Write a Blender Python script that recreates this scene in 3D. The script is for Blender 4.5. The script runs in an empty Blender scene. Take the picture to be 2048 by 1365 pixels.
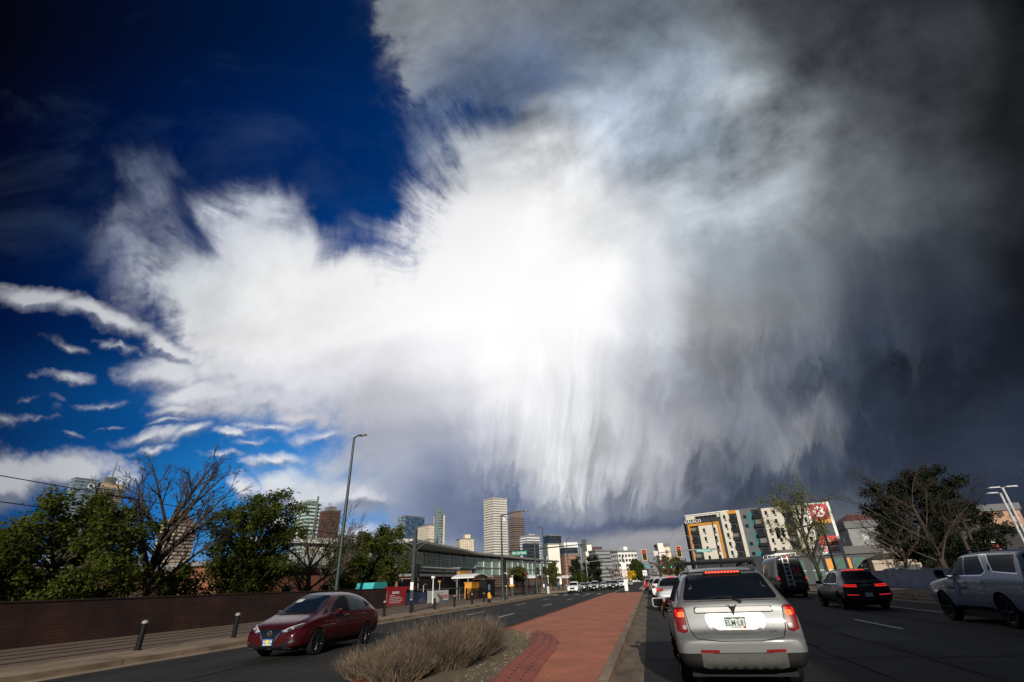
import bpy, bmesh, math, random
from mathutils import Vector, Matrix, Quaternion
from mathutils.bvhtree import BVHTree
from mathutils.geometry import tessellate_polygon

R = math.radians
scene = bpy.context.scene
COL = scene.collection

# ------------------------------------------------------------------ camera
cam_data = bpy.data.cameras.new("camera")
cam = bpy.data.objects.new("camera", cam_data)
COL.objects.link(cam)
cam_data.sensor_width = 36.0
cam_data.lens = 945.0 / 2048.0 * 36.0
cam_data.clip_start, cam_data.clip_end = 0.1, 20000.0
EYE = Vector((0.0, 0.0, 1.55))
PITCH, YAW, ROLL = R(27.2696), R(13.4149), R(2.31)
cam.location = EYE
cam.matrix_world = (Matrix.Translation(EYE) @ Matrix.Rotation(YAW, 4, 'Z')
                    @ Matrix.Rotation(math.pi / 2 + PITCH, 4, 'X') @ Matrix.Rotation(-ROLL, 4, 'Z'))
scene.camera = cam

# ------------------------------------------------------------------ exposure
vs = scene.view_settings
vs.view_transform, vs.look = 'Standard', 'None'
vs.exposure, vs.gamma, vs.use_curve_mapping = 0.0, 1.0, False
scene.render.engine = 'CYCLES'
scene.cycles.max_bounces = 8
scene.cycles.transparent_max_bounces = 12
scene.cycles.sample_clamp_indirect = 4.0
scene.cycles.use_denoising = True

# ------------------------------------------------------------------ sun
SUN_AZ, SUN_EL = R(166.0), R(20.0)      # azimuth from +Y clockwise: behind the viewer, over the right shoulder
sun_dir = Vector((math.sin(SUN_AZ) * math.cos(SUN_EL), math.cos(SUN_AZ) * math.cos(SUN_EL), math.sin(SUN_EL)))
sun_data = bpy.data.lights.new("sun", 'SUN')
sun_data.energy, sun_data.angle, sun_data.color = 4.3, R(0.5), (1.0, 0.93, 0.82)
sun = bpy.data.objects.new("sun", sun_data)
COL.objects.link(sun)
sun.location = sun_dir * 100
sun.rotation_euler = (-sun_dir).to_track_quat('-Z', 'Y').to_euler()


# ------------------------------------------------------------------ node maths
class N:
    """a socket (or a number) one can calculate with"""
    nt = None

    def __init__(self, s):
        self.s = s

    @staticmethod
    def node(kind, **kw):
        n = N.nt.nodes.new(kind)
        for k, v in kw.items():
            setattr(n, k, v)
        return n

    @staticmethod
    def put(sock, v):
        v = v.s if isinstance(v, N) else v
        if isinstance(v, bpy.types.NodeSocket):
            N.nt.links.new(v, sock)
        elif isinstance(v, (int, float)):
            sock.default_value = v
        else:
            v = tuple(v)
            if sock.type == 'RGBA' and len(v) == 3:
                v = v + (1.0,)
            sock.default_value = v

    @staticmethod
    def m(op, *a, clamp=False):
        n = N.node('ShaderNodeMath', operation=op, use_clamp=clamp)
        for i, v in enumerate(a):
            N.put(n.inputs[i], v)
        return N(n.outputs[0])

    def __add__(s, o): return N.m('ADD', s, o)
    def __radd__(s, o): return N.m('ADD', o, s)
    def __sub__(s, o): return N.m('SUBTRACT', s, o)
    def __rsub__(s, o): return N.m('SUBTRACT', o, s)
    def __mul__(s, o): return N.m('MULTIPLY', s, o)
    def __rmul__(s, o): return N.m('MULTIPLY', o, s)
    def __truediv__(s, o): return N.m('DIVIDE', s, o)


def nmix(f, a, b, mode='MIX'):
    n = N.node('ShaderNodeMix', data_type='RGBA', blend_type=mode)
    N.put(n.inputs[0], f); N.put(n.inputs[6], a); N.put(n.inputs[7], b)
    return N(n.outputs[2])


def nxyz(x, y, z=0.0):
    n = N.node('ShaderNodeCombineXYZ')
    for i, v in enumerate((x, y, z)):
        N.put(n.inputs[i], v)
    return N(n.outputs[0])


def nsep(v):
    n = N.node('ShaderNodeSeparateXYZ'); N.put(n.inputs[0], v)
    return [N(o) for o in n.outputs]


def nnoise(v, scale=1.0, detail=4.0, rough=0.5, dist=0.0, dims='3D', color=False):
    n = N.node('ShaderNodeTexNoise', noise_dimensions=dims)
    N.put(n.inputs['Vector'], v); N.put(n.inputs['Scale'], scale); N.put(n.inputs['Detail'], detail)
    N.put(n.inputs['Roughness'], rough); N.put(n.inputs['Distortion'], dist)
    return N(n.outputs[1 if color else 0])


def nsmooth(x, a, b, lo=0.0, hi=1.0):
    n = N.node('ShaderNodeMapRange', interpolation_type='SMOOTHSTEP')
    for i, v in enumerate((x, a, b, lo, hi)):
        N.put(n.inputs[i], v)
    return N(n.outputs[0])


def nramp(x, stops, interp='LINEAR'):
    n = N.node('ShaderNodeValToRGB')
    cr = n.color_ramp; cr.interpolation = interp
    while len(cr.elements) < len(stops):
        cr.elements.new(0.5)
    for e, (p, c) in zip(cr.elements, sorted(stops, key=lambda q: q[0])):
        e.position = p
        e.color = (c, c, c, 1) if isinstance(c, (int, float)) else (c[0], c[1], c[2], 1)
    N.put(n.inputs[0], x)
    return N(n.outputs[0])


def srgb(r, g, b):
    f = lambda c: (c / 255 / 12.92) if c / 255 <= 0.04045 else ((c / 255 + 0.055) / 1.055) ** 2.4
    return (f(r), f(g), f(b))

# ------------------------------------------------------------------ sky
# Clouds are a pattern over world directions: a direction is read on a level chart whose
# middle lies 27.3 degrees up and 13.4 degrees left of the road, one chart unit = the tangent.
world = bpy.data.worlds.new("World")
scene.world = world
world.use_nodes = True
N.nt = world.node_tree
N.nt.nodes.clear()
gen = N(N.node('ShaderNodeTexCoord').outputs['Generated'])


def ndot(v, c):
    n = N.node('ShaderNodeVectorMath', operation='DOT_PRODUCT')
    N.put(n.inputs[0], v); N.put(n.inputs[1], c)
    return N(n.outputs['Value'])


chart_f = Vector((-math.sin(YAW) * math.cos(PITCH), math.cos(YAW) * math.cos(PITCH), math.sin(PITCH)))
chart_r = Vector((math.cos(YAW), math.sin(YAW), 0))
chart_u = chart_r.cross(chart_f)
dw = ndot(gen, chart_f)
dwc = N.m('MAXIMUM', dw, 0.15)
cu, cv = ndot(gen, chart_r) / dwc, ndot(gen, chart_u) / dwc
elev = nsep(gen)[2]
front = nsmooth(dw, 0.25, 0.5)

# cloud flow: everything spreads out from the storm's core
KU, KV = (0.043, 0.128)
du, dv = cu - KU, cv - KV
rad = N.m('SQRT', du * du + dv * dv + 0.0004)
ang = N.m('ARCTAN2', dv, du)
P2 = nxyz(cu, cv)
billow = nnoise(P2, 2.6, 7.0, 0.56, 0.6, '2D', color=True)
bx, by, bz = nsep(billow)
fine = nnoise(nxyz(cu, cv, 3.0), 9.0, 8.0, 0.62, 0.15)
radial = nnoise(nxyz(ang * 7.0 + (bx - 0.5) * 2.6, N.m('LOGARITHM', rad, 2.718) * 1.6 + (by - .5) * 2.0), 1.0, 7.0, 0.6, 0.0, '2D')
# falling streaks, bent a little as they drop
sx = cu + (cv * cv) * 0.22 - cv * 0.05 + (bx - 0.5) * 0.12
streak = nnoise(nxyz(sx * 11.0, cv * 2.2 + (by - .5) * 1.6), 1.0, 8.0, 0.64, 0.5, '2D')
hair = nnoise(nxyz(sx * 24.0, cv * 3.0 + (bx - .5) * 3.0), 1.0, 5.0, 0.55, 0.5, '2D')


def chart(rows, u, v, interp='EASE'):
    """rows: [(v, [(u, colour) ...]) ...] from top down -> colour at (u, v)"""
    x = (u + 1.3) / 2.6
    out = None
    for i, (rv, stops) in enumerate(rows):
        c = nramp(x, [((p + 1.3) / 2.6, q) for p, q in stops], interp)
        out = c if out is None else nmix(nsmooth(v, rows[i - 1][0], rv), out, c)
    return out


BLUE = [(0.722, [(-1.054, (0.0012, 0.0018, 0.0044)), (-0.842, (0.0009, 0.003, 0.016)), (-0.525, (0.0, 0.008, 0.0423)), (-0.208, (0.0, 0.0144, 0.0762)), (0.109, (0.007, 0.0319, 0.1022))]), (0.404, [(-1.066, (0.0009, 0.0024, 0.016)), (-0.802, (0.0, 0.007, 0.0482)), (-0.432, (0.0, 0.0176, 0.107)), (-0.115, (0.0, 0.0296, 0.1441)), (0.097, (0.0212, 0.0612, 0.1559))]), (0.087, [(-1.079, (0.0006, 0.007, 0.0452)), (-0.815, (0.0, 0.0176, 0.0976)), (-0.445, (0.0, 0.0482, 0.2232)), (-0.233, (0.0, 0.0685, 0.305)), (0.084, (0.0452, 0.1022, 0.2232))]), (-0.124, [(-1.088, (0.0018, 0.0252, 0.107)), (-0.823, (0.0024, 0.0648, 0.2384)), (-0.453, (0.0091, 0.162, 0.5149)), (-0.136, (0.0802, 0.2232, 0.5149)), (0.287, (0.0802, 0.1274, 0.2232))]), (-0.336, [(-1.096, (0.0044, 0.0545, 0.1878)), (-0.832, (0.0091, 0.1384, 0.4342)), (-0.462, (0.0319, 0.2961, 0.7305)), (-0.25, (0.1559, 0.305, 0.5776)), (0.278, (0.0802, 0.1144, 0.1878)), (1.069, (0.013, 0.0176, 0.0343))]), (-0.515, [(-1.104, (0.013, 0.1022, 0.305)), (-0.469, (0.1274, 0.3763, 0.6795)), (-0.152, (0.1878, 0.2623, 0.3763)), (0.271, (0.1878, 0.2159, 0.2623)), (1.062, (0.0212, 0.0273, 0.0482))])]
BODY = [(0.722, [(-0.313, (0.1878, 0.2159, 0.2623)), (-0.155, (0.305, 0.3325, 0.3712)), (0.004, (0.1812, 0.2016, 0.2384)), (0.268, (0.1274, 0.159, 0.1981)), (0.48, (0.1022, 0.1144, 0.1301)), (0.691, (0.0343, 0.0395, 0.0467)), (0.902, (0.0222, 0.0252, 0.0296)), (1.112, (0.0044, 0.0052, 0.0056))]), (0.542, [(-0.236, (0.402, 0.4342, 0.4793)), (-0.109, (0.1022, 0.1384, 0.2159)), (0.049, (0.0976, 0.1384, 0.2307)), (0.208, (0.1981, 0.2423, 0.3005)), (0.367, (0.2705, 0.3278, 0.3968)), (0.525, (0.159, 0.1845, 0.2016)), (0.684, (0.0762, 0.0844, 0.0976)), (0.948, (0.0409, 0.0467, 0.0545)), (1.105, (0.0091, 0.0103, 0.0116))]), (0.473, [(-0.218, (0.2232, 0.2623, 0.3419)), (-0.133, (0.117, 0.162, 0.2705)), (-0.006, (0.1384, 0.1878, 0.2961)), (0.078, (0.305, 0.3419, 0.402)), (0.205, (0.4072, 0.4851, 0.5841)), (0.343, (0.2789, 0.3372, 0.4072)), (0.47, (0.3564, 0.402, 0.4397)), (0.628, (0.1529, 0.1779, 0.1946)), (0.787, (0.0742, 0.0844, 0.0976)), (0.945, (0.0437, 0.0497, 0.0578)), (1.102, (0.0103, 0.0116, 0.013))]), (0.404, [(-0.168, (0.1714, 0.2232, 0.3325)), (-0.051, (0.5271, 0.5647, 0.6105)), (0.097, (0.6939, 0.7084, 0.7379)), (0.255, (0.4125, 0.4851, 0.5841)), (0.393, (0.2789, 0.3467, 0.4179)), (0.572, (0.314, 0.3467, 0.3813)), (0.731, (0.107, 0.1195, 0.1356)), (0.943, (0.0497, 0.0578, 0.0666)), (1.099, (0.0137, 0.0152, 0.0176))]), (0.267, [(-0.808, (0.2423, 0.2789, 0.3613)), (-0.543, (0.6376, 0.6724, 0.7379)), (-0.12, (0.8714, 0.8714, 0.8879)), (0.091, (0.9131, 0.9131, 0.9131)), (0.25, (0.6867, 0.7084, 0.7379)), (0.408, (0.4287, 0.4793, 0.5271)), (0.567, (0.3712, 0.4179, 0.4621)), (0.726, (0.159, 0.1845, 0.2051)), (0.937, (0.0648, 0.0742, 0.0887)), (1.093, (0.0176, 0.0203, 0.0252))]), (0.13, [(-0.866, (0.15, 0.1779, 0.2789)), (-0.707, (0.624, 0.6584, 0.6867)), (-0.443, (0.8879, 0.8879, 0.8879)), (0.191, (1.0, 1.0, 1.0)), (0.297, (0.7157, 0.7305, 0.7758)), (0.424, (0.3005, 0.3419, 0.3864)), (0.614, (0.1981, 0.227, 0.2582)), (0.773, (0.0685, 0.0844, 0.1095)), (0.931, (0.0356, 0.0437, 0.0595)), (1.088, (0.0086, 0.0103, 0.013))]), (0.045, [(-0.817, (0.5395, 0.5647, 0.6105)), (-0.658, (0.7529, 0.7529, 0.7682)), (-0.394, (0.855, 0.855, 0.8632)), (-0.129, (1.0, 1.0, 1.0)), (0.177, (0.9911, 0.9911, 1.0)), (0.294, (0.6172, 0.6445, 0.6939)), (0.426, (0.2747, 0.2831, 0.3005)), (0.611, (0.1714, 0.1878, 0.2159)), (0.769, (0.0545, 0.0666, 0.0953)), (0.928, (0.0273, 0.0356, 0.0529)), (1.085, (0.008, 0.0097, 0.0137))]), (-0.034, [(-0.82, (0.4564, 0.491, 0.552)), (-0.661, (0.6584, 0.6724, 0.7157)), (-0.45, (0.6724, 0.6724, 0.7231)), (-0.281, (0.7454, 0.7454, 0.7913)), (-0.132, (0.9047, 0.9047, 0.9301)), (-0.027, (0.9911, 0.9911, 0.9911)), (0.142, (0.9216, 0.9216, 0.9387)), (0.29, (0.4793, 0.5029, 0.5583)), (0.428, (0.2051, 0.2195, 0.2502)), (0.608, (0.1301, 0.15, 0.1912)), (0.766, (0.0409, 0.0529, 0.0844)), (0.925, (0.0222, 0.0296, 0.0513)), (1.081, (0.0086, 0.011, 0.0176))]), (-0.124, [(-0.876, (0.3763, 0.4125, 0.4851)), (-0.665, (0.5647, 0.5841, 0.6308)), (-0.4, (0.5149, 0.5271, 0.5906)), (-0.221, (0.552, 0.5583, 0.6172)), (-0.104, (0.6584, 0.6654, 0.7157)), (-0.03, (0.9047, 0.9047, 0.9216)), (0.181, (0.7157, 0.7305, 0.7605)), (0.34, (0.305, 0.3231, 0.3763)), (0.498, (0.1714, 0.1878, 0.227)), (0.657, (0.0595, 0.0762, 0.1144)), (0.794, (0.0168, 0.0232, 0.0382)), (1.078, (0.0103, 0.0137, 0.0222))]), (-0.198, [(-0.826, (0.4564, 0.4851, 0.5457)), (-0.509, (0.6105, 0.6445, 0.7157)), (-0.287, (0.3916, 0.4072, 0.491)), (-0.139, (0.3515, 0.3712, 0.4564)), (-0.065, (0.5776, 0.5972, 0.6584)), (0.051, (0.7605, 0.7682, 0.7913)), (0.284, (0.4793, 0.491, 0.5395)), (0.39, (0.314, 0.3278, 0.3564)), (0.485, (0.162, 0.1812, 0.2195)), (0.622, (0.1878, 0.2016, 0.2384)), (0.728, (0.0307, 0.0423, 0.0704)), (0.865, (0.0185, 0.0252, 0.0423)), (1.075, (0.0212, 0.0296, 0.0513))]), (-0.256, [(-0.829, (0.402, 0.4564, 0.5457)), (-0.459, (0.5457, 0.6105, 0.7011)), (-0.289, (0.3613, 0.3968, 0.491)), (-0.141, (0.2232, 0.2623, 0.3712)), (-0.057, (0.3813, 0.4072, 0.4793)), (0.049, (0.6584, 0.6654, 0.6939)), (0.229, (0.5271, 0.5395, 0.5776)), (0.366, (0.305, 0.3185, 0.3663)), (0.472, (0.1095, 0.1301, 0.1746)), (0.599, (0.2051, 0.2195, 0.2502)), (0.704, (0.0284, 0.0395, 0.0666)), (0.863, (0.0222, 0.0307, 0.0529)), (1.072, (0.0242, 0.0331, 0.0578))]), (-0.309, [(-0.831, (0.402, 0.4564, 0.5457)), (-0.461, (0.4851, 0.5457, 0.6445)), (-0.292, (0.305, 0.3515, 0.4678)), (-0.144, (0.162, 0.2016, 0.314)), (-0.038, (0.2542, 0.2874, 0.3813)), (0.089, (0.4793, 0.4969, 0.5333)), (0.258, (0.3813, 0.3968, 0.4452)), (0.375, (0.1746, 0.1912, 0.2502)), (0.491, (0.0578, 0.0762, 0.117)), (0.639, (0.063, 0.0823, 0.1221)), (0.713, (0.0331, 0.0467, 0.0762)), (0.861, (0.0273, 0.0382, 0.0648)), (1.07, (0.0296, 0.0409, 0.0685))]), (-0.352, [(-0.833, (0.402, 0.4564, 0.5457)), (-0.462, (0.402, 0.4564, 0.5776)), (-0.293, (0.2705, 0.3231, 0.4564)), (-0.145, (0.15, 0.1878, 0.2961)), (-0.029, (0.1746, 0.2122, 0.314)), (0.108, (0.2542, 0.2789, 0.3419)), (0.267, (0.1946, 0.2195, 0.2874)), (0.383, (0.1022, 0.1221, 0.1651)), (0.489, (0.0513, 0.0666, 0.1022)), (0.637, (0.0482, 0.063, 0.0976)), (0.859, (0.0242, 0.0331, 0.0561)), (1.069, (0.0232, 0.0319, 0.0545))]), (-0.389, [(-0.834, (0.402, 0.4564, 0.5457)), (-0.411, (0.305, 0.3763, 0.5149)), (-0.2, (0.1878, 0.2307, 0.3419)), (-0.041, (0.1221, 0.162, 0.2705)), (0.17, (0.107, 0.1329, 0.2086)), (0.329, (0.0887, 0.1119, 0.1779)), (0.488, (0.063, 0.0782, 0.1095)), (0.699, (0.0802, 0.0976, 0.1301)), (0.858, (0.0296, 0.0395, 0.0612)), (1.067, (0.0232, 0.0307, 0.0482))]), (-0.426, [(-0.465, (0.5776, 0.6105, 0.6795)), (-0.254, (0.402, 0.4342, 0.5149)), (-0.043, (0.162, 0.1946, 0.2705)), (0.116, (0.2623, 0.2705, 0.2961)), (0.328, (0.3515, 0.3515, 0.3712)), (0.486, (0.162, 0.1779, 0.2051)), (0.698, (0.1248, 0.1413, 0.1714)), (1.066, (0.0284, 0.0369, 0.0513))]), (-0.494, [(-0.468, (0.7157, 0.7305, 0.7605)), (-0.151, (0.402, 0.4125, 0.4564)), (0.166, (0.2874, 0.305, 0.3325)), (0.325, (0.305, 0.3231, 0.3515)), (0.695, (0.1683, 0.1812, 0.1946)), (1.063, (0.0437, 0.0513, 0.063))])]
MASK = [(0.722, [(-0.377, 0), (-0.271, 0.1), (-0.208, 1), (1.112, 1)]), (0.563, [(-0.32, 0), (-0.225, 0.2), (-0.151, 0.95), (-0.045, 0.9), (0.05, 1), (1.105, 1)]), (0.468, [(-0.26, 0), (-0.155, 0.3), (-0.049, 0.6), (0.046, 0.75), (0.152, 1), (1.102, 1)]), (0.373, [(-0.909, 0), (-0.814, 0.3), (-0.75, 0.42), (-0.666, 0.25), (-0.624, 0), (-0.222, 0.0), (-0.137, 0.4), (-0.021, 1), (1.098, 1)]), (0.278, [(-0.987, 0), (-0.913, 0.2), (-0.828, 0.4), (-0.723, 0.42), (-0.649, 0.12), (-0.596, 0.35), (-0.522, 0.75), (-0.448, 0.5), (-0.384, 0), (-0.247, 0.08), (-0.162, 0.5), (-0.056, 1), (1.094, 1)]), (0.193, [(-0.969, 0), (-0.863, 0.28), (-0.779, 0.5), (-0.705, 0.75), (-0.652, 0.7), (-0.546, 1), (-0.441, 1), (-0.367, 0.4), (-0.314, 0.2), (-0.24, 0.4), (-0.123, 1), (1.091, 1)]), (0.119, [(-0.919, 0), (-0.803, 0.35), (-0.697, 1), (1.088, 1)]), (0.045, [(-0.869, 0), (-0.753, 0.3), (-0.637, 1), (1.085, 1)]), (-0.019, [(-0.84, 0), (-0.713, 0.35), (-0.576, 0.75), (-0.428, 1), (1.082, 1)]), (-0.103, [(-0.801, 0), (-0.664, 0.4), (-0.537, 0.6), (-0.41, 0.75), (-0.283, 1), (1.079, 1)]), (-0.188, [(-0.667, 0), (-0.435, 0.15), (-0.329, 0.8), (-0.244, 1), (1.075, 1)]), (-0.272, [(-0.628, 0.0), (-0.502, 0.35), (-0.354, 0.55), (-0.206, 1), (1.072, 1)]), (-0.346, [(-0.505, 0), (-0.293, 0.35), (-0.198, 0.9), (-0.039, 1), (1.069, 1)]), (-0.494, [(-0.468, 0.3), (-0.204, 0.6), (-0.098, 1), (1.063, 1)])]
PUFFS = [(-1.027, 0.123, 0.151, 0.037, -0.14, 1), (-0.88, 0.075, 0.198, 0.037, -0.297, 1.0), (-0.734, 0.022, 0.163, 0.027, -0.384, 0.9), (-0.588, -0.037, 0.14, 0.061, -0.262, 0.9), (-0.736, -0.031, 0.151, 0.058, -0.14, 0.95), (-0.633, -0.088, 0.198, 0.063, 0.07, 1.0), (-0.687, -0.118, 0.128, 0.029, 0.052, 0.9), (-0.485, -0.105, 0.128, 0.034, 0.035, 0.98), (-0.444, -0.136, 0.07, 0.022, 0.0, 0.9), (-0.932, -0.163, 0.07, 0.017, 0.0, 0.8), (-0.774, -0.173, 0.128, 0.027, 0.14, 0.9), (-0.668, -0.167, 0.07, 0.024, 0.175, 0.8), (-0.775, -0.201, 0.081, 0.017, 0.07, 0.75), (-0.583, -0.167, 0.047, 0.012, 0.0, 0.84), (-1.026, -0.12, 0.093, 0.037, 0.0, 0.7), (-1.024, -0.083, 0.07, 0.017, 0.0, 0.56), (-0.967, 0.02, 0.081, 0.019, -0.209, 0.7), (-0.85, 0.026, 0.093, 0.017, -0.244, 0.7), (-0.959, -0.043, 0.07, 0.015, 0.0, 0.7), (-0.876, -0.089, 0.081, 0.015, 0.07, 0.63), (-0.994, -0.127, 0.07, 0.019, 0.0, 0.77), (-0.847, -0.143, 0.07, 0.012, 0.035, 0.7), (-0.72, -0.143, 0.081, 0.012, 0.07, 0.7), (-0.541, -0.187, 0.07, 0.015, 0.0, 0.7), (-0.616, -0.205, 0.081, 0.017, 0.0, 0.7), (-0.5, -0.221, 0.105, 0.019, 0.0, 0.77), (-0.403, -0.182, 0.081, 0.019, 0.0, 0.84), (-0.923, -0.198, 0.07, 0.012, 0.0, 0.63), (-0.498, -0.157, 0.081, 0.015, 0.0, 0.77), (-0.946, -0.24, 0.175, 0.073, 0.0, 1.5), (-1.073, -0.251, 0.151, 0.085, 0.0, 1.4), (-0.841, -0.26, 0.093, 0.041, 0.0, 1.1), (-0.577, -0.281, 0.058, 0.037, -0.349, 1.0), (-0.492, -0.287, 0.093, 0.056, 0.349, 1.3), (-0.419, -0.307, 0.14, 0.056, 0.0, 1.4), (-0.313, -0.308, 0.151, 0.049, 0.0, 1.2), (-0.218, -0.312, 0.093, 0.029, 0.0, 0.8), (-0.506, -0.358, 0.047, 0.037, 0.0, 0.84), (-0.338, -0.386, 0.105, 0.037, 0.0, 0.8)]
FALL = [(0.087, [(0.137, 0), (0.401, 0.15), (1.086, 0.1)]), (-0.071, [(-0.155, 0), (-0.028, 0.2), (0.289, 0.5), (0.606, 0.8), (0.87, 0.5), (1.08, 0.2)]), (-0.188, [(-0.139, 0), (-0.054, 0.5), (0.179, 1), (0.601, 1), (0.813, 0.5), (1.075, 0.2)]), (-0.32, [(-0.144, 0.05), (-0.038, 0.8), (0.173, 1), (0.385, 1), (0.649, 0.8), (0.755, 0.2), (1.07, 0.1)]), (-0.389, [(-0.147, 0), (0.012, 0.4), (0.276, 0.4), (0.488, 0.15), (1.067, 0)]), (-0.431, [(-0.064, 0), (0.274, 0)])]
fall = nsep(chart(FALL, cu + (bx - .5) * .3, cv))[0]
hang = (streak - .5) * 0.75 + (hair - .5) * 0.22
wu = cu + (bx - .5) * 0.26 + (fine - .5) * 0.07 + (radial - .5) * 0.05
wv = cv + (by - .5) * 0.20 + (fine - .5) * 0.07 + (hair - .5) * 0.02 + (streak - .5) * 0.06
swu, swv = cu + (bx - .5) * 0.20 + (fine - .5) * 0.03, cv + (by - .5) * 0.16 + (fine - .5) * 0.03 + hang * fall * 0.34
veil = nsmooth(nnoise(nxyz(cu * .8 + cv * .5, cv * 1.6 - cu * .3, 9.0), 2.6, 8.0, .62, .6), .48, .80)
blue = nmix(veil * 0.10, chart(BLUE, cu, cv, 'LINEAR'), srgb(112, 140, 172))
body = chart(BODY, swu, swv)
mask = nsep(chart(MASK, wu, wv))[0]


def blob(u, v, ru, rv, rot, uu, vv):
    n = N.node('ShaderNodeMapping', vector_type='TEXTURE')
    N.put(n.inputs[0], nxyz(uu, vv)); N.put(n.inputs[1], (u, v, 0)); N.put(n.inputs[2], (0, 0, rot)); N.put(n.inputs[3], (ru, rv, 1))
    g = N.node('ShaderNodeTexGradient', gradient_type='SPHERICAL'); N.put(g.inputs[0], N(n.outputs[0]))
    return N(g.outputs['Fac'])


# the great cloud
feather = 1.0 + ((radial - 0.5) * 2.2 + (fine - 0.5) * 2.4 + (hair - .5) * .5) * nsmooth(mask, 1.0, 0.45)
alpha = nsmooth(mask * N.m('MAXIMUM', feather, 0.0), 0.02, 0.98)
lump = nnoise(nxyz(cu * 0.8 + cv * 0.6, cv * 1.25 - cu * 0.75, 1.7), 3.4, 10.0, 0.57, 0.25)
ragged = (lump - .5) * 4.2 + (fine - .5) * 1.3
rag = nsep(chart([(0.722, [(-0.313, 0.35), (0.109, 0.5), (0.532, 0.75), (1.112, 0.7)]), (0.457, [(-0.324, 0.5), (-0.007, 0.7), (0.31, 0.95), (0.733, 0.75), (1.101, 0.55)]), (0.246, [(-0.756, 0.35), (-0.333, 0.15), (-0.121, 0.0), (0.196, 0.25), (0.46, 0.65), (0.725, 0.45), (1.093, 0.3)]), (0.087, [(-0.762, 0.3), (-0.339, 0.1), (-0.128, 0.0), (0.242, 0.0), (0.507, 0.15), (1.086, 0.3)]), (-0.124, [(-0.771, 0.3), (-0.348, 0.2), (-0.136, 0.08), (0.181, 0.05), (0.498, 0.3), (1.078, 0.4)]), (-0.336, [(-0.779, 0.2), (-0.25, 0.2), (0.173, 0.3), (1.069, 0.3)])], cu, cv))[0]
tex = N.m('MAXIMUM', 1.0 + ragged * rag + (hang * 1.3) * fall, 0.3)
bodyc = nmix(1.0, body, nxyz(tex, tex, tex), 'MULTIPLY')
# pale wisps of ice and rain slanting down to the right across the dark of the storm
slx = cu + cv * 0.42 + cv * cv * 0.30 + (bx - .5) * 0.12
w1 = nnoise(nxyz(slx * 9.0, cv * 2.0 + (by - .5) * .8, 2.0), 1.0, 8.0, 0.62, 0.0)
w2 = nnoise(nxyz(slx * 30.0, cv * 4.5 + (by - .5) * .8, 5.0), 1.0, 5.0, 0.58, 0.0)
wl = nsep(chart([(0.214, [(0.195, 0), (1.091, 0)]), (0.087, [(0.242, 0), (0.454, 0.2), (0.718, 0.12), (0.824, 0.0), (1.086, 0.0)]), (-0.071, [(0.236, 0.1), (0.395, 0.6), (0.627, 0.8), (0.754, 0.25), (0.87, 0.0), (1.08, 0.0)]), (-0.209, [(0.178, 0.1), (0.336, 0.6), (0.601, 1.0), (0.727, 0.4), (0.865, 0.05), (1.074, 0.0)]), (-0.293, [(0.069, 0.1), (0.28, 0.4), (0.597, 0.6), (0.703, 0.3), (0.862, 0.0), (1.071, 0.0)]), (-0.367, [(0.171, 0), (1.068, 0)])], cu + (bx - .5) * .2, cv + (by - .5) * .16))[0]
wisps = N.m('MULTIPLY', nsmooth((w1 - .5) * 1.0 + (w2 - .5) * .55, -.03, .34), wl)
bodyc = nmix(wisps * 0.38, bodyc, srgb(190, 192, 196))
# small fair-weather puffs low on the left
pu, pv = cu + (bx - .5) * 0.16 + (fine - .5) * 0.05, cv + (by - .5) * 0.10 + (fine - .5) * 0.05
puff = None
lift = None
for b in PUFFS:
    g = N.m('MULTIPLY', blob(*b[:5], pu, pv), b[5])
    h = N.m('MULTIPLY', blob(b[0], b[1] - b[3] * 0.35, *b[2:5], pu, pv), b[5])
    puff = g if puff is None else N.m('MAXIMUM', puff, g)
    lift = h if lift is None else N.m('MAXIMUM', lift, h)
pn = nnoise(nxyz(cu, cv * 1.5, 7.0), 8.0, 10.0, 0.62, 0.25)
pa = nsmooth(puff * 1.2 + (pn - .5) * 1.7 + (bz - .5) * 1.3 + (fine - .5) * .5, 0.16, 1.1) * nsmooth(puff, 0.0, 0.12)
pl = nsmooth(puff - lift + (pn - .5) * 0.8, -0.28, 0.22)
puffc = nmix(pl, srgb(136, 142, 160), srgb(232, 234, 238))
dim = nsmooth(cu, -1.15, -0.5, 0.5, 0.06)
puffc = nmix(dim, puffc, srgb(60, 68, 88))
pa = pa * 0.97

sky_tex = N.node('ShaderNodeTexSky', sky_type='NISHITA', sun_disc=False, sun_elevation=SUN_EL, sun_rotation=SUN_AZ,
                 altitude=1600.0, air_density=1.0, dust_density=0.6, ozone_density=2.0)
behind = nmix(1.0, N(sky_tex.outputs[0]), (0.028, 0.03, 0.036), 'MULTIPLY')
bcl = nsmooth(nnoise(gen, 2.2, 6.0, 0.6), 0.52, 0.7)
behind = nmix(bcl * 0.5, behind, (0.22, 0.22, 0.24))
col = nmix(pa, blue, puffc)
col = nmix(alpha, col, bodyc)
# a last row of low cloud towards the horizon keeps the seam soft
col = nmix(front, behind, col)
bg = N.node('ShaderNodeBackground')
N.put(bg.inputs[0], col); N.put(bg.inputs[1], 1.0)
out = N.node('ShaderNodeOutputWorld')
N.nt.links.new(bg.outputs[0], out.inputs[0])
world.cycles.sampling_method = 'MANUAL'
world.cycles.sample_map_resolution = 1024
# ------------------------------------------------------------------ helpers
rnd = random.Random(11)


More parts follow.
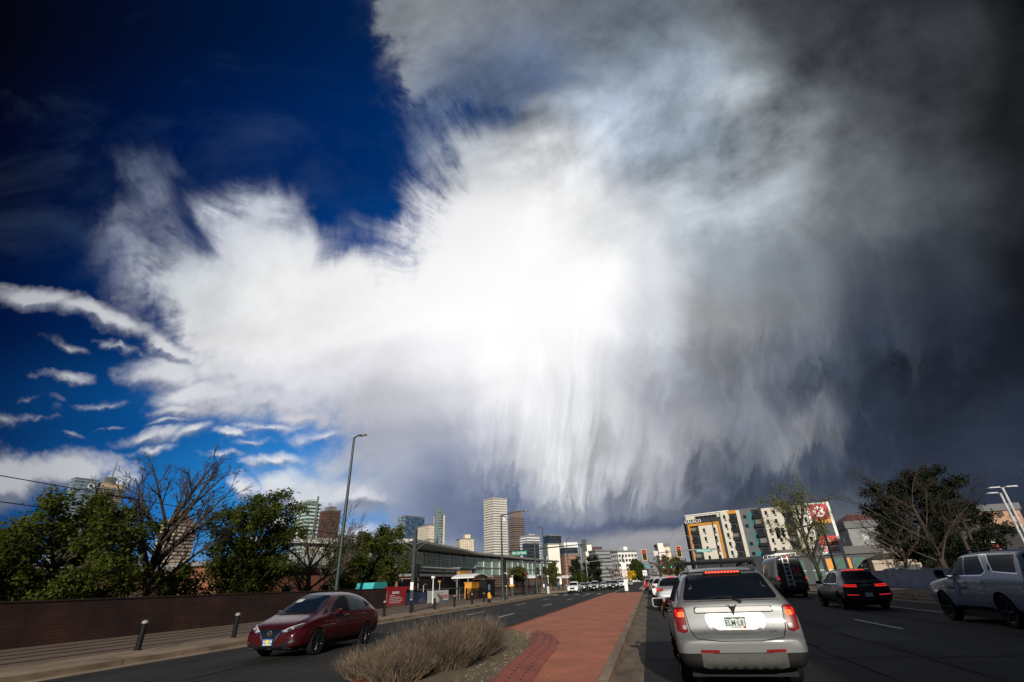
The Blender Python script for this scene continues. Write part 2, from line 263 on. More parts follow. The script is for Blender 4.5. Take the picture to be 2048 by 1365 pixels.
class MB:
    """collects shapes and links them as one mesh object"""

    def __init__(self):
        self.v, self.f, self.mi, self.uv, self.cur = [], [], [], {}, 0

    def add(self, vs, fs, uvs=None):
        o = len(self.v)
        self.v += [Vector(p) for p in vs]
        for i, f in enumerate(fs):
            if uvs:
                self.uv[len(self.f)] = uvs[i]
            self.f.append([k + o for k in f]); self.mi.append(self.cur)
        return self

    def box(self, c, s, rot=None, taper=1.0):
        x, y, z = s[0] / 2, s[1] / 2, s[2] / 2
        t = taper
        vs = [(-x, -y, -z), (x, -y, -z), (x, y, -z), (-x, y, -z), (-x * t, -y * t, z), (x * t, -y * t, z), (x * t, y * t, z), (-x * t, y * t, z)]
        m = rot if isinstance(rot, Matrix) else Matrix.Rotation(rot or 0.0, 3, 'Z')
        vs = [m @ Vector(p) + Vector(c) for p in vs]
        fs = [(3, 2, 1, 0), (4, 5, 6, 7), (0, 1, 5, 4), (1, 2, 6, 5), (2, 3, 7, 6), (3, 0, 4, 7)]
        X, Y, Z = s
        q = lambda a, b: [(0, 0), (a, 0), (a, b), (0, b)]
        return self.add(vs, fs, [q(X, Y), q(X, Y), q(X, Z), q(Y, Z), q(X, Z), q(Y, Z)])

    def bb(self, x0, x1, y0, y1, z0, z1):
        return self.box(((x0 + x1) / 2, (y0 + y1) / 2, (z0 + z1) / 2), (abs(x1 - x0), abs(y1 - y0), abs(z1 - z0)))

    def bar(self, a, b, w, h):
        a, b = Vector(a), Vector(b)
        d = b - a
        q = d.to_track_quat('Y', 'Z').to_matrix()
        return self.box((a + b) / 2, (w, d.length, h), q)

    def tube(self, pts, rad, n=8, cap=True):
        pts = [Vector(p) for p in pts]
        if isinstance(rad, (int, float)):
            rad = [rad] * len(pts)
        vs, fs = [], []
        prev = None
        for i, p in enumerate(pts):
            d = (pts[min(i + 1, len(pts) - 1)] - pts[max(i - 1, 0)]).normalized()
            if prev is None:
                a = d.orthogonal().normalized()
            else:
                a = (prev - d * prev.dot(d))
                a = a.normalized() if a.length > 1e-6 else d.orthogonal().normalized()
            prev = a
            b = d.cross(a)
            for k in range(n):
                t = 2 * math.pi * k / n
                vs.append(p + (a * math.cos(t) + b * math.sin(t)) * rad[i])
        for i in range(len(pts) - 1):
            for k in range(n):
                fs.append((i * n + k, i * n + (k + 1) % n, (i + 1) * n + (k + 1) % n, (i + 1) * n + k))
        if cap:
            fs.append(tuple(reversed(range(n)))); fs.append(tuple((len(pts) - 1) * n + k for k in range(n)))
        return self.add(vs, fs)

    def lathe(self, prof, n=24, c=(0, 0, 0), axis='Z', closed=False):
        vs, fs = [], []
        m = len(prof)
        for k in range(n):
            t = 2 * math.pi * k / n
            for r, h in prof:
                p = (r * math.cos(t), r * math.sin(t), h)
                if axis == 'X': p = (h, p[0], p[1])
                if axis == 'Y': p = (p[0], h, -p[1])
                vs.append(Vector(p) + Vector(c))
        for k in range(n):
            for j in range(m if closed else m - 1):
                a, b = k * m + j, k * m + (j + 1) % m
                e, d = ((k + 1) % n) * m + j, ((k + 1) % n) * m + (j + 1) % m
                fs.append((a, e, d, b))
        return self.add(vs, fs)

    def prism(self, poly, a, b, plane='XZ'):
        """closed outline poly (p,q) pushed from depth a to depth b"""
        f = {'XZ': lambda p, d: (p[0], d, p[1]), 'XY': lambda p, d: (p[0], p[1], d), 'YZ': lambda p, d: (d, p[0], p[1])}[plane]
        n = len(poly)
        vs = [f(p, a) for p in poly] + [f(p, b) for p in poly]
        tri = [t for t in tessellate_polygon([[Vector((p[0], p[1], 0)) for p in poly]])]
        fs = [tuple(t) for t in tri] + [tuple(i + n for i in reversed(t)) for t in tri]
        fs += [(i, (i + 1) % n, (i + 1) % n + n, i + n) for i in range(n)]
        return self.add(vs, fs)

    def build(self, name, mat, parent=None, smooth=False, angle=None, loc=None):
        me = bpy.data.meshes.new(name)
        me.from_pydata([tuple(p) for p in self.v], [], self.f)
        if self.uv:
            l = me.uv_layers.new(name="UVMap")
            for i, p in enumerate(me.polygons):
                for k, li in enumerate(p.loop_indices):
                    l.data[li].uv = self.uv[i][k] if i in self.uv else (0, 0)
        bm = bmesh.new(); bm.from_mesh(me)
        if len(self.f) < 20000:
            bmesh.ops.recalc_face_normals(bm, faces=bm.faces[:])
        if angle is not None:
            lim = R(angle)
            for e in bm.edges:
                e.smooth = len(e.link_faces) == 2 and e.calc_face_angle(0.0) < lim
        bm.to_mesh(me); bm.free()
        for m in (mat if isinstance(mat, (list, tuple)) else [mat]):
            me.materials.append(m)
        for p, i in zip(me.polygons, self.mi):
            p.material_index = i
            p.use_smooth = smooth or angle is not None
        return link(name, me, parent, loc)


def link(name, me, parent=None, loc=None):
    o = bpy.data.objects.new(name, me)
    COL.objects.link(o)
    if parent: o.parent = parent
    if loc: o.location = loc
    return o


def tag(o, label, cat, group=None, kind=None):
    if label: o['label'] = label
    if cat: o['category'] = cat
    if group: o['group'] = group
    if kind: o['kind'] = kind
    return o


def thing(name, label, cat, loc=(0, 0, 0), rz=0.0, group=None):
    o = bpy.data.objects.new(name, None)
    COL.objects.link(o)
    o.empty_display_size = 0.3
    o.location = loc; o.rotation_euler = (0, 0, rz)
    return tag(o, label, cat, group)


def setting(o):
    o['kind'] = 'structure'
    return o


def copy_tree(o, parent=None):
    c = o.copy()
    COL.objects.link(c)
    c.parent = parent
    for ch in list(o.children):
        copy_tree(ch, c)
    return c


def again(root, label, loc, rz=None, group=None, scale=None):
    c = copy_tree(root)
    c['label'] = label
    c.location = loc
    if rz is not None: c.rotation_euler = (0, 0, rz)
    if scale: c.scale = (scale,) * 3
    if group: c['group'] = group
    return c


# ------------------------------------------------------------------ materials
def new_mat(name):
    m = bpy.data.materials.new(name)
    m.use_nodes = True
    N.nt = m.node_tree
    b = N.nt.nodes['Principled BSDF']
    return m, b


def obj_co():
    return N(N.node('ShaderNodeTexCoord').outputs['Object'])


def uv_co():
    return N(N.node('ShaderNodeTexCoord').outputs['UV'])


def bump(b, h, strength=0.3, dist=0.02):
    n = N.node('ShaderNodeBump')
    N.put(n.inputs['Strength'], strength); N.put(n.inputs['Distance'], dist); N.put(n.inputs['Height'], h)
    N.nt.links.new(n.outputs[0], b.inputs['Normal'])


MATS = {}


def mat(name, base, rough=0.6, metal=0.0, vary=0.15, scale=3.0, bmp=0.0, coat=0.0, spec=0.5, emit=None, estr=0.0):
    if name in MATS: return MATS[name]
    m, b = new_mat(name)
    n = nnoise(obj_co(), scale, 5.0, 0.6)
    k = nsmooth(n, 0.25, 0.75, 1.0 - vary, 1.0 + vary)
    N.put(b.inputs['Base Color'], nmix(1.0, (*base, 1.0), nxyz(k, k, k), 'MULTIPLY'))
    N.put(b.inputs['Roughness'], N.m('ADD', rough - 0.06, n * 0.12))
    N.put(b.inputs['Metallic'], metal)
    N.put(b.inputs['Specular IOR Level'], spec)
    N.put(b.inputs['Coat Weight'], coat)
    N.put(b.inputs['Coat Roughness'], 0.04)
    if bmp: bump(b, nnoise(obj_co(), scale * 9, 3.0, 0.6), bmp, 0.01)
    if emit:
        N.put(b.inputs['Emission Color'], (*emit, 1.0)); N.put(b.inputs['Emission Strength'], estr)
    MATS[name] = m
    return m


def paint(name, base, metal=0.0, rough=0.3, coat=1.0):
    """car paint: coat over flakes, a little road dust low down"""
    m, b = new_mat(name)
    co = obj_co()
    z = nsep(co)[2]
    dirt = nsmooth(nnoise(co, 4.0, 5.0, .65) * 0.5 - z * 0.75 + 0.42, 0.1, 0.7, 0.0, 0.75)
    fl = nnoise(co, 420.0, 2.0)
    k = nsmooth(fl, 0.3, 0.7, 0.88, 1.12)
    c = nmix(1.0, (*base, 1), nxyz(k, k, k), 'MULTIPLY')
    N.put(b.inputs['Base Color'], nmix(dirt * 0.10, c, (0.09, 0.08, 0.065)))
    N.put(b.inputs['Metallic'], metal * (1.0 - dirt) if metal else 0.0)
    N.put(b.inputs['Roughness'], rough + dirt * 0.3)
    N.put(b.inputs['Coat Weight'], coat * (1.0 - dirt))
    N.put(b.inputs['Coat Roughness'], 0.05); N.put(b.inputs['Specular IOR Level'], .22)
    return m


def facade(name, wall, glass, fh, bay, fv=0.55, fu=0.7, rough=0.7, grough=0.12, sill=0.22, wall2=None, gmetal=0.0):
    """storeys of panes in a wall, laid out in metres on the UV map"""
    m, b = new_mat(name)
    u, v, _ = nsep(uv_co())
    a, c = N.m('FRACT', u / bay), N.m('FRACT', v / fh)
    cell = nxyz(N.m('FLOOR', u / bay), N.m('FLOOR', v / fh))
    wn = N.node('ShaderNodeTexWhiteNoise', noise_dimensions='2D'); N.put(wn.inputs['Vector'], cell)
    w = N(wn.outputs['Value'])
    inu = N.m('MULTIPLY', N.m('GREATER_THAN', a, (1 - fu) / 2), N.m('LESS_THAN', a, 1 - (1 - fu) / 2)) if fu < 1 else 1.0
    inv = N.m('MULTIPLY', N.m('GREATER_THAN', c, sill), N.m('LESS_THAN', c, sill + fv))
    g = N.m('MULTIPLY', inu, inv)
    n = nnoise(nxyz(u, v), 0.15, 5.0, .6)
    kk = nsmooth(n, .3, .7, .88, 1.1)
    wc = nmix(1.0, wall, nxyz(kk, kk, kk), 'MULTIPLY')
    kg = nsmooth(w, 0.0, 1.0, 0.55, 1.5)
    gc = nmix(1.0, glass, nxyz(kg, kg, kg), 'MULTIPLY')
    N.put(b.inputs['Base Color'], nmix(g, wc, gc))
    N.put(b.inputs['Roughness'], g * (grough - rough) + rough)
    N.put(b.inputs['Metallic'], g * gmetal)
    bump(b, g * -1.0, 0.6, 0.25)
    return m


def glow(name, base, e, s):
    if name in MATS: return MATS[name]
    m, b = new_mat(name)
    N.put(b.inputs['Base Color'], (*base, 1)); N.put(b.inputs['Emission Color'], (*e, 1)); N.put(b.inputs['Emission Strength'], s)
    N.put(b.inputs['Roughness'], 0.2)
    MATS[name] = m
    return m


M_METAL = mat('galvanised_steel', (.32, .33, .33), .45, .7, .15, 2.0)
M_GREEN = mat('dark_green_paint', (.022, .04, .034), .45, 0, .2, 2.0)
M_BLACK = mat('black_paint', (.010, .010, .011), .5, 0, .2, 3.0, spec=.15)
M_RUBBER = mat('rubber', (.009, .009, .009), .85, 0, .3, 8.0, spec=.12)
M_TRIM = mat('black_plastic', (.012, .012, .013), .65, 0, .2, 6.0, spec=.15)
M_CHROME = mat('chrome', (.75, .75, .75), .15, 1.0, .05)
M_RIM = mat('rim_alloy', (.35, .35, .36), .32, .9, .15, 6.0)
M_WHITE = mat('white_paint', (.78, .77, .74), .5, 0, .08, 2.0)
def jointed(name, c, step=3.05, stain=.45):
    """cast concrete with joints every few metres along Y, grime and scuffs"""
    m, b = new_mat(name)
    co = obj_co()
    x, y, z = nsep(co)
    j = N.m('LESS_THAN', N.m('FRACT', y / step + 100.0), .010)
    n = nnoise(nxyz(x * 2.0, y * .6, z * 2.0), 1.1, 7.0, .68)
    sp = nsmooth(nnoise(co, 7.0, 4.0, .6), .62, .74, 1.0, .55)
    k = nsmooth(n, .3, .7, 1.0 - stain, 1.0 + stain * .55) * sp * (1.0 - j * .7)
    N.put(b.inputs['Base Color'], nmix(1.0, (*c, 1), nxyz(k, k, k), 'MULTIPLY')); N.put(b.inputs['Roughness'], .92); N.put(b.inputs['Specular IOR Level'], .25)
    bump(b, nnoise(co, 26.0, 4.0, .65) - j * 2.0, .4, .01)
    return m


M_CONC = jointed('pale_concrete', (.27, .20, .138))
M_SIGNW = mat('sign_white', (.78, .78, .77), .4, 0, .05)
M_SIGNG = mat('sign_green', (0.0, .22, .15), .4, 0, .05)
M_TEAL = mat('sign_teal', (0.02, .26, .22), .4, 0, .05)
M_RED = mat('sign_red', (.55, .02, .03), .4, 0, .05)
M_YEL = mat('signal_yellow', (.72, .34, .02), .45, 0, .1)


def glass_mat(name, base=(.006, .007, .008), rough=.03, spec=.035):
    """tinted pane: dark body under a faint mirror of the sky"""
    if name in MATS: return MATS[name]
    m, b = new_mat(name)
    co = obj_co()
    N.put(b.inputs['Base Color'], (*base, 1)); N.put(b.inputs['Roughness'], .6); N.put(b.inputs['Specular IOR Level'], 0.0)
    g = N.node('ShaderNodeBsdfGlossy')
    N.put(g.inputs['Color'], (.9, .95, 1.0)); N.put(g.inputs['Roughness'], nsmooth(nnoise(co, 5.0, 4.0, .6), .4, .8, rough, rough + .06))
    mx = N.node('ShaderNodeMixShader'); N.put(mx.inputs[0], spec)
    l = N.nt.links
    l.new(b.outputs[0], mx.inputs[1]); l.new(g.outputs[0], mx.inputs[2]); l.new(mx.outputs[0], N.nt.nodes['Material Output'].inputs[0])
    MATS[name] = m
    return m


M_GLASS = glass_mat('tinted_glass')


def word(txt, size, mat_, parent, name='lettering', loc=(0, 0, 0), rot=None, depth=0.004, align='CENTER', squash=1.0, shear=0.0, bold=0.0):
    cu_ = bpy.data.curves.new(name, 'FONT')
    cu_.body = txt; cu_.size = size; cu_.extrude = depth; cu_.align_x = align; cu_.align_y = 'CENTER'
    cu_.space_character = 1.05; cu_.shear = shear; cu_.offset = bold; cu_.resolution_u = 3
    t = bpy.data.objects.new(name, cu_)
    COL.objects.link(t)
    bpy.context.view_layer.update()
    me = bpy.data.meshes.new_from_object(t.evaluated_get(bpy.context.evaluated_depsgraph_get()))
    bpy.data.objects.remove(t); bpy.data.curves.remove(cu_)
    me.materials.clear(); me.materials.append(mat_)
    me.transform(Matrix.Diagonal((squash, 1, 1, 1)))
    o = link(name, me, parent)
    o.matrix_local = Matrix.Translation(Vector(loc)) @ (rot or Matrix.Rotation(math.pi / 2, 4, 'X'))
    return o


def disc(c, r, n=24):
    return [(c[0] + r * math.cos(2 * math.pi * k / n), c[1] + r * math.sin(2 * math.pi * k / n)) for k in range(n)]


def roundp(poly, r, n=4):
    """round the corners of an outline"""
    out = []
    m = len(poly)
    for i in range(m):
        p, a, b = Vector(poly[i]), Vector(poly[i - 1]), Vector(poly[(i + 1) % m])
        la, lb = (a - p).length, (b - p).length
        rr = min(r, la * .45, lb * .45)
        s, e = p + (a - p) * (rr / la), p + (b - p) * (rr / lb)
        for k in range(n + 1):
            t = k / n
            q = s * (1 - t) ** 2 + p * 2 * t * (1 - t) + e * t * t
            out.append((q.x, q.y))
    return out


FACE_BACK = Matrix.Rotation(math.pi / 2, 4, 'X')                                        # reads for someone looking along +Y
def face_dir(rz): return Matrix.Rotation(rz, 4, 'Z') @ Matrix.Rotation(math.pi / 2, 4, 'X')
# ------------------------------------------------------------------ ground, road, median
def asphalt():
    m, b = new_mat('asphalt')
    co = obj_co()
    x, y, z = nsep(co)
    n1 = nnoise(nxyz(x * 1.0, y * 0.12), 0.9, 6.0, .65)
    n2 = nnoise(co, 0.35, 4.0, .6)
    g = nnoise(co, 60.0, 3.0, .7)
    crack = nnoise(nxyz(x, y * .35), 1.6, 5.0, .65, .8)
    cr = nsmooth(N.m('ABSOLUTE', crack - .5), 0.0, 0.012, 0.3, 1.0)
    k = nsmooth(n1 * .5 + n2 * .5, .32, .68, .55, 1.5) * nsmooth(g, .25, .75, .75, 1.3) * cr
    lane = N.m('ABSOLUTE', N.m('FRACT', (x + .33) / 3.63 + 20.0) - .5)
    oil = nsmooth(lane + (n1 - .5) * .12, .0, .10, .62, 1.0)
    wear = nsmooth(N.m('ABSOLUTE', lane - .24), .0, .07, 1.16, 1.0)
    k = k * oil * wear
    N.put(b.inputs['Base Color'], nmix(1.0, (.0195, .0182, .0166), nxyz(k, k, k), 'MULTIPLY'))
    N.put(b.inputs['Roughness'], 0.9); N.put(b.inputs['Specular IOR Level'], .25)
    bump(b, g, .35, .01)
    return m


def brick_paving():
    m, b = new_mat('brick_paving')
    co = obj_co()
    x, y, z = nsep(co)
    bt = N.node('ShaderNodeTexBrick', offset=0.5)
    N.put(bt.inputs['Vector'], nxyz(x, y))
    N.put(bt.inputs['Color1'], (.50, .155, .068, 1)); N.put(bt.inputs['Color2'], (.43, .128, .058, 1)); N.put(bt.inputs['Mortar'], (.15, .065, .045, 1))
    N.put(bt.inputs['Scale'], 1.0); N.put(bt.inputs['Brick Width'], .23); N.put(bt.inputs['Row Height'], .115); N.put(bt.inputs['Mortar Size'], .006)
    st = nsmooth(nnoise(co, .8, 7.0, .7), .3, .7, .74, 1.16)
    spot = nsmooth(nnoise(co, 5.0, 3.0, .5), .70, .76, 1.0, .35)
    k = st * spot
    N.put(b.inputs['Base Color'], nmix(1.0, N(bt.outputs['Color']), nxyz(k, k, k), 'MULTIPLY'))
    N.put(b.inputs['Roughness'], .85)
    bump(b, N(bt.outputs['Fac']) * -1.0 + nnoise(co, 30.0) * .4, .5, .01)
    return m


def dirt(name, c1, c2, sc=.6):
    m, b = new_mat(name)
    co = obj_co()
    n = nnoise(co, sc, 8.0, .68)
    N.put(b.inputs['Base Color'], nramp(n, [(.3, c1), (.7, c2)]))
    N.put(b.inputs['Roughness'], .95)
    bump(b, nnoise(co, 25.0, 4.0, .7), .6, .03)
    return m


def worn_paint():
    m, b = new_mat('road_paint')
    co = obj_co()
    n = nnoise(co, 9.0, 6.0, .7)
    N.put(b.inputs['Base Color'], nmix(nsmooth(n, .52, .66), (.62, .60, .55), (.07, .068, .063)))
    N.put(b.inputs['Roughness'], .7)
    return m


M_ASPH, M_BRK = asphalt(), brick_paving()
M_DIRT = dirt('dry_soil', (.09, .062, .04), (.20, .155, .10))
M_TRACK = dirt('tinted_concrete', (.10, .06, .04), (.17, .108, .074), .9)
M_LINE = worn_paint()

g = MB(); g.bb(-3000, 3000, -200, 6000, -1.0, -0.02)
setting(g.build('ground', dirt('city_ground', (.10, .09, .075), (.17, .15, .12), .05)))


def strip(name, x0, x1, z, m, y0=-30, y1=420, x0b=None, x1b=None):
    g = MB()
    n = 30
    for i in range(n):
        a, b_ = y0 + (y1 - y0) * i / n, y0 + (y1 - y0) * (i + 1) / n
        g.add([(x0, a, z), (x1, a, z), (x1, b_, z), (x0, b_, z)], [(0, 1, 2, 3)])
    return setting(g.build(name, m))


def slab(name, outline, z0, z1, m):
    g = MB(); g.prism(outline, z0, z1, 'XY')
    return setting(g.build(name, m))


strip('road', -14.1, 13.8, 0.0, M_ASPH)
cross = MB(); cross.add([(-120, 84, .004), (-14.1, 84, .004), (-14.1, 97, .004), (-120, 97, .004)], [(0, 1, 2, 3)])
setting(cross.build('side_road', M_ASPH))
cross = MB(); cross.add([(13.8, 66, .004), (90, 66, .004), (90, 88, .004), (13.8, 88, .004)], [(0, 1, 2, 3)])
setting(cross.build('forecourt', M_CONC))

# left kerb, track bed, verge
K_ = 0.13
slab('kerb', [(-14.1, -30), (-14.1, 82), (-14.26, 82), (-14.26, -30)], -.1, K_, M_CONC)
slab('gutter', [(-14.099, -30), (-13.62, -30), (-13.62, 82), (-14.099, 82)], -.1, .006, M_CONC)
slab('pavement', [(-14.262, -30), (-14.262, 82), (-16.3, 82), (-16.3, -30)], -.1, K_ - .005, M_CONC)
slab('track_bed', [(-16.302, -30), (-16.302, 82), (-22.6, 82), (-22.6, -30)], -.1, K_ - .012, M_TRACK)
slab('verge', [(-22.602, -30), (-22.602, 82), (-60, 82), (-60, -30)], -.1, K_ - .02, dirt('dry_verge', (.07, .06, .035), (.16, .13, .08)))
slab('pavement', [(-14.2, 97), (-14.2, 420), (-24, 420), (-24, 97)], -.1, K_, M_CONC)
slab('plaza', [(-24.002, 97), (-24.002, 420), (-60, 420), (-60, 97)], -.1, K_ - .02, M_CONC)
# grooved rails in the bed
for x in (-17.35, -18.78, -20.1, -21.53):
    g = MB(); g.bb(x - .06, x + .06, -30, 82, K_ - .012, K_ - .004); g.bb(x + .09, x + .13, -30, 82, K_ - .012, K_ - .006)
    tag(g.build('tram_rail', mat('rail_steel', (.022, .017, .014), .5, .3, .3, 2.0)), 'dark steel rail in the brown track bed, ' + {-17.35: 'nearest the kerb', -18.78: 'second from the kerb', -20.1: 'third from the kerb', -21.53: 'beside the dark brick wall'}[x], 'rail', 'tram rails in the track bed')

# median: brick top, kerbs, planting bed at the near end
slab('median', [(-1.02, 11.2), (-1.02, 71.0), (-5.18, 71.0), (-5.18, 19.6), (-4.5, 18.2), (-3.05, 16.2), (-2.55, 14.8), (-2.35, 11.2)], -.1, K_ + .005, M_BRK)
slab('median', [(-1.02, -10), (-1.02, 11.198), (-2.35, 11.198), (-2.0, 8), (-2.0, -10)], -.1, K_ + .005, M_BRK)
slab('kerb', [(-.85, -10), (-.85, 71.2), (-1.018, 71.2), (-1.018, -10)], -.1, K_ + .02, M_CONC)
slab('kerb', [(-5.35, -10), (-5.182, -10), (-5.182, 71.2), (-5.35, 71.2)], -.1, K_ + .01, jointed('red_kerb', (.32, .09, .045)))
slab('gutter', [(-.849, -10), (-.33, -10), (-.33, 71), (-.849, 71)], -.1, .006, jointed('gutter_concrete', (.17, .125, .085)))
slab('gutter', [(-5.351, -10), (-5.351, 71), (-5.62, 71), (-5.62, -10)], -.1, .006, M_ASPH)
slab('planting_bed', [(-2.36, 11.0), (-2.56, 14.8), (-3.06, 16.2), (-4.5, 18.2), (-5.178, 19.6), (-5.178, -10), (-2.01, -10), (-2.01, 8)], -.1, K_ - .02, M_DIRT)
# sloped, raised brick edging with weep holes between bed and paving
g = MB()
edge = [(-2.12, 7.0), (-2.42, 9.0), (-2.6, 11.0), (-2.75, 13.2), (-3.0, 15.0), (-3.4, 16.5)]
for (xa, ya), (xb, yb) in zip(edge, edge[1:]):
    w = .42
    g.add([(xa - w, ya, .11), (xa + .35, ya + .12, .145), (xb + .35, yb + .12, .145), (xb - w, yb, .11), (xa - .12, ya, .30), (xb - .12, yb, .30)],
          [(4, 1, 2, 5), (0, 4, 5, 3)])
setting(g.build('bed_edging', mat('red_concrete', (.27, .062, .038), .85, 0, .3, 3.0, .5)))
holes = MB()
for i, ((xa, ya), (xb, yb)) in enumerate(zip(edge, edge[1:])):
    for k in range(6):
        for q in (.3, .65):
            t = (k + .5 * (q > .5)) / 6
            x = xa + (xb - xa) * t - .12 + .47 * q; y = ya + (yb - ya) * t + .12 * q; z = .30 - .155 * q
            holes.box((x, y, z + .002), (.035, .05, .008))
tag(holes.build('bed_edging_pits', mat('dark_pit', (.03, .015, .012), .9)), None, None, None, 'stuff')

# right kerb, pavement
slab('kerb', [(13.8, -30), (13.96, -30), (13.96, 64), (13.8, 64)], -.1, K_, M_CONC)
slab('gutter', [(13.799, -30), (13.799, 64), (13.35, 64), (13.35, -30)], -.1, .006, M_CONC)
slab('pavement', [(13.962, -30), (20.7, -30), (20.7, 64), (13.962, 64)], -.1, K_ - .005, jointed('tan_concrete', (.21, .155, .108), 1.8))
slab('car_park', [(20.702, -30), (90, -30), (90, 65.9), (20.702, 65.9)], -.1, K_ - .02, M_ASPH)
slab('pavement', [(13.9, 89), (22, 89), (22, 420), (13.9, 420)], -.1, K_, M_CONC)

# painted markings
def dash(x, y0, y1, w=.11):
    g = MB(); g.add([(x - w / 2, y0, .006), (x + w / 2, y0, .006), (x + w / 2, y1, .006), (x - w / 2, y1, .006)], [(0, 1, 2, 3)])
    return setting(g.build('road_marking', M_LINE))


for x, ys in ((6.95, ((18.4, 22.1), (30.5, 34.2), (42.5, 46.2), (54.5, 58), (66, 70))), (10.85, ((24.6, 29.2), (37, 41), (49, 53))),
              (3.3, ((6, 9.7), (30, 33.7), (54, 57.7))),
              (-8.2, ((28.6, 32), (41.0, 45), (53.5, 57.5), (66, 70), (78, 82))), (-11.1, ((31.5, 35.5), (44, 48), (56, 60), (68, 72), (79, 83)))):
    for a, b_ in ys: dash(x, a, b_)
for i in range(9):      # pedestrian crossing past the median nose
    x = -13.2 + i * 1.55
    if not -5.6 < x < -.4: dash(x, 74.5, 77.5, .5)
dash(-5.2, 73, 120, .12); dash(-1.1, 84, 120, .12); dash(3.0, 84, 110, .12)

# tar sealed cracks and joints wander along the lanes
M_TAR = mat('tar_seal', (.005, .005, .005), .95, 0, .2, 3.0, spec=.08)
rt = random.Random(5)
for x, y0, y1, dx in ((5.1, 7, 40, .4), (8.8, 10, 60, -.5), (3.45, 9, 30, .1), (12.2, 12, 50, .3), (1.6, 15, 45, -.2), (-7.1, 16, 70, .3), (-9.9, 10, 66, -.4), (-12.4, 12, 74, .25)):
    g = MB(); pts = []
    n = int((y1 - y0) / .7); xx = x
    for i in range(n + 1):
        xx += rt.gauss(0, .045) + dx * .7 / (y1 - y0)
        pts.append((xx, y0 + (y1 - y0) * i / n, rt.uniform(.012, .04)))
    for (xa, ya, wa), (xb, yb, wb) in zip(pts, pts[1:]):
        g.add([(xa - wa, ya, .0035), (xa + wa, ya, .0035), (xb + wb, yb, .0035), (xb - wb, yb, .0035)], [(0, 1, 2, 3)])
    setting(g.build('tar_seam', M_TAR))
for y in (12.5, 19.5, 33, 47):
    g = MB(); pts = [(-.3 + 14 * i / 30, y + rt.gauss(0, .06) + i * .02, rt.uniform(.01, .03)) for i in range(31)]
    for (xa, ya, wa), (xb, yb, wb) in zip(pts, pts[1:]):
        g.add([(xa, ya - wa, .003), (xb, yb - wb, .003), (xb, yb + wb, .003), (xa, ya + wa, .003)], [(0, 1, 2, 3)])
    setting(g.build('tar_seam', M_TAR))
for x, y, w, l in ((5.0, 15.5, 1.3, 3.2), (-9.3, 26, 1.5, 5.0), (2.2, 24, 1.2, 4)):
    g = MB(); g.prism(roundp([(x, y), (x + w, y + .1), (x + w + .05, y + l), (x - .05, y + l - .1)], .08), .001, .0028, 'XY'); setting(g.build('road_patch', mat('patch_asphalt', (.013, .0125, .012), .9, 0, .3, 2.0, .4)))
# ------------------------------------------------------------------ far buildings
M_CAP = mat('roof_plant', (.16, .16, .165), .8, 0, .2, .1)


def tower(name, label, x0, x1, y, h, m, turn=0.0, deep=None, cap=None, capm=None, cat='office tower', share=None, z0=0):
    """a block whose sight line spans x0..x1 at depth y; turn swings it about its middle"""
    xc = (x0 + x1) / 2
    rz = math.atan2(-xc, y)
    wv = (x1 - x0) * math.cos(rz)
    t = R(abs(turn))
    if share is None: share = 1.0 if turn == 0 else .58
    w = wv * share / math.cos(t)
    d = deep or (wv * (1 - share) / math.sin(t) if turn else w * .8)
    k = Vector((xc, y, 0)) + Vector((-math.sin(rz), math.cos(rz), 0)) * (d * .4)
    o = thing(name, label, cat, (k.x, k.y, 0), rz + R(turn))
    b = MB(); b.bb(-w / 2, w / 2, -d / 2, d / 2, z0, h)
    b.build('wall', m, o)
    c = MB(); c.bb(-w / 2 - .4, w / 2 + .4, -d / 2 - .4, d / 2 + .4, h + .003, h + 1.6)
    c.build('parapet', capm or M_CAP, o)
    if cap:
        c = MB(); c.bb(-w * cap[0] / 2, w * cap[0] / 2, -d * .3, d * .3, h + 1.603, h + 1.6 + cap[1]); c.build('plant_room', capm or M_CAP, o)
    return o, w, d


GL_B = (.03, .06, .10)
f_white = facade('white_tower_facade', (.70, .66, .58), (.13, .13, .125), 3.9, 1.9, .46, .84)
f_brown = facade('brown_tower_facade', (.21, .15, .125), (.06, .05, .05), 3.9, 60., .45, 1.0)
f_blue = facade('blue_glass_facade', (.05, .08, .12), (.05, .10, .17), 3.8, 1.6, .8, .92, .35, .06, .1)
f_bglass = facade('grey_glass_facade', (.30, .33, .35), (.09, .15, .20), 3.6, 3.0, .72, .86, .5, .06, .15)
f_stripe = facade('striped_white_facade', (.78, .78, .77), (.10, .11, .12), 4.2, 90., .42, 1.0)
f_beige = facade('beige_facade', (.60, .53, .40), (.12, .10, .08), 3.4, 3.2, .42, .34)
f_hotel = facade('hotel_facade', (.62, .55, .43), (.16, .14, .11), 3.3, 2.6, .40, .30)
f_brick = facade('red_brick_facade', (.30, .16, .11), (.10, .08, .07), 3.4, 3.0, .42, .40)
f_grey = facade('grey_facade', (.26, .26, .26), (.08, .09, .10), 3.8, 90., .42, 1.0)
f_wgrid = facade('white_grid_facade', (.78, .76, .70), (.06, .065, .06), 4.0, 3.4, .56, .66)
f_dark = facade('dark_glass_facade', (.035, .04, .05), (.02, .026, .035), 3.8, 1.6, .75, .9, .4, .06, .15)
f_maroon = facade('maroon_facade', (.13, .045, .05), (.05, .03, .035), 3.8, 90., .45, 1.0)
f_green = facade('green_condo_facade', (.62, .70, .66), (.07, .17, .15), 3.3, 2.2, .62, .9, .5, .07, .25)
f_rust = facade('rust_brick_facade', (.34, .15, .09), (.07, .06, .05), 3.2, 3.6, .45, .5)
f_tan = facade('tan_band_facade', (.52, .42, .32), (.13, .10, .085), 3.5, 60., .45, 1.0)

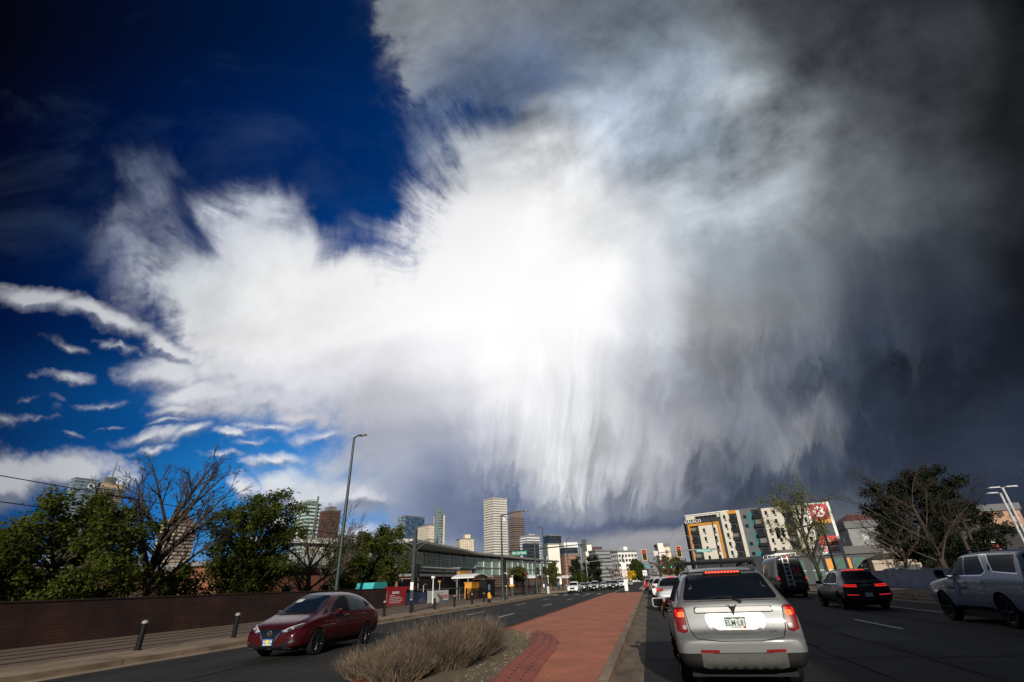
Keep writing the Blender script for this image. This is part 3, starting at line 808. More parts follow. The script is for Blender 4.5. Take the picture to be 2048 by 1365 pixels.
# tall glass block with balconies and a mast, far left
o, w, d = tower('glass_skyscraper', 'grey glass skyscraper with a tan balconied half and a tilted mast, above the left tree', -636, -592, 420, 127, f_bglass, 18, share=.86, cat='skyscraper')
b = MB(); b.bb(w / 2 + .05, w / 2 + 28, -d * .36, d * .45, 0, 122); b.build('balcony_wing', facade('balcony_facade', (.30, .22, .15), (.04, .10, .13), 3.4, 7.0, .60, .72, .6, .1), o)
for i in range(9):
    s = MB(); s.bb(w / 2 + .3, w / 2 + 29, -d * .36 - 1.6, -d * .36 - .01, 120 - i * 6.8, 120.5 - i * 6.8); s.build('balcony', mat('balcony_slab', (.36, .33, .29), .8), o)
b = MB(); b.bb(w / 2 + 2, w / 2 + 27, -d * .34, d * .4, 122.01, 126.5); b.build('penthouse', mat('tan_cladding', (.50, .36, .22), .8), o)
b = MB(); b.bb(w / 2 + 6, w / 2 + 18, -d * .2, d * .25, 126.51, 134); b.build('crown', M_CAP, o)
b = MB(); b.tube([(w / 2 + 13, 0, 134), (w / 2 + 13, 0, 158)], [.9, .25], 6); b.build('mast', M_METAL, o)
b = MB(); b.lathe([(2.3, 0), (3.3, 0), (3.3, .5), (2.3, .5)], 16, (w / 2 - 6, -d / 2 - .6, 121), 'Y', True); b.build('roof_emblem', M_WHITE, o)

# brown tower with stepped pink crown
o, w, d = tower('stepped_tower', 'brown brick tower with a stepped pinkish crown behind the bare tree', -486, -437, 420, 70, f_tan, 32, cat='office tower')
b = MB(); b.bb(-w * .36, w * .36, -d * .36, d * .36, 71.61, 76); b.build('upper_storey', f_rust, o)
b = MB(); b.lathe([(w * .33, 76.01), (w * .33, 78.5), (w * .24, 81.5), (w * .1, 83), (0, 83.2)], 8); b.build('dome', mat('pink_roof', (.42, .20, .15), .7), o)
# green glass condo tower with rounded end
o, w, d = tower('glass_condo_tower', 'pale green glass apartment tower with rounded balconies and a rooftop spire', -325, -297, 420, 78, f_green, 24, cat='apartment tower')
for i in range(22):
    z = 6 + i * 3.3
    s = MB(); s.prism([(-w / 2 - 1.5, -d * .3), (-w * .42, -d / 2 - 1.6), (w * .30, -d / 2 - 1.6), (w * .36, -d / 2 - .02), (-w / 2 - .02, -d / 2 + .2), (-w / 2 - .02, -d * .3)], z, z + .9, 'XY')
    s.build('balcony', mat('balcony_white', (.55, .62, .58), .4), o)
b = MB(); b.bb(-w * .3, w * .3, -d * .3, d * .3, 79.61, 84); b.build('penthouse', f_green, o)
b = MB(); b.bb(w * .1, w * .22, -d / 2 - 2.2, -d / 2 - 1.7, 0, 86); b.build('fin', M_CAP, o)
o, w, d = tower('brown_tower', 'dark red brown tower beside the green glass apartment tower', -368, -340, 520, 87, facade('dark_brown_facade', (.11, .05, .036), (.04, .022, .02), 3.6, 2.2, .5, .5), 28, cap=(.55, 4))
tower('office_block', 'low tan banded office block behind the small bare trees', -268.2, -240, 420, 45, f_tan, 20)
tower('office_block', 'low grey office block behind the tall street lamp', -239, -214, 430, 50, f_grey, 20)
tower('office_block', 'cream office block seen past the foot of the green glass tower', -296, -262, 400, 40, f_beige, 20)
tower('office_block', 'pale pink office block left of the blue glass tower', -388, -352.5, 720, 78, mat('pink_stone', (.52, .40, .34), .8), 14, cat='office block')
# hotel and blue glass pair
o, w, d = tower('blue_glass_tower', 'blue glass tower with a paler grey flank, left of the cream hotel', -352.4, -313, 700, 98, f_blue, 38, share=.80)
b = MB(); b.bb(-w / 2 - 6, -w / 2 - .02, -d * .5, d * .4, 0, 97); b.build('flank', f_bglass, o)
o, w, d = tower('hotel_tower', 'cream hotel tower with a tall green grey fin above it', -315, -276, 680, 82, f_hotel, 30, share=.55, cat='hotel')
b = MB(); b.bb(-w * .1, w * .42, -d * .5 - 3, -d * .5 - .02, 0, 103); b.build('fin', f_bglass, o)
b = MB(); b.bb(-w * .1, w * .1, -d * .5 - 3.6, -d * .5 - 3.02, 60, 108); b.build('fin_edge', mat('green_grey_panel', (.17, .22, .20), .5), o)
b = MB(); b.bb(w * .43, w * .72, -d * .45, d * .2, 0, 97); b.build('stair_wing', mat('cream_panel', (.66, .55, .38), .8), o)
tower('glass_block', 'low teal glass block below the hotel tower', -292, -274, 560, 58, f_blue, 10, cat='office block')
o, w, d = tower('hotel_block', 'square cream hotel with a small roof house, left of the white tower', -261.8, -235, 700, 62, f_beige, 16, share=.8, cat='hotel')
b = MB(); b.bb(-w * .1, w * .3, -d * .3, d * .3, 63.61, 69); b.build('plant_room', mat('cream_panel', (.66, .55, .38), .8), o)
tower('office_block', 'small dark office block low beside the white tower', -237, -219, 740, 44, f_dark, 10)
tower('office_block', 'narrow maroon block at the foot of the white tower', -240, -226, 820, 58, f_maroon, 10)
tower('white_tower', 'tallest white tower with thin dark window bands', -251.8, -210.6, 800, 131, f_white, 36, share=.585, capm=mat('cap_white', (.5, .48, .44), .7))
o, w, d = tower('brown_tower', 'brown banded tower with a sloping top, right of the white tower', -248.2, -216.5, 950, 118, f_brown, 40, share=.62)
b = MB(); b.prism([(-w / 2, 118), (w / 2, 118), (w * .25, 131), (-w * .25, 131)], -d * .4, d * .4, 'XZ'); b.build('sloping_top', f_brown, o)
o, w, d = tower('striped_block', 'white office block with broad dark stripes in front of the brown tower', -215.1, -178, 900, 79, f_stripe, 40, share=.62)
for x in (-.1, .12, .2):
    b = MB(); b.lathe([(0, 0), (2.2, .5), (2.6, 1.6)], 10, (w * x, -d * .2, 80.7)); b.build('dish_aerial', M_WHITE, o)
tower('dark_glass_block', 'dark glass block in front of the striped white office block', -150, -128, 640, 47, f_dark, 20, share=.7)
tower('dark_glass_block', 'dark slate glass block above the white windowless block', -153, -124, 800, 68, f_dark, 24, share=.7)
tower('white_block', 'plain white windowless block right of the lamp post', -112.8, -96, 600, 42, mat('cream_render', (.80, .76, .66), .8, 0, .06, .05), 22, share=.8, cat='office block')
o, w, d = tower('brick_block', 'tan brick block with a white topped dark storey', -96, -75.3, 605, 30, f_brick, 20, share=.75)
b = MB(); b.bb(-w / 2, w / 2, -d / 2, d / 2, 31.61, 38); b.build('recessed_storey', f_dark, o)
b = MB(); b.bb(-w / 2 - .5, w / 2 + .5, -d / 2 - .5, d / 2 + .5, 38.01, 43.5); b.build('white_top', M_WHITE, o)
tower('white_block', 'small pale block behind the tan brick block', -83, -68, 700, 46, mat('cream_render', (.80, .76, .66), .8), 15, cat='office block')
tower('maroon_block', 'long maroon block behind the dark pine', -85.2, -62, 800, 48, f_maroon, 10, share=.8)
tower('grey_block', 'grey concrete block with dark bands behind the dark pine', -62.8, -34.9, 600, 32, f_grey, 26, share=.7)
o, w, d = tower('white_grid_block', 'white block with a grid of dark windows near the road end', -31.4, -7.2, 500, 25, f_wgrid, 30, share=.72)
b = MB(); b.bb(-w * .08, w * .12, -d * .3, d * .3, 26.61, 30); b.build('stair_tower', M_WHITE, o)
o, w, d = tower('cream_apartments', 'cream and yellow low apartments left of the dark sided building', 6.5, 15.5, 330, 19, facade('cream_apartment_facade', (.70, .60, .42), (.05, .05, .05), 3.6, 3.4, .45, .5), 12, share=.8, cat='apartments')
b = MB(); b.bb(-w * .5, -w * .05, -d * .5 - 1.2, -d * .5 - .02, 10, 21); b.build('white_bay', mat('cream_render', (.80, .76, .66), .8), o)
tower('road_end_block', 'low grey block closing the far end of the road', -6, 14, 700, 12, f_grey, 8, cat='office block')

# ------------------------------------------------------------------ campus hall with the swooping roof
hall = thing('campus_hall', 'long glass hall under a swooping grey roof behind the tram stop', 'hall', (-40, 72, 0))
b = MB()
prof = [(0, 8.5, 6.4), (26, 8.75, 4.0), (46, 9.0, 1.0), (90, 9.6, .8), (170, 10.9, .8)]      # y, z, overhang towards the road
vs = []
for y, z, oh in prof:
    vs += [(oh, y, z - .18), (-26, y, z + 1.9), (-26, y, z + 1.3), (0.0, y, z - .75), (oh, y, z - .55)]
fs = []
for i in range(len(prof) - 1):
    for k in range(5):
        fs.append((i * 5 + k, i * 5 + (k + 1) % 5, i * 5 + 5 + (k + 1) % 5, i * 5 + 5 + k))
fs += [(0, 1, 2, 3, 4), tuple(len(vs) - 5 + k for k in (4, 3, 2, 1, 0))]
b.add(vs, fs); b.build('roof', mat('zinc_roof', (.52, .52, .50), .5, .3, .12, .3), hall)
b = MB(); b.bb(-26, -.3, 2, 168, 0, 7.6); b.build('core', mat('hall_core', (.20, .22, .20), .7), hall)
g_hall = facade('hall_glazing', (.50, .60, .52), (.20, .36, .30), 1.35, .9, .86, .86, .4, .12, .08, gmetal=.0)
n = 22
for i in range(n):
    y0, y1 = 4 + i * 7.3, 4 + (i + 1) * 7.3 - .35
    zt = 7.6 + max(0, (y0 - 30)) * .0135
    zb = 5.0 if y0 < 42 else 3.6
    w_ = MB(); w_.add([(-.05, y1, zb), (-.05, y0, zb), (-.05, y0, zt), (-.05, y1, zt)][::-1], [(0, 1, 2, 3)], [[(7, zt), (0, zt), (0, zb), (7, zb)]])
    w_.build('glazing_bay', g_hall, hall)
    c = MB(); c.bb(-.15, .12, y1, y1 + .34, zb - .02, zt); c.build('column', mat('pale_green_metal', (.55, .62, .56), .4), hall)
    if i % 2 == 0:
        c = MB(); c.bb(-.02, .22, y0, y0 + 14.25, zb + (zt - zb) * .5, zb + (zt - zb) * .5 + .12); c.build('transom', mat('pale_green_metal', (.55, .62, .56), .4), hall)
b = MB(); b.bb(-.2, .5, 2, 44, 4.25, 4.95); b.build('spandrel', mat('pale_green_metal', (.55, .62, .56), .4), hall)
b = MB(); b.bb(-.2, .3, 2, 168, 0, 3.58); b.build('plinth', facade('plinth_brick', (.26, .115, .075), (.05, .04, .035), 3.4, 5.0, .5, .5), hall)

# brick terrace blocks and low brick campus houses behind the wall
def brick_house(label, x0, x1, y0, y1, h, m, roofm, over=.5, pitch=0.0):
    o = thing('brick_house', label, 'building', ((x0 + x1) / 2, (y0 + y1) / 2, 0))
    w, d = (x1 - x0) / 2, (y1 - y0) / 2
    b = MB(); b.bb(-w, w, -d, d, 0, h); b.build('wall', m, o)
    b = MB()
    if pitch:
        b.prism([(-d - over, h + .003), (d + over, h + .003), (0, h + pitch)], -w - over, w + over, 'YZ')
    else:
        b.bb(-w - over, w + over, -d - over, d + over, h + .003, h + .35)
    b.build('roof', roofm, o)
    k = 0
    for y in [(-d + 2.2 + i * 3.4) for i in range(int((2 * d - 3) / 3.4))][:10]:
        f = MB(); f.bb(w + .003, w + .06, y - .6, y + .6, 1.0, 2.3); f.build('window', M_GLASS, o)
        f = MB(); f.bb(w + .003, w + .14, y - .75, y + .75, .86, .99); f.build('sill', M_CONC, o)
    return o


m_rb = mat('rust_brick', (.30, .115, .065), .85, 0, .2, .8, .3)
m_rb2 = mat('brown_brick', (.20, .10, .065), .85, 0, .2, .8, .3)
m_shing = mat('dark_shingles', (.035, .034, .036), .85, 0, .25, 1.0, .3)
brick_house('long low rust brick building behind the middle trees', -46, -36, 38, 70, 4.0, m_rb, mat('flat_roof', (.20, .19, .18), .8))
brick_house('brown brick building with pale roof edge behind the bare tree', -52, -40, 22, 36, 3.6, m_rb2, mat('flat_roof_pale', (.50, .49, .47), .8))
brick_house('low house with a dark pitched roof behind the leftmost tree', -56, -42, 6, 19, 2.6, m_rb2, m_shing, .6, 2.2)
brick_house('brown brick terrace under the glass hall', -38, -34, 72, 100, 3.2, m_rb2, mat('flat_roof', (.20, .19, .18), .8))

# ------------------------------------------------------------------ white, orange and charcoal apartment building
apt = thing('apartment_building', 'white apartment building with orange and charcoal frames and a teal mural', 'apartments', (16.27, 230, 0), math.atan2(-.4793, .8776))
m_cream = mat('cream_stucco', (.72, .67, .56), .85, 0, .07, .2)
m_char = mat('charcoal_panel', (.045, .047, .052), .6, 0, .15, .3)
m_oran = mat('orange_panel', (.70, .30, .035), .6, 0, .1, .3)
m_gpan = mat('grey_panel', (.15, .155, .16), .7, 0, .1, .3)
m_dglass = glass_mat('window_glass', (.02, .024, .026), .05)


def apart(name, m, x0, x1, y0, y1, z0, z1):
    b = MB(); b.bb(x0, x1, y0, y1, z0, z1)
    return b.build(name, m, apt)


D = 18.0
apart('wall', m_cream, 3.2, 21.6, .6, D, 0, 25.2)
apart('wall', m_cream, 31.0, 33.6, 0, D, 0, 25.0)
apart('wall', m_cream, 34.6, 41.8, 0, D, 0, 24.6)
apart('wall', m_cream, 24.9, 26.2, 0, D, 0, 25.1)
apart('wall', m_cream, 45.1, 50.1, 0, D, 0, 24.2)
apart('wall', m_cream, 53.1, 54.3, 0, D, 0, 23.9)
apart('wall', m_cream, 18.35, 21.61, 0, .6, 0, 25.2)
apart('podium', m_char, 3.4, 54.3, -.35, -.003, 0, 7.9)
apart('mural_strip', m_gpan, 26.21, 30.99, .15, D, 0, 25.3)
apart('side_wing', m_char, -.6, 3.19, 6, 60, 0, 23.2)
for k in range(6):
    z = 2.0 + k * 3.4
    for yy in (9, 17, 25, 33, 41, 50):
        f = apart('side_window', m_dglass, -.66, -.605, yy, yy + 4, z, z + 2.0)
apart('roof_parapet', M_WHITE, 3.0, 21.8, .3, 1.2, 25.203, 25.6)
# orange frame with charcoal surround on the left bay
for a in ((3.9, 18.34, -.5, .59, 21.75, 23.4), (17.45, 18.34, -.5, .59, 7.9, 21.74), (3.2, 3.89, -.5, .59, 7.9, 23.4)):
    apart('charcoal_frame', m_char, *a)
for a in ((3.9, 17.44, -.42, .58, 20.9, 21.74), (16.5, 17.44, -.42, .58, 7.9, 20.89), (3.9, 4.5, -.42, .58, 7.9, 20.89)):
    apart('orange_frame', m_oran, *a)
apart('recess_wall', m_cream, 8.3, 16.49, -.1, .59, 7.9, 20.89)
word('KALACO', 1.75, M_WHITE, apt, 'sign_lettering', (6.6, -.52, 22.6), depth=.05, bold=.03)
# roof terrace
apart('terrace_recess', m_char, 7.6, 16.8, .25, .59, 23.41, 24.6)
for i in range(5):
    apart('terrace_window', m_dglass, 8.0 + i * 1.75, 9.3 + i * 1.75, .2, .249, 23.5, 24.4)
# recessed balcony stacks
m_rail = mat('balcony_rail', (.02, .02, .021), .5)
for n_, (x0, x1, zt) in enumerate(((4.51, 8.29, 20.88), (21.62, 24.89, 24.0), (33.61, 34.59, 24.6), (41.81, 45.09, 24.2), (50.11, 53.09, 23.9))):
    if x1 - x0 < 2: x0, x1 = 31.2, 34.6
    if n_ == 2:
        continue
    apart('balcony_back', m_char, x0, x1, .5, 2.2, 0, zt)
    k = 0
    z = zt - 2.75
    while z > 3:
        apart('balcony', m_char, x0, x1, -.25, .49, z - .35, z - .02)
        apart('balcony_door', m_dglass if (k + n_) % 3 else mat('curtained_glass', (.20, .22, .19), .15), x0 + .3, x0 + (x1 - x0) * .62, -.0 + .42, .497, z, z + 2.1)
        b = MB()
        for q in range(9): b.bb(x0 + (x1 - x0) * q / 8 - .03, x0 + (x1 - x0) * q / 8 + .03, -.22, -.16, z, z + 1.0)
        b.bb(x0, x1, -.23, -.15, z + 1.0, z + 1.08); b.bb(x0, x1, -.2, -.18, z + .05, z + .75)
        b.build('balcony_rail', m_rail, apt)
        z -= 3.4; k += 1
apart('balcony_head', m_oran, 21.62, 24.89, -.1, 2.2, 24.01, 25.25)
# second balcony stack right of the mural
x0, x1 = 31.35, 34.3
for a in apt.children[:]:
    pass
apart('balcony_stack', m_char, 31.02, 34.58, -.28, -.004, 7.9, 24.9)
for k in range(5):
    z = 21.6 - k * 3.4
    apart('balcony_door', mat('curtained_glass', (.20, .22, .19), .15) if k % 2 else m_dglass, x0 + .2, x1 - .5, -.33, -.283, z + 1.0, z + 2.5)
    apart('balcony', m_rail, x0 - .1, x1 + .1, -1.0, -.285, z - .25, z + .95)
# small paired windows
for xs, zs in (((10.6, 15.0), (20.0 - 1.9, 16.6 - 1.9 + .1, 13.1 - 1.9, 9.6 - 1.9)), ((20.0,), (22.3, 18.9, 15.5, 12.2, 8.9)), ((36.2, 39.1), (22.1, 18.8, 15.5, 12.2, 8.9)), ((47.3, 49.2), (21.6, 18.3, 15.0, 11.7)), ((53.7,), (21.4,))):
    for x in xs:
        for z in zs:
            yy = -.1 if x < 16 else 0
            f = apart('window', m_dglass, x - .55, x + .35, yy - .06, yy - .003, z, z + 1.5)
            b = MB(); b.bb(x - .2, x + .55, yy - .05, yy - .003, z - .75, z - .2); b.build('vent_grille', m_char, apt)
# teal mural: rings and drops on the grey strip
m_teal = mat('teal_paint', (.03, .24, .25), .7)
b = MB()
for cx_, cz, rr in ((28.6, 13.4, 2.0), (28.6, 13.4, 1.25), (28.2, 20.0, 1.6), (29.0, 8.2, 1.7)):
    b.lathe([(rr, 0), (rr + .22, 0), (rr + .22, .06), (rr, .06)], 20, (cx_, .08, cz), 'Y', True)
b.build('mural', m_teal, apt)
for pl in ([(29.6, 23.6), (30.7, 24.0), (30.8, 19.0), (30.4, 18.2), (30.2, 20.6)], [(29.0, 22.6), (29.4, 22.4), (29.2, 18.4), (28.9, 18.6)], [(27.2, 6.6), (29.6, 3.5), (30.7, 8.6), (29.9, 10.0)], [(30.1, 17.0), (30.5, 17.2), (30.6, 12.4), (30.2, 12.2)]):
    b = MB(); b.prism(pl, .05, .14, 'XZ'); b.build('mural_shape', m_teal, apt)
for z in (21.7, 18.3, 11.8, 8.3, 5):
    apart('mural_window', m_dglass, 27.3, 28.5, .02, .047, z, z + 1.2)

# ------------------------------------------------------------------ right hand side
# shop with orange panels behind the price sign
shop = thing('fuel_shop', 'low dark fuel station shop with orange panels and big windows', 'shop', (21, 92, 0), R(-8))
b = MB(); b.bb(0, 14, 0, 10, 0, 3.9); b.build('wall', m_char, shop)
b = MB(); b.bb(-.3, 14.3, -.3, 10.3, 3.903, 5.0); b.build('fascia', mat('fascia_grey', (.09, .085, .08), .6), shop)
for i in range(5):
    if i in (0, 2, 3): b = MB(); b.bb(.7 + i * 2.8, 1.2 + i * 2.8 + .5 * (i == 2), -.06, -.003, .1, 3.4); b.build('orange_panel', m_oran, shop)
    b = MB(); b.bb(1.4 + i * 2.8, 3.2 + i * 2.8, -.05, -.003, .3, 3.4); b.build('window', mat('pale_green_glass', (.10, .17, .14), .12), shop)
    b = MB(); b.bb(1.35 + i * 2.8, 3.25 + i * 2.8, -.12, -.052, 1.8, 1.88); b.build('window_bar', M_WHITE, shop)
b = MB(); b.bb(6.4, 7.2, -.12, -.065, 1.0, 1.9); b.build('notice', M_SIGNW, shop)
for label, x0, x1, y, h, m, tn in (('plain grey apartment block with small windows behind the price sign', 44.5, 58.5, 140, 10.7, facade('grey_apartment_facade', (.22, .22, .22), (.45, .47, .48), 3.6, 6.5, .34, .20), 14),
                                   ('tan brick apartment slab far right behind the dark evergreen', 80, 92, 152, 13.6, facade('tan_brick_facade', (.42, .24, .15), (.10, .07, .05), 2.9, 2.6, .5, .55), 24),
                                   ('brick apartment block glimpsed left of the dark evergreen trunk', 62, 76, 150, 8.2, f_rust, 20)):
    tower('apartment_block', label, x0, x1, y, h, m, tn, cat='apartments', share=.7)
o = thing('red_roof_house', 'dark red hipped roof house rising behind the grey block', 'house', (62, 165, 0), R(12))
b = MB(); b.bb(-8, 8, -6, 6, 0, 12); b.build('wall', m_rb2, o)
b = MB(); b.add([(-9, -7, 12), (9, -7, 12), (9, 7, 12), (-9, 7, 12), (-4, 0, 16), (5, 0, 16)], [(0, 1, 5, 4), (1, 2, 5), (2, 3, 4, 5), (3, 0, 4), (0, 3, 2, 1)]); b.build('roof', mat('dark_red_roof', (.10, .035, .03), .8), o)
o = thing('cream_house', 'cream gabled house with a dark shingle roof and skylights', 'house', (52, 90, 0), R(-14))
b = MB(); b.bb(-9, 6, -4.5, 4.5, 0, 3.5); b.build('wall', mat('cream_siding', (.48, .40, .31), .8), o)
b = MB(); b.prism([(-9.6, 3.3), (6.6, 3.3), (3.4, 6.2), (-6.4, 6.2)], -5.2, 5.2, 'XZ'); b.build('roof', m_shing, o)
b = MB(); b.prism([(-1.2, 3.3), (5.8, 3.3), (2.3, 6.0)], -5.6, -5.21, 'XZ'); b.build('gable', mat('cream_siding', (.48, .40, .31), .8), o)
b = MB(); b.bb(1.6, 3.0, -5.68, -5.603, 3.6, 4.4); b.build('window', M_GLASS, o)
for i in range(4):
    b = MB(); b.box((-6.6 + i * 1.2, -5.0, 4.9), (.7, .5, .08), Matrix.Rotation(R(15), 3, 'X')); b.build('skylight', mat('skylight', (.35, .37, .38), .2), o)
for label, x, y, w, d, h, m, rm in (('low cream shed with a dark flat roof right of the shop', 38, 92, 5, 6, 3.0, mat('cream_siding', (.48, .40, .31), .8), m_shing), ('orange awninged low shop behind the parked cars', 43, 88, 4, 5, 3.3, m_oran, mat('flat_roof', (.20, .19, .18), .8)),
                                    ('red painted kiosk with a white roof beside the tree trunk', 34.2, 64.5, 1.1, 1.2, 3.6, mat('red_kiosk', (.25, .03, .025), .6), M_WHITE), ('small white gabled hut behind the chain link fence', 40.5, 82, 2.2, 3, 2.6, M_WHITE, mat('grey_roof', (.25, .26, .28), .7))):
    o = thing('small_building', label, 'shed', (x, y, 0), R(-10))
    b = MB(); b.bb(-w, w, -d, d, 0, h); b.build('wall', m, o)
    b = MB(); b.prism([(-w - .4, h + .003), (w + .4, h + .003), (w * .6, h + .7), (-w * .6, h + .7)], -d - .4, d + .4, 'XZ'); b.build('roof', rm, o)
    b = MB(); b.bb(-w * .5, w * .1, -d - .05, -d - .003, .1, 2.1); b.build('door', m_char, o)

# unseen building added behind the viewer to shade the right hand lanes
b = MB(); b.bb(17.5, 60, -70, -9, 0, 21)
setting(b.build('shade_blocker', f_tan))
b = MB(); b.bb(17.2, 60.3, -70.3, -8.7, 21.003, 21.8)
setting(b.build('shade_blocker_roof', M_CAP))
# ------------------------------------------------------------------ trees
def leafm(name, c1, c2, trans=.35, rough=.6):
    m, b = new_mat(name)
    co = obj_co()
    n = nnoise(co, 1.1, 5.0, .65)
    N.put(b.inputs['Base Color'], nramp(n, [(.3, c1), (.7, c2)]))
    N.put(b.inputs['Roughness'], rough); N.put(b.inputs['Specular IOR Level'], .15)
    t = N.node('ShaderNodeBsdfTranslucent'); N.put(t.inputs[0], nramp(n, [(.3, (c1[0] * 1.5, c1[1] * 1.5, c1[2])), (.7, (c2[0] * 1.5, c2[1] * 1.5, c2[2]))]))
    mx = N.node('ShaderNodeMixShader'); N.put(mx.inputs[0], trans)
    l = N.nt.links
    l.new(b.outputs[0], mx.inputs[1]); l.new(t.outputs[0], mx.inputs[2])
    l.new(mx.outputs[0], N.nt.nodes['Material Output'].inputs[0])
    return m


def barkm(name, c):
    m, b = new_mat(name)
    x, y, z = nsep(obj_co())
    n = nnoise(nxyz(x * 6, y * 6, z * 1.2), 2.0, 6.0, .65)
    N.put(b.inputs['Base Color'], nramp(n, [(.3, tuple(q * .6 for q in c)), (.7, tuple(q * 1.3 for q in c))]))
    N.put(b.inputs['Roughness'], .9)
    bump(b, n, .6, .03)
    return m


M_BARK, M_BARK2 = barkm('dark_bark', (.045, .034, .026)), barkm('grey_bark', (.085, .066, .052))
M_LEAF = leafm('spring_leaves', (.02, .038, .006), (.095, .11, .015))
M_LEAF2 = leafm('olive_leaves', (.055, .07, .018), (.13, .12, .03))
M_CONI = leafm('evergreen_needles', (.007, .012, .006), (.020, .026, .011), .05, .9)
M_LEAF3 = leafm('young_olive_leaves', (.10, .115, .03), (.22, .21, .055))


def bez(rg, a, b, lift, n, wob):
    m = (a + b) / 2 + Vector((rg.gauss(0, wob), rg.gauss(0, wob), lift + rg.gauss(0, wob)))
    return [a * (1 - t) ** 2 + m * 2 * t * (1 - t) + b * t * t for t in [i / n for i in range(n + 1)]]


def along(pts, t):
    k = t * (len(pts) - 1); i = min(int(k), len(pts) - 2)
    return pts[i].lerp(pts[i + 1], k - i), (pts[i + 1] - pts[i]).normalized()


def tree(name, label, loc, h, seed, leaf=None, count=0, lsize=.16, wide=(3, 3), low=.22, trunk_r=.18, bark=None, lean=(0, 0), cat='tree', group=None, blobr=.3, min_r=.011, n1=14, n2=6, n3=4, n4=3, fork=.22, egg=.5, up=.5, thin=1.0):
    """trunk with limbs grown out to an egg shaped crown; leaves scattered round the outer twigs"""
    rg = random.Random(seed)
    o = thing(name, label, cat, loc, 0, group)
    z0, z1 = h * low, h * .97
    zc = z0 + (z1 - z0) * egg
    off = lambda z: Vector((lean[0] * z, lean[1] * z, 0))
    t = MB(); tips = []
    def seg(pts, r0, r1, n):
        m = len(pts) - 1
        t.tube(pts, [max(r0 + (r1 - r0) * i / m, min_r) for i in range(m + 1)], n, cap=False)
    # trunk
    tz = h * (fork + .35)
    tr = [off(z) + Vector((rg.gauss(0, .05), rg.gauss(0, .05), z)) for z in [tz * i / 5 - (.1 if i == 0 else 0) for i in range(6)]]
    seg(tr, trunk_r, trunk_r * .55, 9)
    t.tube([tr[0] - Vector((0, 0, .1)), tr[0] + Vector((0, 0, .35))], [trunk_r * 1.5, trunk_r * .98], 9, cap=False)
    for i in range(n1):
        az = 2 * math.pi * (i * .381966 + rg.uniform(-.05, .05))
        cz = 1 - 1.75 * ((i + .5) / n1) + rg.uniform(-.08, .08)
        cz = max(-.85, min(1, cz)); sr = math.sqrt(max(0, 1 - cz * cz))
        k = rg.uniform(.82, 1.08)
        zt = zc + (cz * (z1 - zc) if cz > 0 else cz * (zc - z0)) * k
        tgt = off(zt) + Vector((math.cos(az) * sr * wide[0] * k, math.sin(az) * sr * wide[1] * k, zt))
        hd = (Vector((tgt.x, tgt.y, 0)) - off(zt)).length
        zs = max(h * fork * .8, min(tz, zt - hd * up - h * .08))
        st = along(tr, max(0, min(1, zs / tz)))[0]
        p1 = bez(rg, st, tgt, hd * .06, 7, hd * .07 + .05)
        r1 = trunk_r * rg.uniform(.32, .5) * thin
        seg(p1, r1, r1 * .22, 6)
        L1 = (tgt - st).length
        for j in range(n2):
            u = .22 + .76 * (j + rg.random()) / n2
            a, d = along(p1, u)
            q = d.orthogonal().normalized(); q.rotate(Quaternion(d, rg.uniform(0, 6.28)))
            ang = rg.uniform(.45, .95)
            L2 = L1 * rg.uniform(.22, .4) * (1.25 - .6 * u)
            e = a + (d * math.cos(ang) + q * math.sin(ang) + Vector((0, 0, .28))).normalized() * L2
            p2 = bez(rg, a, e, L2 * .05, 4, L2 * .09)
            r2 = max(r1 * (1 - .75 * u) * .55, min_r)
            seg(p2, r2, r2 * .35, 4)
            tips.append((e, L2))
            for k3 in range(n3):
                u3 = .25 + .75 * (k3 + rg.random()) / n3
                a3, d3 = along(p2, u3)
                q = d3.orthogonal().normalized(); q.rotate(Quaternion(d3, rg.uniform(0, 6.28)))
                ang = rg.uniform(.4, .9); L3 = L2 * rg.uniform(.35, .6)
                e3 = a3 + (d3 * math.cos(ang) + q * math.sin(ang) + Vector((0, 0, .22))).normalized() * L3
                p3 = bez(rg, a3, e3, 0, 3, L3 * .1)
                r3 = max(r2 * .5, min_r)
                seg(p3, r3, min_r, 3)
                tips.append((e3, L3))
                for k4 in range(n4):
                    a4, d4 = along(p3, rg.uniform(.25, 1))
                    q = d4.orthogonal().normalized(); q.rotate(Quaternion(d4, rg.uniform(0, 6.28)))
                    L4 = L3 * rg.uniform(.4, .75)
                    seg([a4, a4 + (d4 + q * .7 + Vector((0, 0, .15))).normalized() * L4], min_r, min_r * .7, 3)
    t.build('trunk', bark or M_BARK, o, smooth=True)
    if count:
        c = MB()
        for i in range(count):
            p, L = tips[rg.randrange(len(tips))]
            q = p + Vector((rg.gauss(0, blobr), rg.gauss(0, blobr), rg.gauss(0, blobr * .8)))
            if q.z < .15: continue
            s = lsize * rg.uniform(.4, 1.5)
            a = Vector((rg.gauss(0, 1), rg.gauss(0, 1), rg.gauss(0, .6) - .2)).normalized()
            b_ = a.orthogonal().normalized(); b_.rotate(Quaternion(a, rg.uniform(0, 6.28)))
            c.add([q - a * s * .6, q + b_ * s * .36, q + a * s * .6, q - b_ * s * .36 + a.cross(b_) * s * .12], [(0, 1, 2, 3)])
        c.build('crown', leaf, o)
    return o


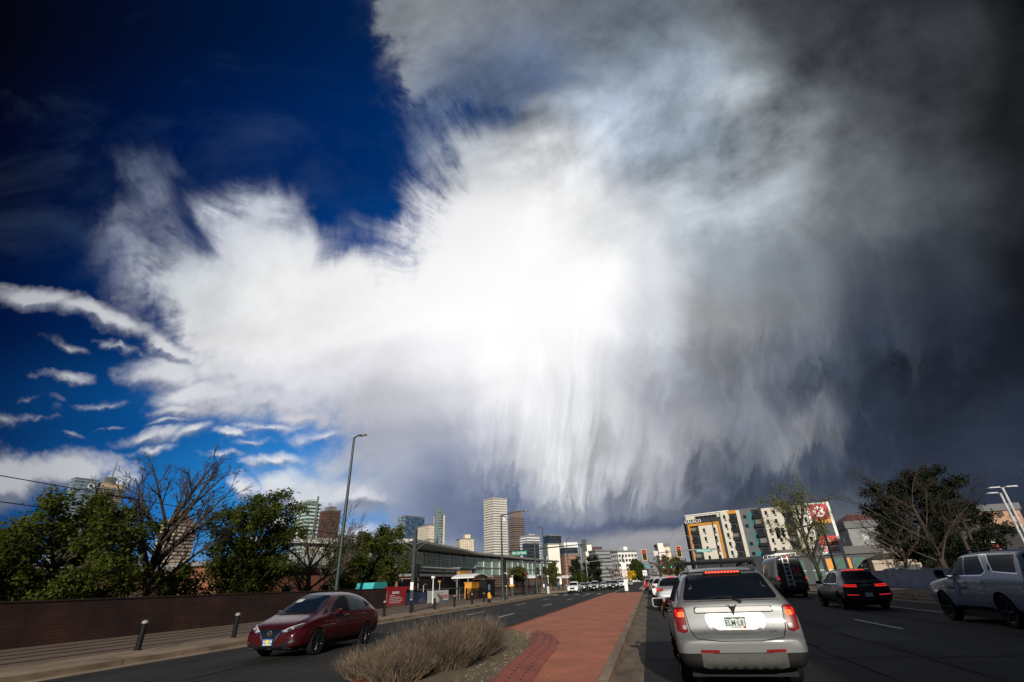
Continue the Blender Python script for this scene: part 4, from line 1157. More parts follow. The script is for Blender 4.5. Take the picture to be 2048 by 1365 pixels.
BROWN, PALE, REDDISH = barkm('brown_bark', (.05, .034, .025)), barkm('pale_brown_bark', (.10, .07, .05)), barkm('reddish_bark', (.10, .05, .035))
tree('green_tree', 'broad leafy green tree behind the left end of the dark brick wall', (-28.3, 19.4, 0), 6.3, 3, M_LEAF, 30000, .15, (4.1, 3.2), .10, .2, n1=20, n2=7, n3=4, n4=0, blobr=.24, fork=.12, up=.25)
tree('green_tree', 'shadowy leafy tree at the far left edge', (-30.0, 14.6, 0), 4.9, 8, M_LEAF, 12000, .16, (3.2, 3.0), .15, .16, n1=14, n4=0, blobr=.26, fork=.14)
tree('bare_tree', 'tall bare tree with a dark leaning trunk between the two green trees', (-27.0, 23.2, 0), 9.3, 21, None, 0, .1, (3.9, 3.0), .36, .27, lean=(.12, 0), min_r=.011, n1=18, n2=7, n3=4, n4=3, fork=.2, up=.95, egg=.62)
tree('green_tree', 'upright leafy green tree behind the brick wall left of the tall street lamp', (-28.0, 32.2, 0), 8.9, 5, M_LEAF, 30000, .16, (3.1, 2.8), .13, .19, n1=20, n2=7, n3=4, n4=0, blobr=.25, fork=.14, up=.5, egg=.42)
tree('bare_tree', 'spreading bare tree with low forks left of the tall street lamp', (-29.5, 41.5, 0), 7.6, 33, M_LEAF2, 1200, .13, (4.6, 3.4), .22, .24, bark=M_BARK2, min_r=.012, n1=16, n2=7, n3=4, n4=3, fork=.14, up=.6)
tree('bare_tree', 'thin bare tree rising behind the tall street lamp', (-32.0, 49.0, 0), 10.0, 37, None, 0, .1, (3.3, 3.2), .34, .17, bark=M_BARK2, min_r=.011, n1=14, n2=7, n3=4, n4=3, fork=.2, up=1.0, egg=.6)
tree('green_tree', 'rounded green tree right of the tall street lamp', (-29.0, 50.8, 0), 7.5, 9, M_LEAF, 20000, .21, (4.3, 3.4), .16, .18, n1=18, n2=7, n3=4, n4=0, blobr=.26, fork=.16, up=.4)
tree('bare_tree', 'dark bare thicket tree at the left edge of the view', (-37.0, 19.0, 0), 6.6, 41, None, 0, .1, (4.2, 3.0), .2, .16, min_r=.012, n1=16, n2=7, n3=4, n4=3)
tree('young_tree', 'small light green tree in the gap behind the bare tree', (-31.2, 29.4, 0), 3.5, 43, M_LEAF, 5000, .15, (1.7, 1.6), .14, .1, n1=12, n4=0, blobr=.26)
tree('bare_tree', 'low bare tree with scattered pale leaves behind the upright green tree', (-33.5, 38.0, 0), 5.4, 47, M_LEAF, 4000, .15, (4.0, 2.6), .2, .12, blobr=.35)
# along the far left pavement
tree('street_tree', 'dark green tree past the tram stop behind the signal post', (-21.6, 121, 0), 5.8, 51, M_LEAF2, 6000, .24, (1.7, 1.7), .16, .15, n4=0, blobr=.3)
tree('dark_pine', 'dark round pine beside the queue of cars', (-14.9, 150, 0), 8.2, 52, M_CONI, 9000, .3, (2.3, 2.3), .08, .2, n4=0, blobr=.35)
tree('dark_pine', 'dark pine standing just left of the round pine', (-19.7, 150, 0), 8.0, 53, M_CONI, 7000, .3, (1.7, 1.7), .08, .2, n4=0, blobr=.35, egg=.35)
tree('willow_bush', 'bright yellow green shrub behind the queue of cars', (-15.6, 127, 0), 4.0, 54, M_LEAF, 4000, .22, (1.4, 1.4), .05, .08, n4=0, blobr=.22, cat='shrub')
tree('street_tree', 'bare reddish tree behind the far cars', (-9.5, 190, 0), 7.5, 55, None, 0, .1, (5, 4), .2, .16, bark=REDDISH, min_r=.03)
tree('street_tree', 'bright green tree at the far end of the median', (-3.5, 185, 0), 7.8, 56, M_LEAF, 7000, .36, (2.5, 2.5), .14, .2, n4=0, blobr=.4)
tree('flowering_shrub', 'yellow flowering shrub at the far end of the median', (-5.2, 172, 0), 4.2, 66, leafm('yellow_blossom', (.55, .38, .02), (.75, .55, .04)), 1200, .3, (1.3, 1.1), .5, .07, n4=0, blobr=.25, cat='shrub', n1=8)
tree('street_tree', 'reddish leafless tree right of the far green tree', (5.2, 200, 0), 9.5, 57, None, 0, .1, (5.0, 4), .2, .18, bark=REDDISH, min_r=.035)
tree('street_tree', 'green yellow tree far down on the right of the road', (10.5, 235, 0), 10, 58, M_LEAF2, 5000, .5, (5, 4), .16, .2, n4=0, blobr=.6)
for i, (x, y, lab) in enumerate(((-21.4, 87, 'tufted ornamental grass nearest the signal post'), (-22.2, 90.5, 'tufted ornamental grass in the middle of the row'), (-23, 94, 'tufted ornamental grass farthest along the lattice fence'))):
    tree('tall_grass', lab + ', above the lattice fence', (x, y, 0), 4.3, 60 + i, M_LEAF2, 900, .3, (1.3, 1.2), .5, .02, n4=0, blobr=.25, cat='plant', group='ornamental grasses above the lattice')
# right side
tree('leafing_tree', 'tree coming into leaf in front of the white apartments', (17.5, 62, 0), 11.0, 71, M_LEAF3, 6500, .125, (3.2, 2.8), .26, .24, lean=(-.07, 0), min_r=.010, n1=14, n2=6, n3=4, n4=2, blobr=.3, fork=.2, up=1.0, egg=.6)
tree('leafless_tree', 'big leafless tree with a leaning trunk in front of the dark evergreen', (21.8, 46, 0), 9.7, 73, None, 0, .1, (5.2, 4.4), .42, .24, bark=BROWN, min_r=.009, lean=(-.13, 0), n1=11, n2=7, n3=4, n4=3, fork=.24, up=.7, egg=.45, thin=.6)
tree('leafless_tree', 'second leafless tree with a pale trunk behind the low wall', (25.0, 60, 0), 6.6, 75, None, 0, .1, (3.6, 3.2), .4, .2, bark=PALE, min_r=.012, n1=12)
tree('leafless_tree', 'leafless tree at the far right edge behind the lamp posts', (38.5, 56, 0), 10.4, 76, None, 0, .1, (4.2, 3.4), .3, .2, bark=BROWN, min_r=.012)
tree('evergreen', 'massive dark evergreen tree on the right behind the leafless tree', (28.6, 60.5, 0), 11.2, 77, M_CONI, 52000, .19, (4.9, 4.2), .12, .34, n1=24, n2=8, n3=4, n4=0, blobr=.28, fork=.15, up=.1, egg=.36)
tree('shrub', 'thin brown shrub between the price sign and the grey block', (31.2, 78, 0), 6.4, 79, M_LEAF2, 500, .2, (1.8, 1.6), .2, .08, bark=M_BARK2, cat='shrub')
tree('street_tree', 'green bushy tree low behind the leaning utility poles', (38.5, 76, 0), 4.8, 80, M_LEAF2, 6000, .24, (3.6, 3), .14, .2, n4=0, blobr=.4)
# ------------------------------------------------------------------ walls, fences, posts
m_dbrick, _b = new_mat('dark_wall_brick')
_x, _y, _z = nsep(obj_co())
_bt = N.node('ShaderNodeTexBrick', offset=0.5)
N.put(_bt.inputs['Vector'], nxyz(_y, _z)); N.put(_bt.inputs['Color1'], (.058, .014, .008, 1)); N.put(_bt.inputs['Color2'], (.034, .012, .008, 1)); N.put(_bt.inputs['Mortar'], (.018, .012, .009, 1))
N.put(_bt.inputs['Scale'], 1.0); N.put(_bt.inputs['Brick Width'], .6); N.put(_bt.inputs['Row Height'], .13); N.put(_bt.inputs['Mortar Size'], .014)
_k = nsmooth(nnoise(nxyz(_y, _z), .5, 7.0, .7), .3, .7, .3, 1.5)
N.put(_b.inputs['Base Color'], nmix(1.0, N(_bt.outputs['Color']), nxyz(_k, _k, _k), 'MULTIPLY')); N.put(_b.inputs['Roughness'], .85)
bump(_b, N(_bt.outputs['Fac']) * -1.0, .6, .02)

o = thing('brick_wall', 'long dark red brown brick wall beside the tram track on the left', 'wall', (-23.2, 0, 0))
for i, y in enumerate(range(4, 44, 5)):
    b = MB(); b.bb(-.3, 0, y + .006, y + 4.994, 0, 1.62); b.build('wall_panel', m_dbrick, o)
b = MB(); b.bb(-.33, .03, 4, 44, 1.622, 1.68); b.build('coping', mat('dark_coping', (.03, .017, .012), .8, 0, .2), o)


def panel(name, label, x, y0, y1, z0, z1, m, cat, group=None):
    o = thing(name, label, cat, (x, (y0 + y1) / 2, 0), 0, group)
    b = MB(); b.bb(-.03, .03, -(y1 - y0) / 2, (y1 - y0) / 2, z0, z1); b.build('sheet', m, o)
    return o


RX = face_dir(math.pi / 2)           # lettering that reads from the road, on a face looking towards +X
ban = panel('banner', 'red banner with white lettering on the fence past the brick wall', -23.4, 44.8, 48.6, .25, 1.5, mat('banner_red', (.42, .015, .02), .6), 'banner')
b = MB(); b.bb(-.02, .035, -2.6, 4.0, 1.503, 1.78); b.build('top_strip', mat('banner_red', (.42, .015, .02), .6), ban)
b = MB(); b.bb(.031, .04, -1.0, .4, 1.18, 1.38); b.build('logo_patch', M_SIGNW, ban)
for k, w in enumerate((1.0, 2.2, 2.8, 2.6, 2.0)):
    b = MB()
    x_ = -1.5
    rr = random.Random(k)
    while x_ < -1.5 + w:
        l = rr.uniform(.12, .4); b.bb(.031, .036, x_, x_ + l, 1.02 - k * .15, 1.08 - k * .15); x_ += l + .07
    b.build('line_of_print', M_SIGNW, ban)
ban = panel('banner', 'dark blue photographic banner behind the overhead wire pole', -23.45, 48.7, 54.0, .18, 1.2, mat('banner_blue', (.02, .045, .10), .6, 0, .9, .9), 'banner')
b = MB(); b.prism([(.2, .2), (2.5, .2), (1.7, .8), (1.3, .55), (.9, .7)], .031, .036, 'YZ'); b.build('grey_rock_print', mat('print_grey', (.11, .11, .12), .7, 0, .5, 3.0), ban)
ban = panel('banner', 'white banner with a red wordmark and a blue foot', -23.45, 54.05, 60.2, .1, 1.28, M_SIGNW, 'banner')
b = MB(); b.bb(.031, .036, .6, 3.0, .1, .24); b.build('blue_foot', mat('print_blue', (.05, .20, .33), .6), ban)
for k in range(3):
    b = MB(); b.bb(.031, .036, .5 + k * .1, 2.9, .72 - k * .14, .80 - k * .14); b.build('red_print', mat('print_red', (.55, .06, .05), .6), ban)
b = MB(); b.bb(.031, .036, -1.2, 1.6, 1.0, 1.04); b.build('grey_print', mat('print_grey', (.11, .11, .12), .7, 0, .5, 3.0), ban)
o = thing('teal_awning', 'small bright teal fabric awning behind the red banner', 'awning', (-25.6, 46.4, 0))
b = MB(); b.prism([(-1.6, 1.55), (1.6, 1.55), (1.1, 2.25), (-1.2, 2.2)], -1.2, .6, 'YZ'); b.build('fabric', mat('teal_fabric', (.04, .42, .42), .7), o)
for y in (-1.5, 1.5):
    b = MB(); b.tube([(.5, y, 0), (.5, y, 1.6)], .03, 6); b.build('pole', M_METAL, o)

# black picket fence of the tram stop, lattice above
o = thing('steel_fence', 'black picket fence along the tram stop', 'fence', (-21.3, 60.4, 0), 0)
b = MB()
for i in range(90):
    y = i * .42; x = min(0, 0) + y * .035
    b.bb(x - .02, x + .02, y - .09, y + .09, .05, 1.3)
b.build('picket_panel', M_BLACK, o)
for i in range(0, 39, 5):
    p = MB(); p.bb(i * .035 - .05, i * .035 + .05, i + .12, i + .22, 0, 1.42); p.build('post', M_BLACK, o)
b = MB(); b.bar((.03, 0, 1.31), (1.35, 37.6, 1.31), .06, .05); b.build('rail', M_BLACK, o)
o = thing('lattice_screen', 'brown lattice screen standing behind the black picket fence', 'screen', (-22.2, 75, 0))
b = MB()
for k in range(33): b.bb(-.03, .03, k * .6 - .05, k * .6 + .05, 1.2, 2.95)
for z in (1.3, 1.65, 2.0, 2.35, 2.7, 2.9): b.bb(-.05, .05, -.1, 19.3, z - .05, z + .05)
b.build('lattice', mat('brown_lattice', (.13, .085, .06), .8), o)
for k in range(5):
    p = MB(); p.bb(-.16, -.06, k * 4.8 - .06, k * 4.8 + .06, 0, 3.0); p.build('post', mat('brown_lattice', (.13, .085, .06), .8), o)

# tram shelter: long flat canopy frame
o = thing('tram_shelter', 'long grey flat roofed shelter frame behind the banners', 'shelter', (-26.5, 56, 0))
b = MB(); b.bb(-1.4, 1.0, 0, 13.6, 3.72, 3.86); b.build('roof', mat('pale_steel', (.42, .43, .43), .5), o)
b = MB(); b.bb(-1.4, 1.0, 14.0, 26, 3.9, 4.02); b.build('roof', M_METAL, o)
for y in (.4, 13.2, 17.8, 25.5):
    b = MB(); b.tube([(.8, y, 0), (.8, y, 3.75)], .06, 8); b.build('post', M_METAL, o)
    b = MB(); b.tube([(-1.2, y, 0), (-1.2, y, 3.75)], .06, 8); b.build('post', M_METAL, o)
b = MB(); b.bar((.85, .4, 1.42), (.85, 25.5, 1.42), .06, .1); b.build('rail', M_METAL, o)
b = MB(); b.bb(-1.5, -1.35, 0, 26, .6, 2.6); b.build('back_panel', mat('shelter_glass', (.03, .035, .04), .15), o)
for i, (x, y, lab) in enumerate(((-22.6, 66.5, 'white arched canopy over the dark ticket kiosk'), (-20.6, 95, 'blue lit arched canopy behind the signal post'), (-18.6, 122, 'green trimmed arched canopy beyond the queue of cars'))):
    o = thing('arched_canopy', lab, 'canopy', (x, y, 0), 0, 'arched tram stop canopies')
    b = MB()
    n = 10; w = 3.4 if i == 0 else 2.6
    arc = [(-w + 2 * w * k / n, 2.3 + .62 * math.cos((k / n - .5) * 2.5)) for k in range(n + 1)]
    b.prism([(p, q + .13) for p, q in arc] + [(p, q) for p, q in reversed(arc)], -1.6, 1.4, 'YZ')
    b.build('arched_roof', M_WHITE, o)
    b = MB(); b.prism([(p * .9, q - .02) for p, q in arc] + [(p * .9, 2.45) for p, q in reversed(arc)][:1], 1.0, 1.1, 'YZ'); b.build('gable_glass', mat(('yellow_grey_panel', 'blue_panel', 'green_panel')[i], ((.22, .17, .06), (.03, .12, .30), (.03, .22, .10))[i], .4), o)
    for q in (-w * .8, w * .8):
        for xx in (-1.2, 1.0):
            p = MB(); p.tube([(xx, q, 0), (xx, q, 2.5)], .07, 8); p.build('post', M_BLACK, o)
o = thing('ticket_kiosk', 'black ticket kiosk with a small blue notice under the white canopy', 'kiosk', (-21.4, 68.8, 0))
b = MB(); b.bb(-1.2, .5, -1.6, 2.6, 0, 2.15); b.build('body', M_BLACK, o)
b = MB(); b.bb(.503, .53, -.5, .3, 1.0, 1.7); b.build('notice', mat('notice_blue', (.15, .32, .50), .5), o)
b = MB(); b.bb(-1.3, .6, -1.7, 2.7, 2.153, 2.3); b.build('lid', M_TRIM, o)
o = thing('signal_cabinet', 'orange metal utility cabinet beside the black kiosk', 'cabinet', (-21.3, 64.0, 0))
b = MB(); b.bb(-.9, 0, -1.5, 1.5, .2, 1.95); b.build('body', mat('cabinet_orange', (.62, .27, .025), .6, 0, .12), o)
b = MB(); b.bb(-1.0, .05, -1.55, 1.55, 1.953, 2.03); b.build('lid', mat('cabinet_orange', (.62, .27, .025), .6), o)
b = MB(); b.bb(.003, .02, -.02, .02, .25, 1.9); b.build('door_gap', M_BLACK, o)
for y in (-.9, .35): b = MB(); b.bb(.003, .03, y, y + .25, .75, 1.0); b.build('label_plate', M_TRIM, o)
o = thing('orange_board', 'orange roof board above the white arched canopy', 'board', (-24.2, 68, 0))
b = MB(); b.bb(-.1, .1, -2.2, 2.2, 3.05, 3.4); b.build('board', mat('cabinet_orange', (.62, .27, .025), .6), o)
for y in (-1.8, 1.8): b = MB(); b.tube([(0, y, 0), (0, y, 3.05)], .05, 6); b.build('post', M_METAL, o)

# bollards
def bollard_mb():
    o = thing('bollard', 'x', 'bollard', (-15.9, 14.3, K_), 0, 'black bollards along the left pavement')
    b = MB(); b.lathe([(0, 0), (.105, 0), (.105, .04), (.085, .06), (.085, .74)], 16); b.build('post', M_BLACK, o, smooth=False, angle=40)
    b = MB(); b.lathe([(.092, .741), (.094, .77), (.075, .81), (.04, .83), (0, .835)], 16); b.build('cap', mat('bollard_cap', (.26, .25, .24), .6), o, angle=50)
    return o


BOL = bollard_mb()
spots = ((-16.05, 14.3), (-15.85, 18.1), (-15.85, 30.1), (-15.75, 33.6), (-15.75, 37.7), (-15.8, 42.0), (-15.9, 46.8), (-15.9, 50.4))
labs = ('leaning looking nearest black bollard before the dark brick wall', 'black bollard just left of the dark red car', 'black bollard at the end of the brick wall, right of the red car', 'black bollard right in front of the overhead wire pole',
        'black bollard below the white banner', 'black bollard midway between white banner and orange cabinet', 'black bollard just left of the orange cabinet', 'black bollard in front of the orange cabinet, next to the hydrant')
for i, ((x, y), l) in enumerate(zip(spots, labs)):
    if i == 0: BOL['label'] = 'nearest black bollard, alone before the dark brick wall'; BOL.location = (x, y, K_ - .005)
    else: again(BOL, l, (x, y, K_ - .005))
BOL['group'] = 'black bollards along the left pavement'

# hydrant
o = thing('fire_hydrant', 'yellow fire hydrant with a black foot on the left kerb', 'hydrant', (-14.75, 48.4, K_ - .005))
b = MB(); b.lathe([(0, 0), (.2, 0), (.2, .05), (.16, .07), (.16, .36)], 14); b.build('foot', M_BLACK, o, angle=40)
b = MB(); b.lathe([(.15, .361), (.15, .66), (.18, .68), (.18, .72), (.14, .76), (.07, .86), (.04, .9), (0, .91)], 14); b.build('barrel', mat('hydrant_yellow', (.70, .36, .02), .5), o, angle=40)
for d in (-1, 1):
    b = MB(); b.tube([(0, d * .13, .55), (0, d * .24, .55)], .06, 10); b.build('outlet', mat('hydrant_yellow', (.70, .36, .02), .5), o)
b = MB(); b.tube([(.12, 0, .5), (.23, 0, .5)], .08, 10); b.build('outlet', mat('hydrant_yellow', (.70, .36, .02), .5), o)


# ------------------------------------------------------------------ lamps, poles, signals
def lamp(label, loc, h, arm, name='street_lamp', r=.11, m=M_GREEN, head=M_METAL, rise=.35, hl=.75, group=None):
    """arm: (dx, dy) of the head from the pole"""
    o = thing(name, label, 'street lamp', loc, 0, group)
    b = MB(); b.tube([(0, 0, -.05), (0, 0, h * .5), (0, 0, h)], [r, r * .8, r * .55], 10); b.build('pole', m, o, angle=50)
    b = MB(); b.lathe([(r * 1.7, -.05), (r * 1.7, .12), (r * 1.15, .3)], 12); b.build('base', m, o, angle=40)
    L = math.hypot(*arm); d = Vector((arm[0] / L, arm[1] / L, 0))
    b = MB(); b.tube([Vector((0, 0, h - .08)), d * (L * .5) + Vector((0, 0, h + rise * .7)), d * L + Vector((0, 0, h + rise))], [r * .45, r * .38, r * .3], 8); b.build('arm', m, o)
    a = math.atan2(d.y, d.x)
    q = Matrix.Rotation(a, 3, 'Z')
    c = d * (L + hl * .4) + Vector((0, 0, h + rise))
    b = MB(); b.box(c, (hl, hl * .42, .10), q, .7); b.box(c - Vector((0, 0, .07)), (hl * .8, hl * .36, .05), q); hd = b.build('lamp_head', head, o, angle=30)
    b = MB(); b.box(c - Vector((0, 0, .105)), (hl * .5, hl * .26, .02), q); b.build('lens', mat('lamp_lens', (.45, .45, .42), .3), hd)
    return o


lamp('tall green street lamp rising behind the brick wall', (-24.6, 38.3, 0), 14.25, (.55, -.1), r=.17, rise=.12, hl=.95)
l1 = lamp('dark green street lamp with a long arm over the road, nearest on the left kerb', (-14.7, 53.1, K_ - .01), 8.3, (2.6, -.2), r=.13, rise=.25, hl=.6)
b = MB(); b.lathe([(0, 7.55), (.14, 7.6), (.16, 7.75), (.1, 7.9), (0, 7.9)], 12, (.35, 0, 0)); b.tube([(0, 0, 7.95), (.35, 0, 7.95), (.35, 0, 7.85)], .03, 6); b.build('camera_dome', M_SIGNW, l1)
b = MB(); b.bb(.1, .4, -.16, .16, 2.6, 3.8); b.build('signal_box', M_BLACK, l1)
b = MB(); b.bb(.1, .38, -.16, .16, 1.4, 2.5); b.build('signal_box', M_BLACK, l1)
lamp('green street lamp standing at the signal mast on the left corner', (-14.8, 77.4, K_ - .01), 9.1, (-.7, -.4), r=.12, rise=.3, hl=.6)
lamp('slim street lamp before the white windowless block', (-14.8, 101.8, K_ - .01), 9.1, (.9, -.2), r=.1, rise=.2, hl=.6)
lamp('slim street lamp post farther down by the round pine', (-14.6, 120, K_ - .01), 8.6, (.8, -.2), r=.1, rise=.2, hl=.6)
lamp('grey street lamp with a curved arm before the charcoal flank of the apartments', (14.4, 165, K_), 12.6, (-4.6, -.5), r=.13, m=M_METAL, rise=.9, hl=.8)
for x, y, h, lab, dbl in ((27.2, 45.5, 6.7, 'nearer white car park lamp with a double head at the right edge', True), (27.9, 47.2, 6.5, 'farther white car park lamp with a single head at the right edge', False)):
    o = thing('car_park_lamp', lab, 'lamp post', (x, y, .1), 0, 'white car park lamp posts')
    b = MB(); b.tube([(0, 0, 0), (0, 0, h)], .085, 8); b.build('pole', mat('grey_white_paint', (.5, .5, .5), .5, 0, .3, 4.0), o)
    for s in ((-1, 1) if dbl else (-1,)):
        b = MB(); b.box((s * .55, 0, h + .05), (.8, .34, .09), None, .8); b.build('lamp_head', mat('grey_white_paint', (.5, .5, .5), .5), o)
        b = MB(); b.tube([(0, 0, h - .06), (s * .2, 0, h + .03)], .04, 6); b.build('arm', M_METAL, o)

# overhead wire pole of the tram
o = thing('overhead_wire_pole', 'dark steel overhead wire pole with cross arms by the bollards', 'pole', (-16.3, 34.9, K_ - .01))
b = MB(); b.bb(-.11, .11, -.11, .11, 0, 5.35); b.build('post', mat('dark_steel', (.035, .042, .045), .5, 0, .2, 3.0), o)
b = MB(); b.tube([(.1, 0, 4.35), (1.0, 0, 4.62), (1.75, 0, 4.5)], .03, 6); b.tube([(.1, 0, 3.9), (1.0, 0, 4.58)], .02, 6); b.build('arm', M_METAL, o)
b = MB(); b.tube([(-.1, 0, 4.35), (-1.2, 0, 4.62), (-2.2, 0, 4.5)], .03, 6); b.tube([(-.1, 0, 3.9), (-1.2, 0, 4.58)], .02, 6); b.build('arm', M_METAL, o)
for x in (1.75, 1.1, -2.2):
    b = MB(); b.tube([(x, 0, 4.3), (x, 0, 4.72)], .035, 6); b.build('insulator', M_TRIM, o)
b = MB(); b.bb(-.115, .115, -.16, -.115, 1.35, 1.85); b.build('plate', M_SIGNW, o)
b = MB(); b.bb(.12, .42, -.12, .12, 2.1, 3.0); b.build('signal_box', M_BLACK, o)
for z, x, lab in ((5.27, -19.5, 'upper overhead tram wire sweeping past the trees on the left'), (4.5, -19.4, 'lower overhead tram wire sweeping past the trees on the left')):
    b = MB(); n = 28
    b.tube([(x, -6 + 44.0 * i / n, z - .016 * max(0, -6 + 44.0 * i / n - 8)) for i in range(n + 1)], .016, 5)
    tag(b.build('overhead_wire', M_BLACK), lab, 'wire', 'overhead tram wires')

# small white platform lamps and posts
for i, (x, y, h, lab, hd) in enumerate(((-22.1, 52.3, 2.35, 'white platform lamp post before the white banner', 1), (-24.3, 59.5, 2.0, 'thin dark post with an ochre head right of the white banner post', 2), (-21.7, 80.5, 2.9, 'white platform lamp post nearest the lattice screen', 1), (-21.9, 85.5, 2.7, 'white platform lamp post second along the lattice screen', 1), (-24.6, 55.5, 1.75, 'slim grey hooked post behind the white banner', 0), (-19.2, 103, 2.6, 'white platform lamp post beyond the lattice screen', 1))):
    o = thing('platform_lamp', lab, 'post', (x, y, .1), 0, 'platform lamps at the tram stop')
    b = MB(); b.tube([(0, 0, 0), (0, 0, h)], .05, 8); b.build('pole', M_WHITE if hd == 1 else M_METAL, o)
    b = MB(); b.bb(-.16, .16, -.16, .16, h, h + .22) if hd else b.tube([(0, 0, h), (.12, .1, h + .12), (.3, .2, h + .1)], .03, 6)
    b.build('head', (M_WHITE, mat('ochre', (.35, .2, .05), .6))[hd == 2] if hd else M_METAL, o)
o = thing('litter_bin', 'pale concrete litter bin with a green lid at the left corner', 'bin', (-15.2, 80.5, K_))
b = MB(); b.lathe([(0, 0), (.33, 0), (.33, .95), (.28, 1.0), (.28, 1.02)], 14); b.build('body', mat('bin_concrete', (.55, .52, .46), .8), o, angle=40)
b = MB(); b.lathe([(.24, 1.021), (.26, 1.3), (.12, 1.42), (0, 1.44)], 14); b.build('lid', M_GREEN, o, angle=40)
for x, y, lab, c in ((-17.2, 66.5, 'white notice with an orange foot on a post by the kerb lamp', True), (-15.4, 79.0, 'small white notice on a dark post beside the litter bin', False)):
    o = thing('notice_post', lab, 'sign', (x, y, K_ - .01))
    b = MB(); b.tube([(0, 0, 0), (0, 0, 2.1)], .04, 6); b.build('pole', M_METAL, o)
    b = MB(); b.bb(-.2, .2, -.06, -.042, 1.45, 2.25) if c else b.bb(-.13, .13, -.06, -.042, .95, 1.35); b.build('plate', M_SIGNW, o)
    if c: b = MB(); b.bb(-.3, .3, -.06, -.042, 1.22, 1.44); b.build('orange_plate', M_YEL, o)


def signal_head(parent, c, face, lit=None, housing=M_GREEN, back=None, h=1.05, name='signal_head'):
    """three lamp traffic signal; face = unit direction the lamps look along"""
    rz = math.atan2(face[0], -face[1])
    q = Matrix.Rotation(rz, 3, 'Z')
    b = MB(); b.box(c, (.36, .22, h), q); hd = b.build(name, housing if back is None else M_BLACK, parent)
    if back is not None:
        b = MB(); b.box(Vector(c) + q @ Vector((0, .13, 0)), (.72, .02, h + .38), q); b.build('backplate', back, hd)
        b = MB(); b.box(Vector(c) + q @ Vector((0, .105, 0)), (.56, .026, h + .2), q); b.build('backplate_inner', M_BLACK, hd)
    for k, nm in enumerate(('red', 'amber', 'green')):
        p = Vector(c) + q @ Vector((0, -.112, h * .32 - k * h * .32))
        on = lit == nm
        cols = {'red': ((.10, .008, .008), (1, .03, .015)), 'amber': ((.10, .05, .005), (1, .45, .02)), 'green': ((.005, .05, .03), (.02, 1, .45))}[nm]
        b = MB(); b.lathe([(0, -.03), (.1, -.022), (.13, 0)], 14, (0, 0, 0), 'Y')
        for v in b.v: v.xyz = q @ v + p
        b.build('lens', glow('lens_' + nm + '_lit', cols[0], cols[1], 2.2) if on else mat('lens_' + nm, cols[0], .25), hd)
        b = MB()
        pts = [q @ Vector((.15 * math.cos(t), 0, .15 * math.sin(t))) + p for t in [R(-20 + 20 * i) for i in range(12)]]
        f = q @ Vector((0, -.2, 0))
        for i in range(11): b.add([pts[i], pts[i + 1], pts[i + 1] + f * (.3 + .7 * math.sin(math.pi * (i + 1) / 11)), pts[i] + f * (.3 + .7 * math.sin(math.pi * i / 11))], [(0, 1, 2, 3)])
        b.build('visor', M_BLACK, hd)
    return hd


def no_turn(parent, c, s, name='no_left_turn_sign'):
    b = MB(); b.box(c, (s, .02, s)); p = b.build(name, M_SIGNW, parent)
    y = c[1] - .016
    b = MB(); b.lathe([(s * .36, 0), (s * .44, 0), (s * .44, .006), (s * .36, .006)], 20, (c[0], y, c[2]), 'Y', True); b.build('red_ring', M_RED, p)
    b = MB(); b.bb(c[0] + .03 * s, c[0] + .12 * s, y, y + .005, c[2] - .25 * s, c[2] + .12 * s); b.bb(c[0] - .14 * s, c[0] + .025 * s, y, y + .005, c[2] + .03 * s, c[2] + .12 * s); b.prism([(c[0] - .26 * s, c[2] + .075 * s), (c[0] - .145 * s, c[2] + .16 * s), (c[0] - .145 * s, c[2] - .01 * s)], y, y + .005); b.build('arrow', M_BLACK, p)
    b = MB(); b.bar((c[0] - .27 * s, y - .003, c[2] + .27 * s), (c[0] + .27 * s, y - .003, c[2] - .27 * s), .004, .06 * s); b.build('red_bar', M_RED, p)
    return p


# left corner mast
o = thing('signal_mast', 'dark signal mast on the left corner carrying the green park street sign', 'traffic signal', (-16.1, 77.0, K_ - .01))
b = MB(); b.tube([(0, 0, 0), (0, 0, 7.0)], [.15, .11], 10); b.build('pole', M_GREEN, o)
b = MB(); b.tube([(-4.2, 0, 6.0), (0, 0, 6.15), (7.5, 0, 6.42)], [.06, .10, .06], 8); b.build('arm', M_GREEN, o)
b = MB(); b.tube([(.1, 0, 4.5), (.9, 0, 4.6), (1.5, 0, 4.3)], .05, 6); b.build('bracket', M_GREEN, o)
signal_head(o, (1.55, .1, 5.9), (0, 1), None, M_GREEN, M_GREEN, 1.3)
signal_head(o, (7.55, .1, 6.25), (0, 1), None, M_GREEN, M_GREEN, 1.3)
signal_head(o, (.3, -.1, 3.1), (0, -1), None, M_BLACK, None, .95, 'pedestrian_signal')
signal_head(o, (1.3, -.3, 3.2), (.5, -.8), None, M_BLACK, None, .95, 'pedestrian_signal')
b = MB(); b.bb(-3.65, -1.25, -.10, -.06, 5.43, 5.98); p = b.build('street_sign', M_SIGNG, o)
word('9th St Park', .46, M_SIGNW, p, 'sign_lettering', (-2.45, -.106, 5.70), bold=.006)
o = thing('stop_paddle_post', 'slim post with a red pedestrian hand signal by the tram stop', 'traffic signal', (-16.4, 71.5, K_ - .01))
b = MB(); b.tube([(0, 0, 0), (0, 0, 3.0)], .06, 8); b.build('pole', M_GREEN, o)
b = MB(); b.box((0, -.12, 2.75), (.34, .2, .34)); b.build('housing', M_BLACK, o)
b = MB(); b.box((0, -.225, 2.75), (.22, .01, .22)); b.build('red_hand', glow('hand_red', (.2, .02, .02), (1, .06, .03), .3), o)

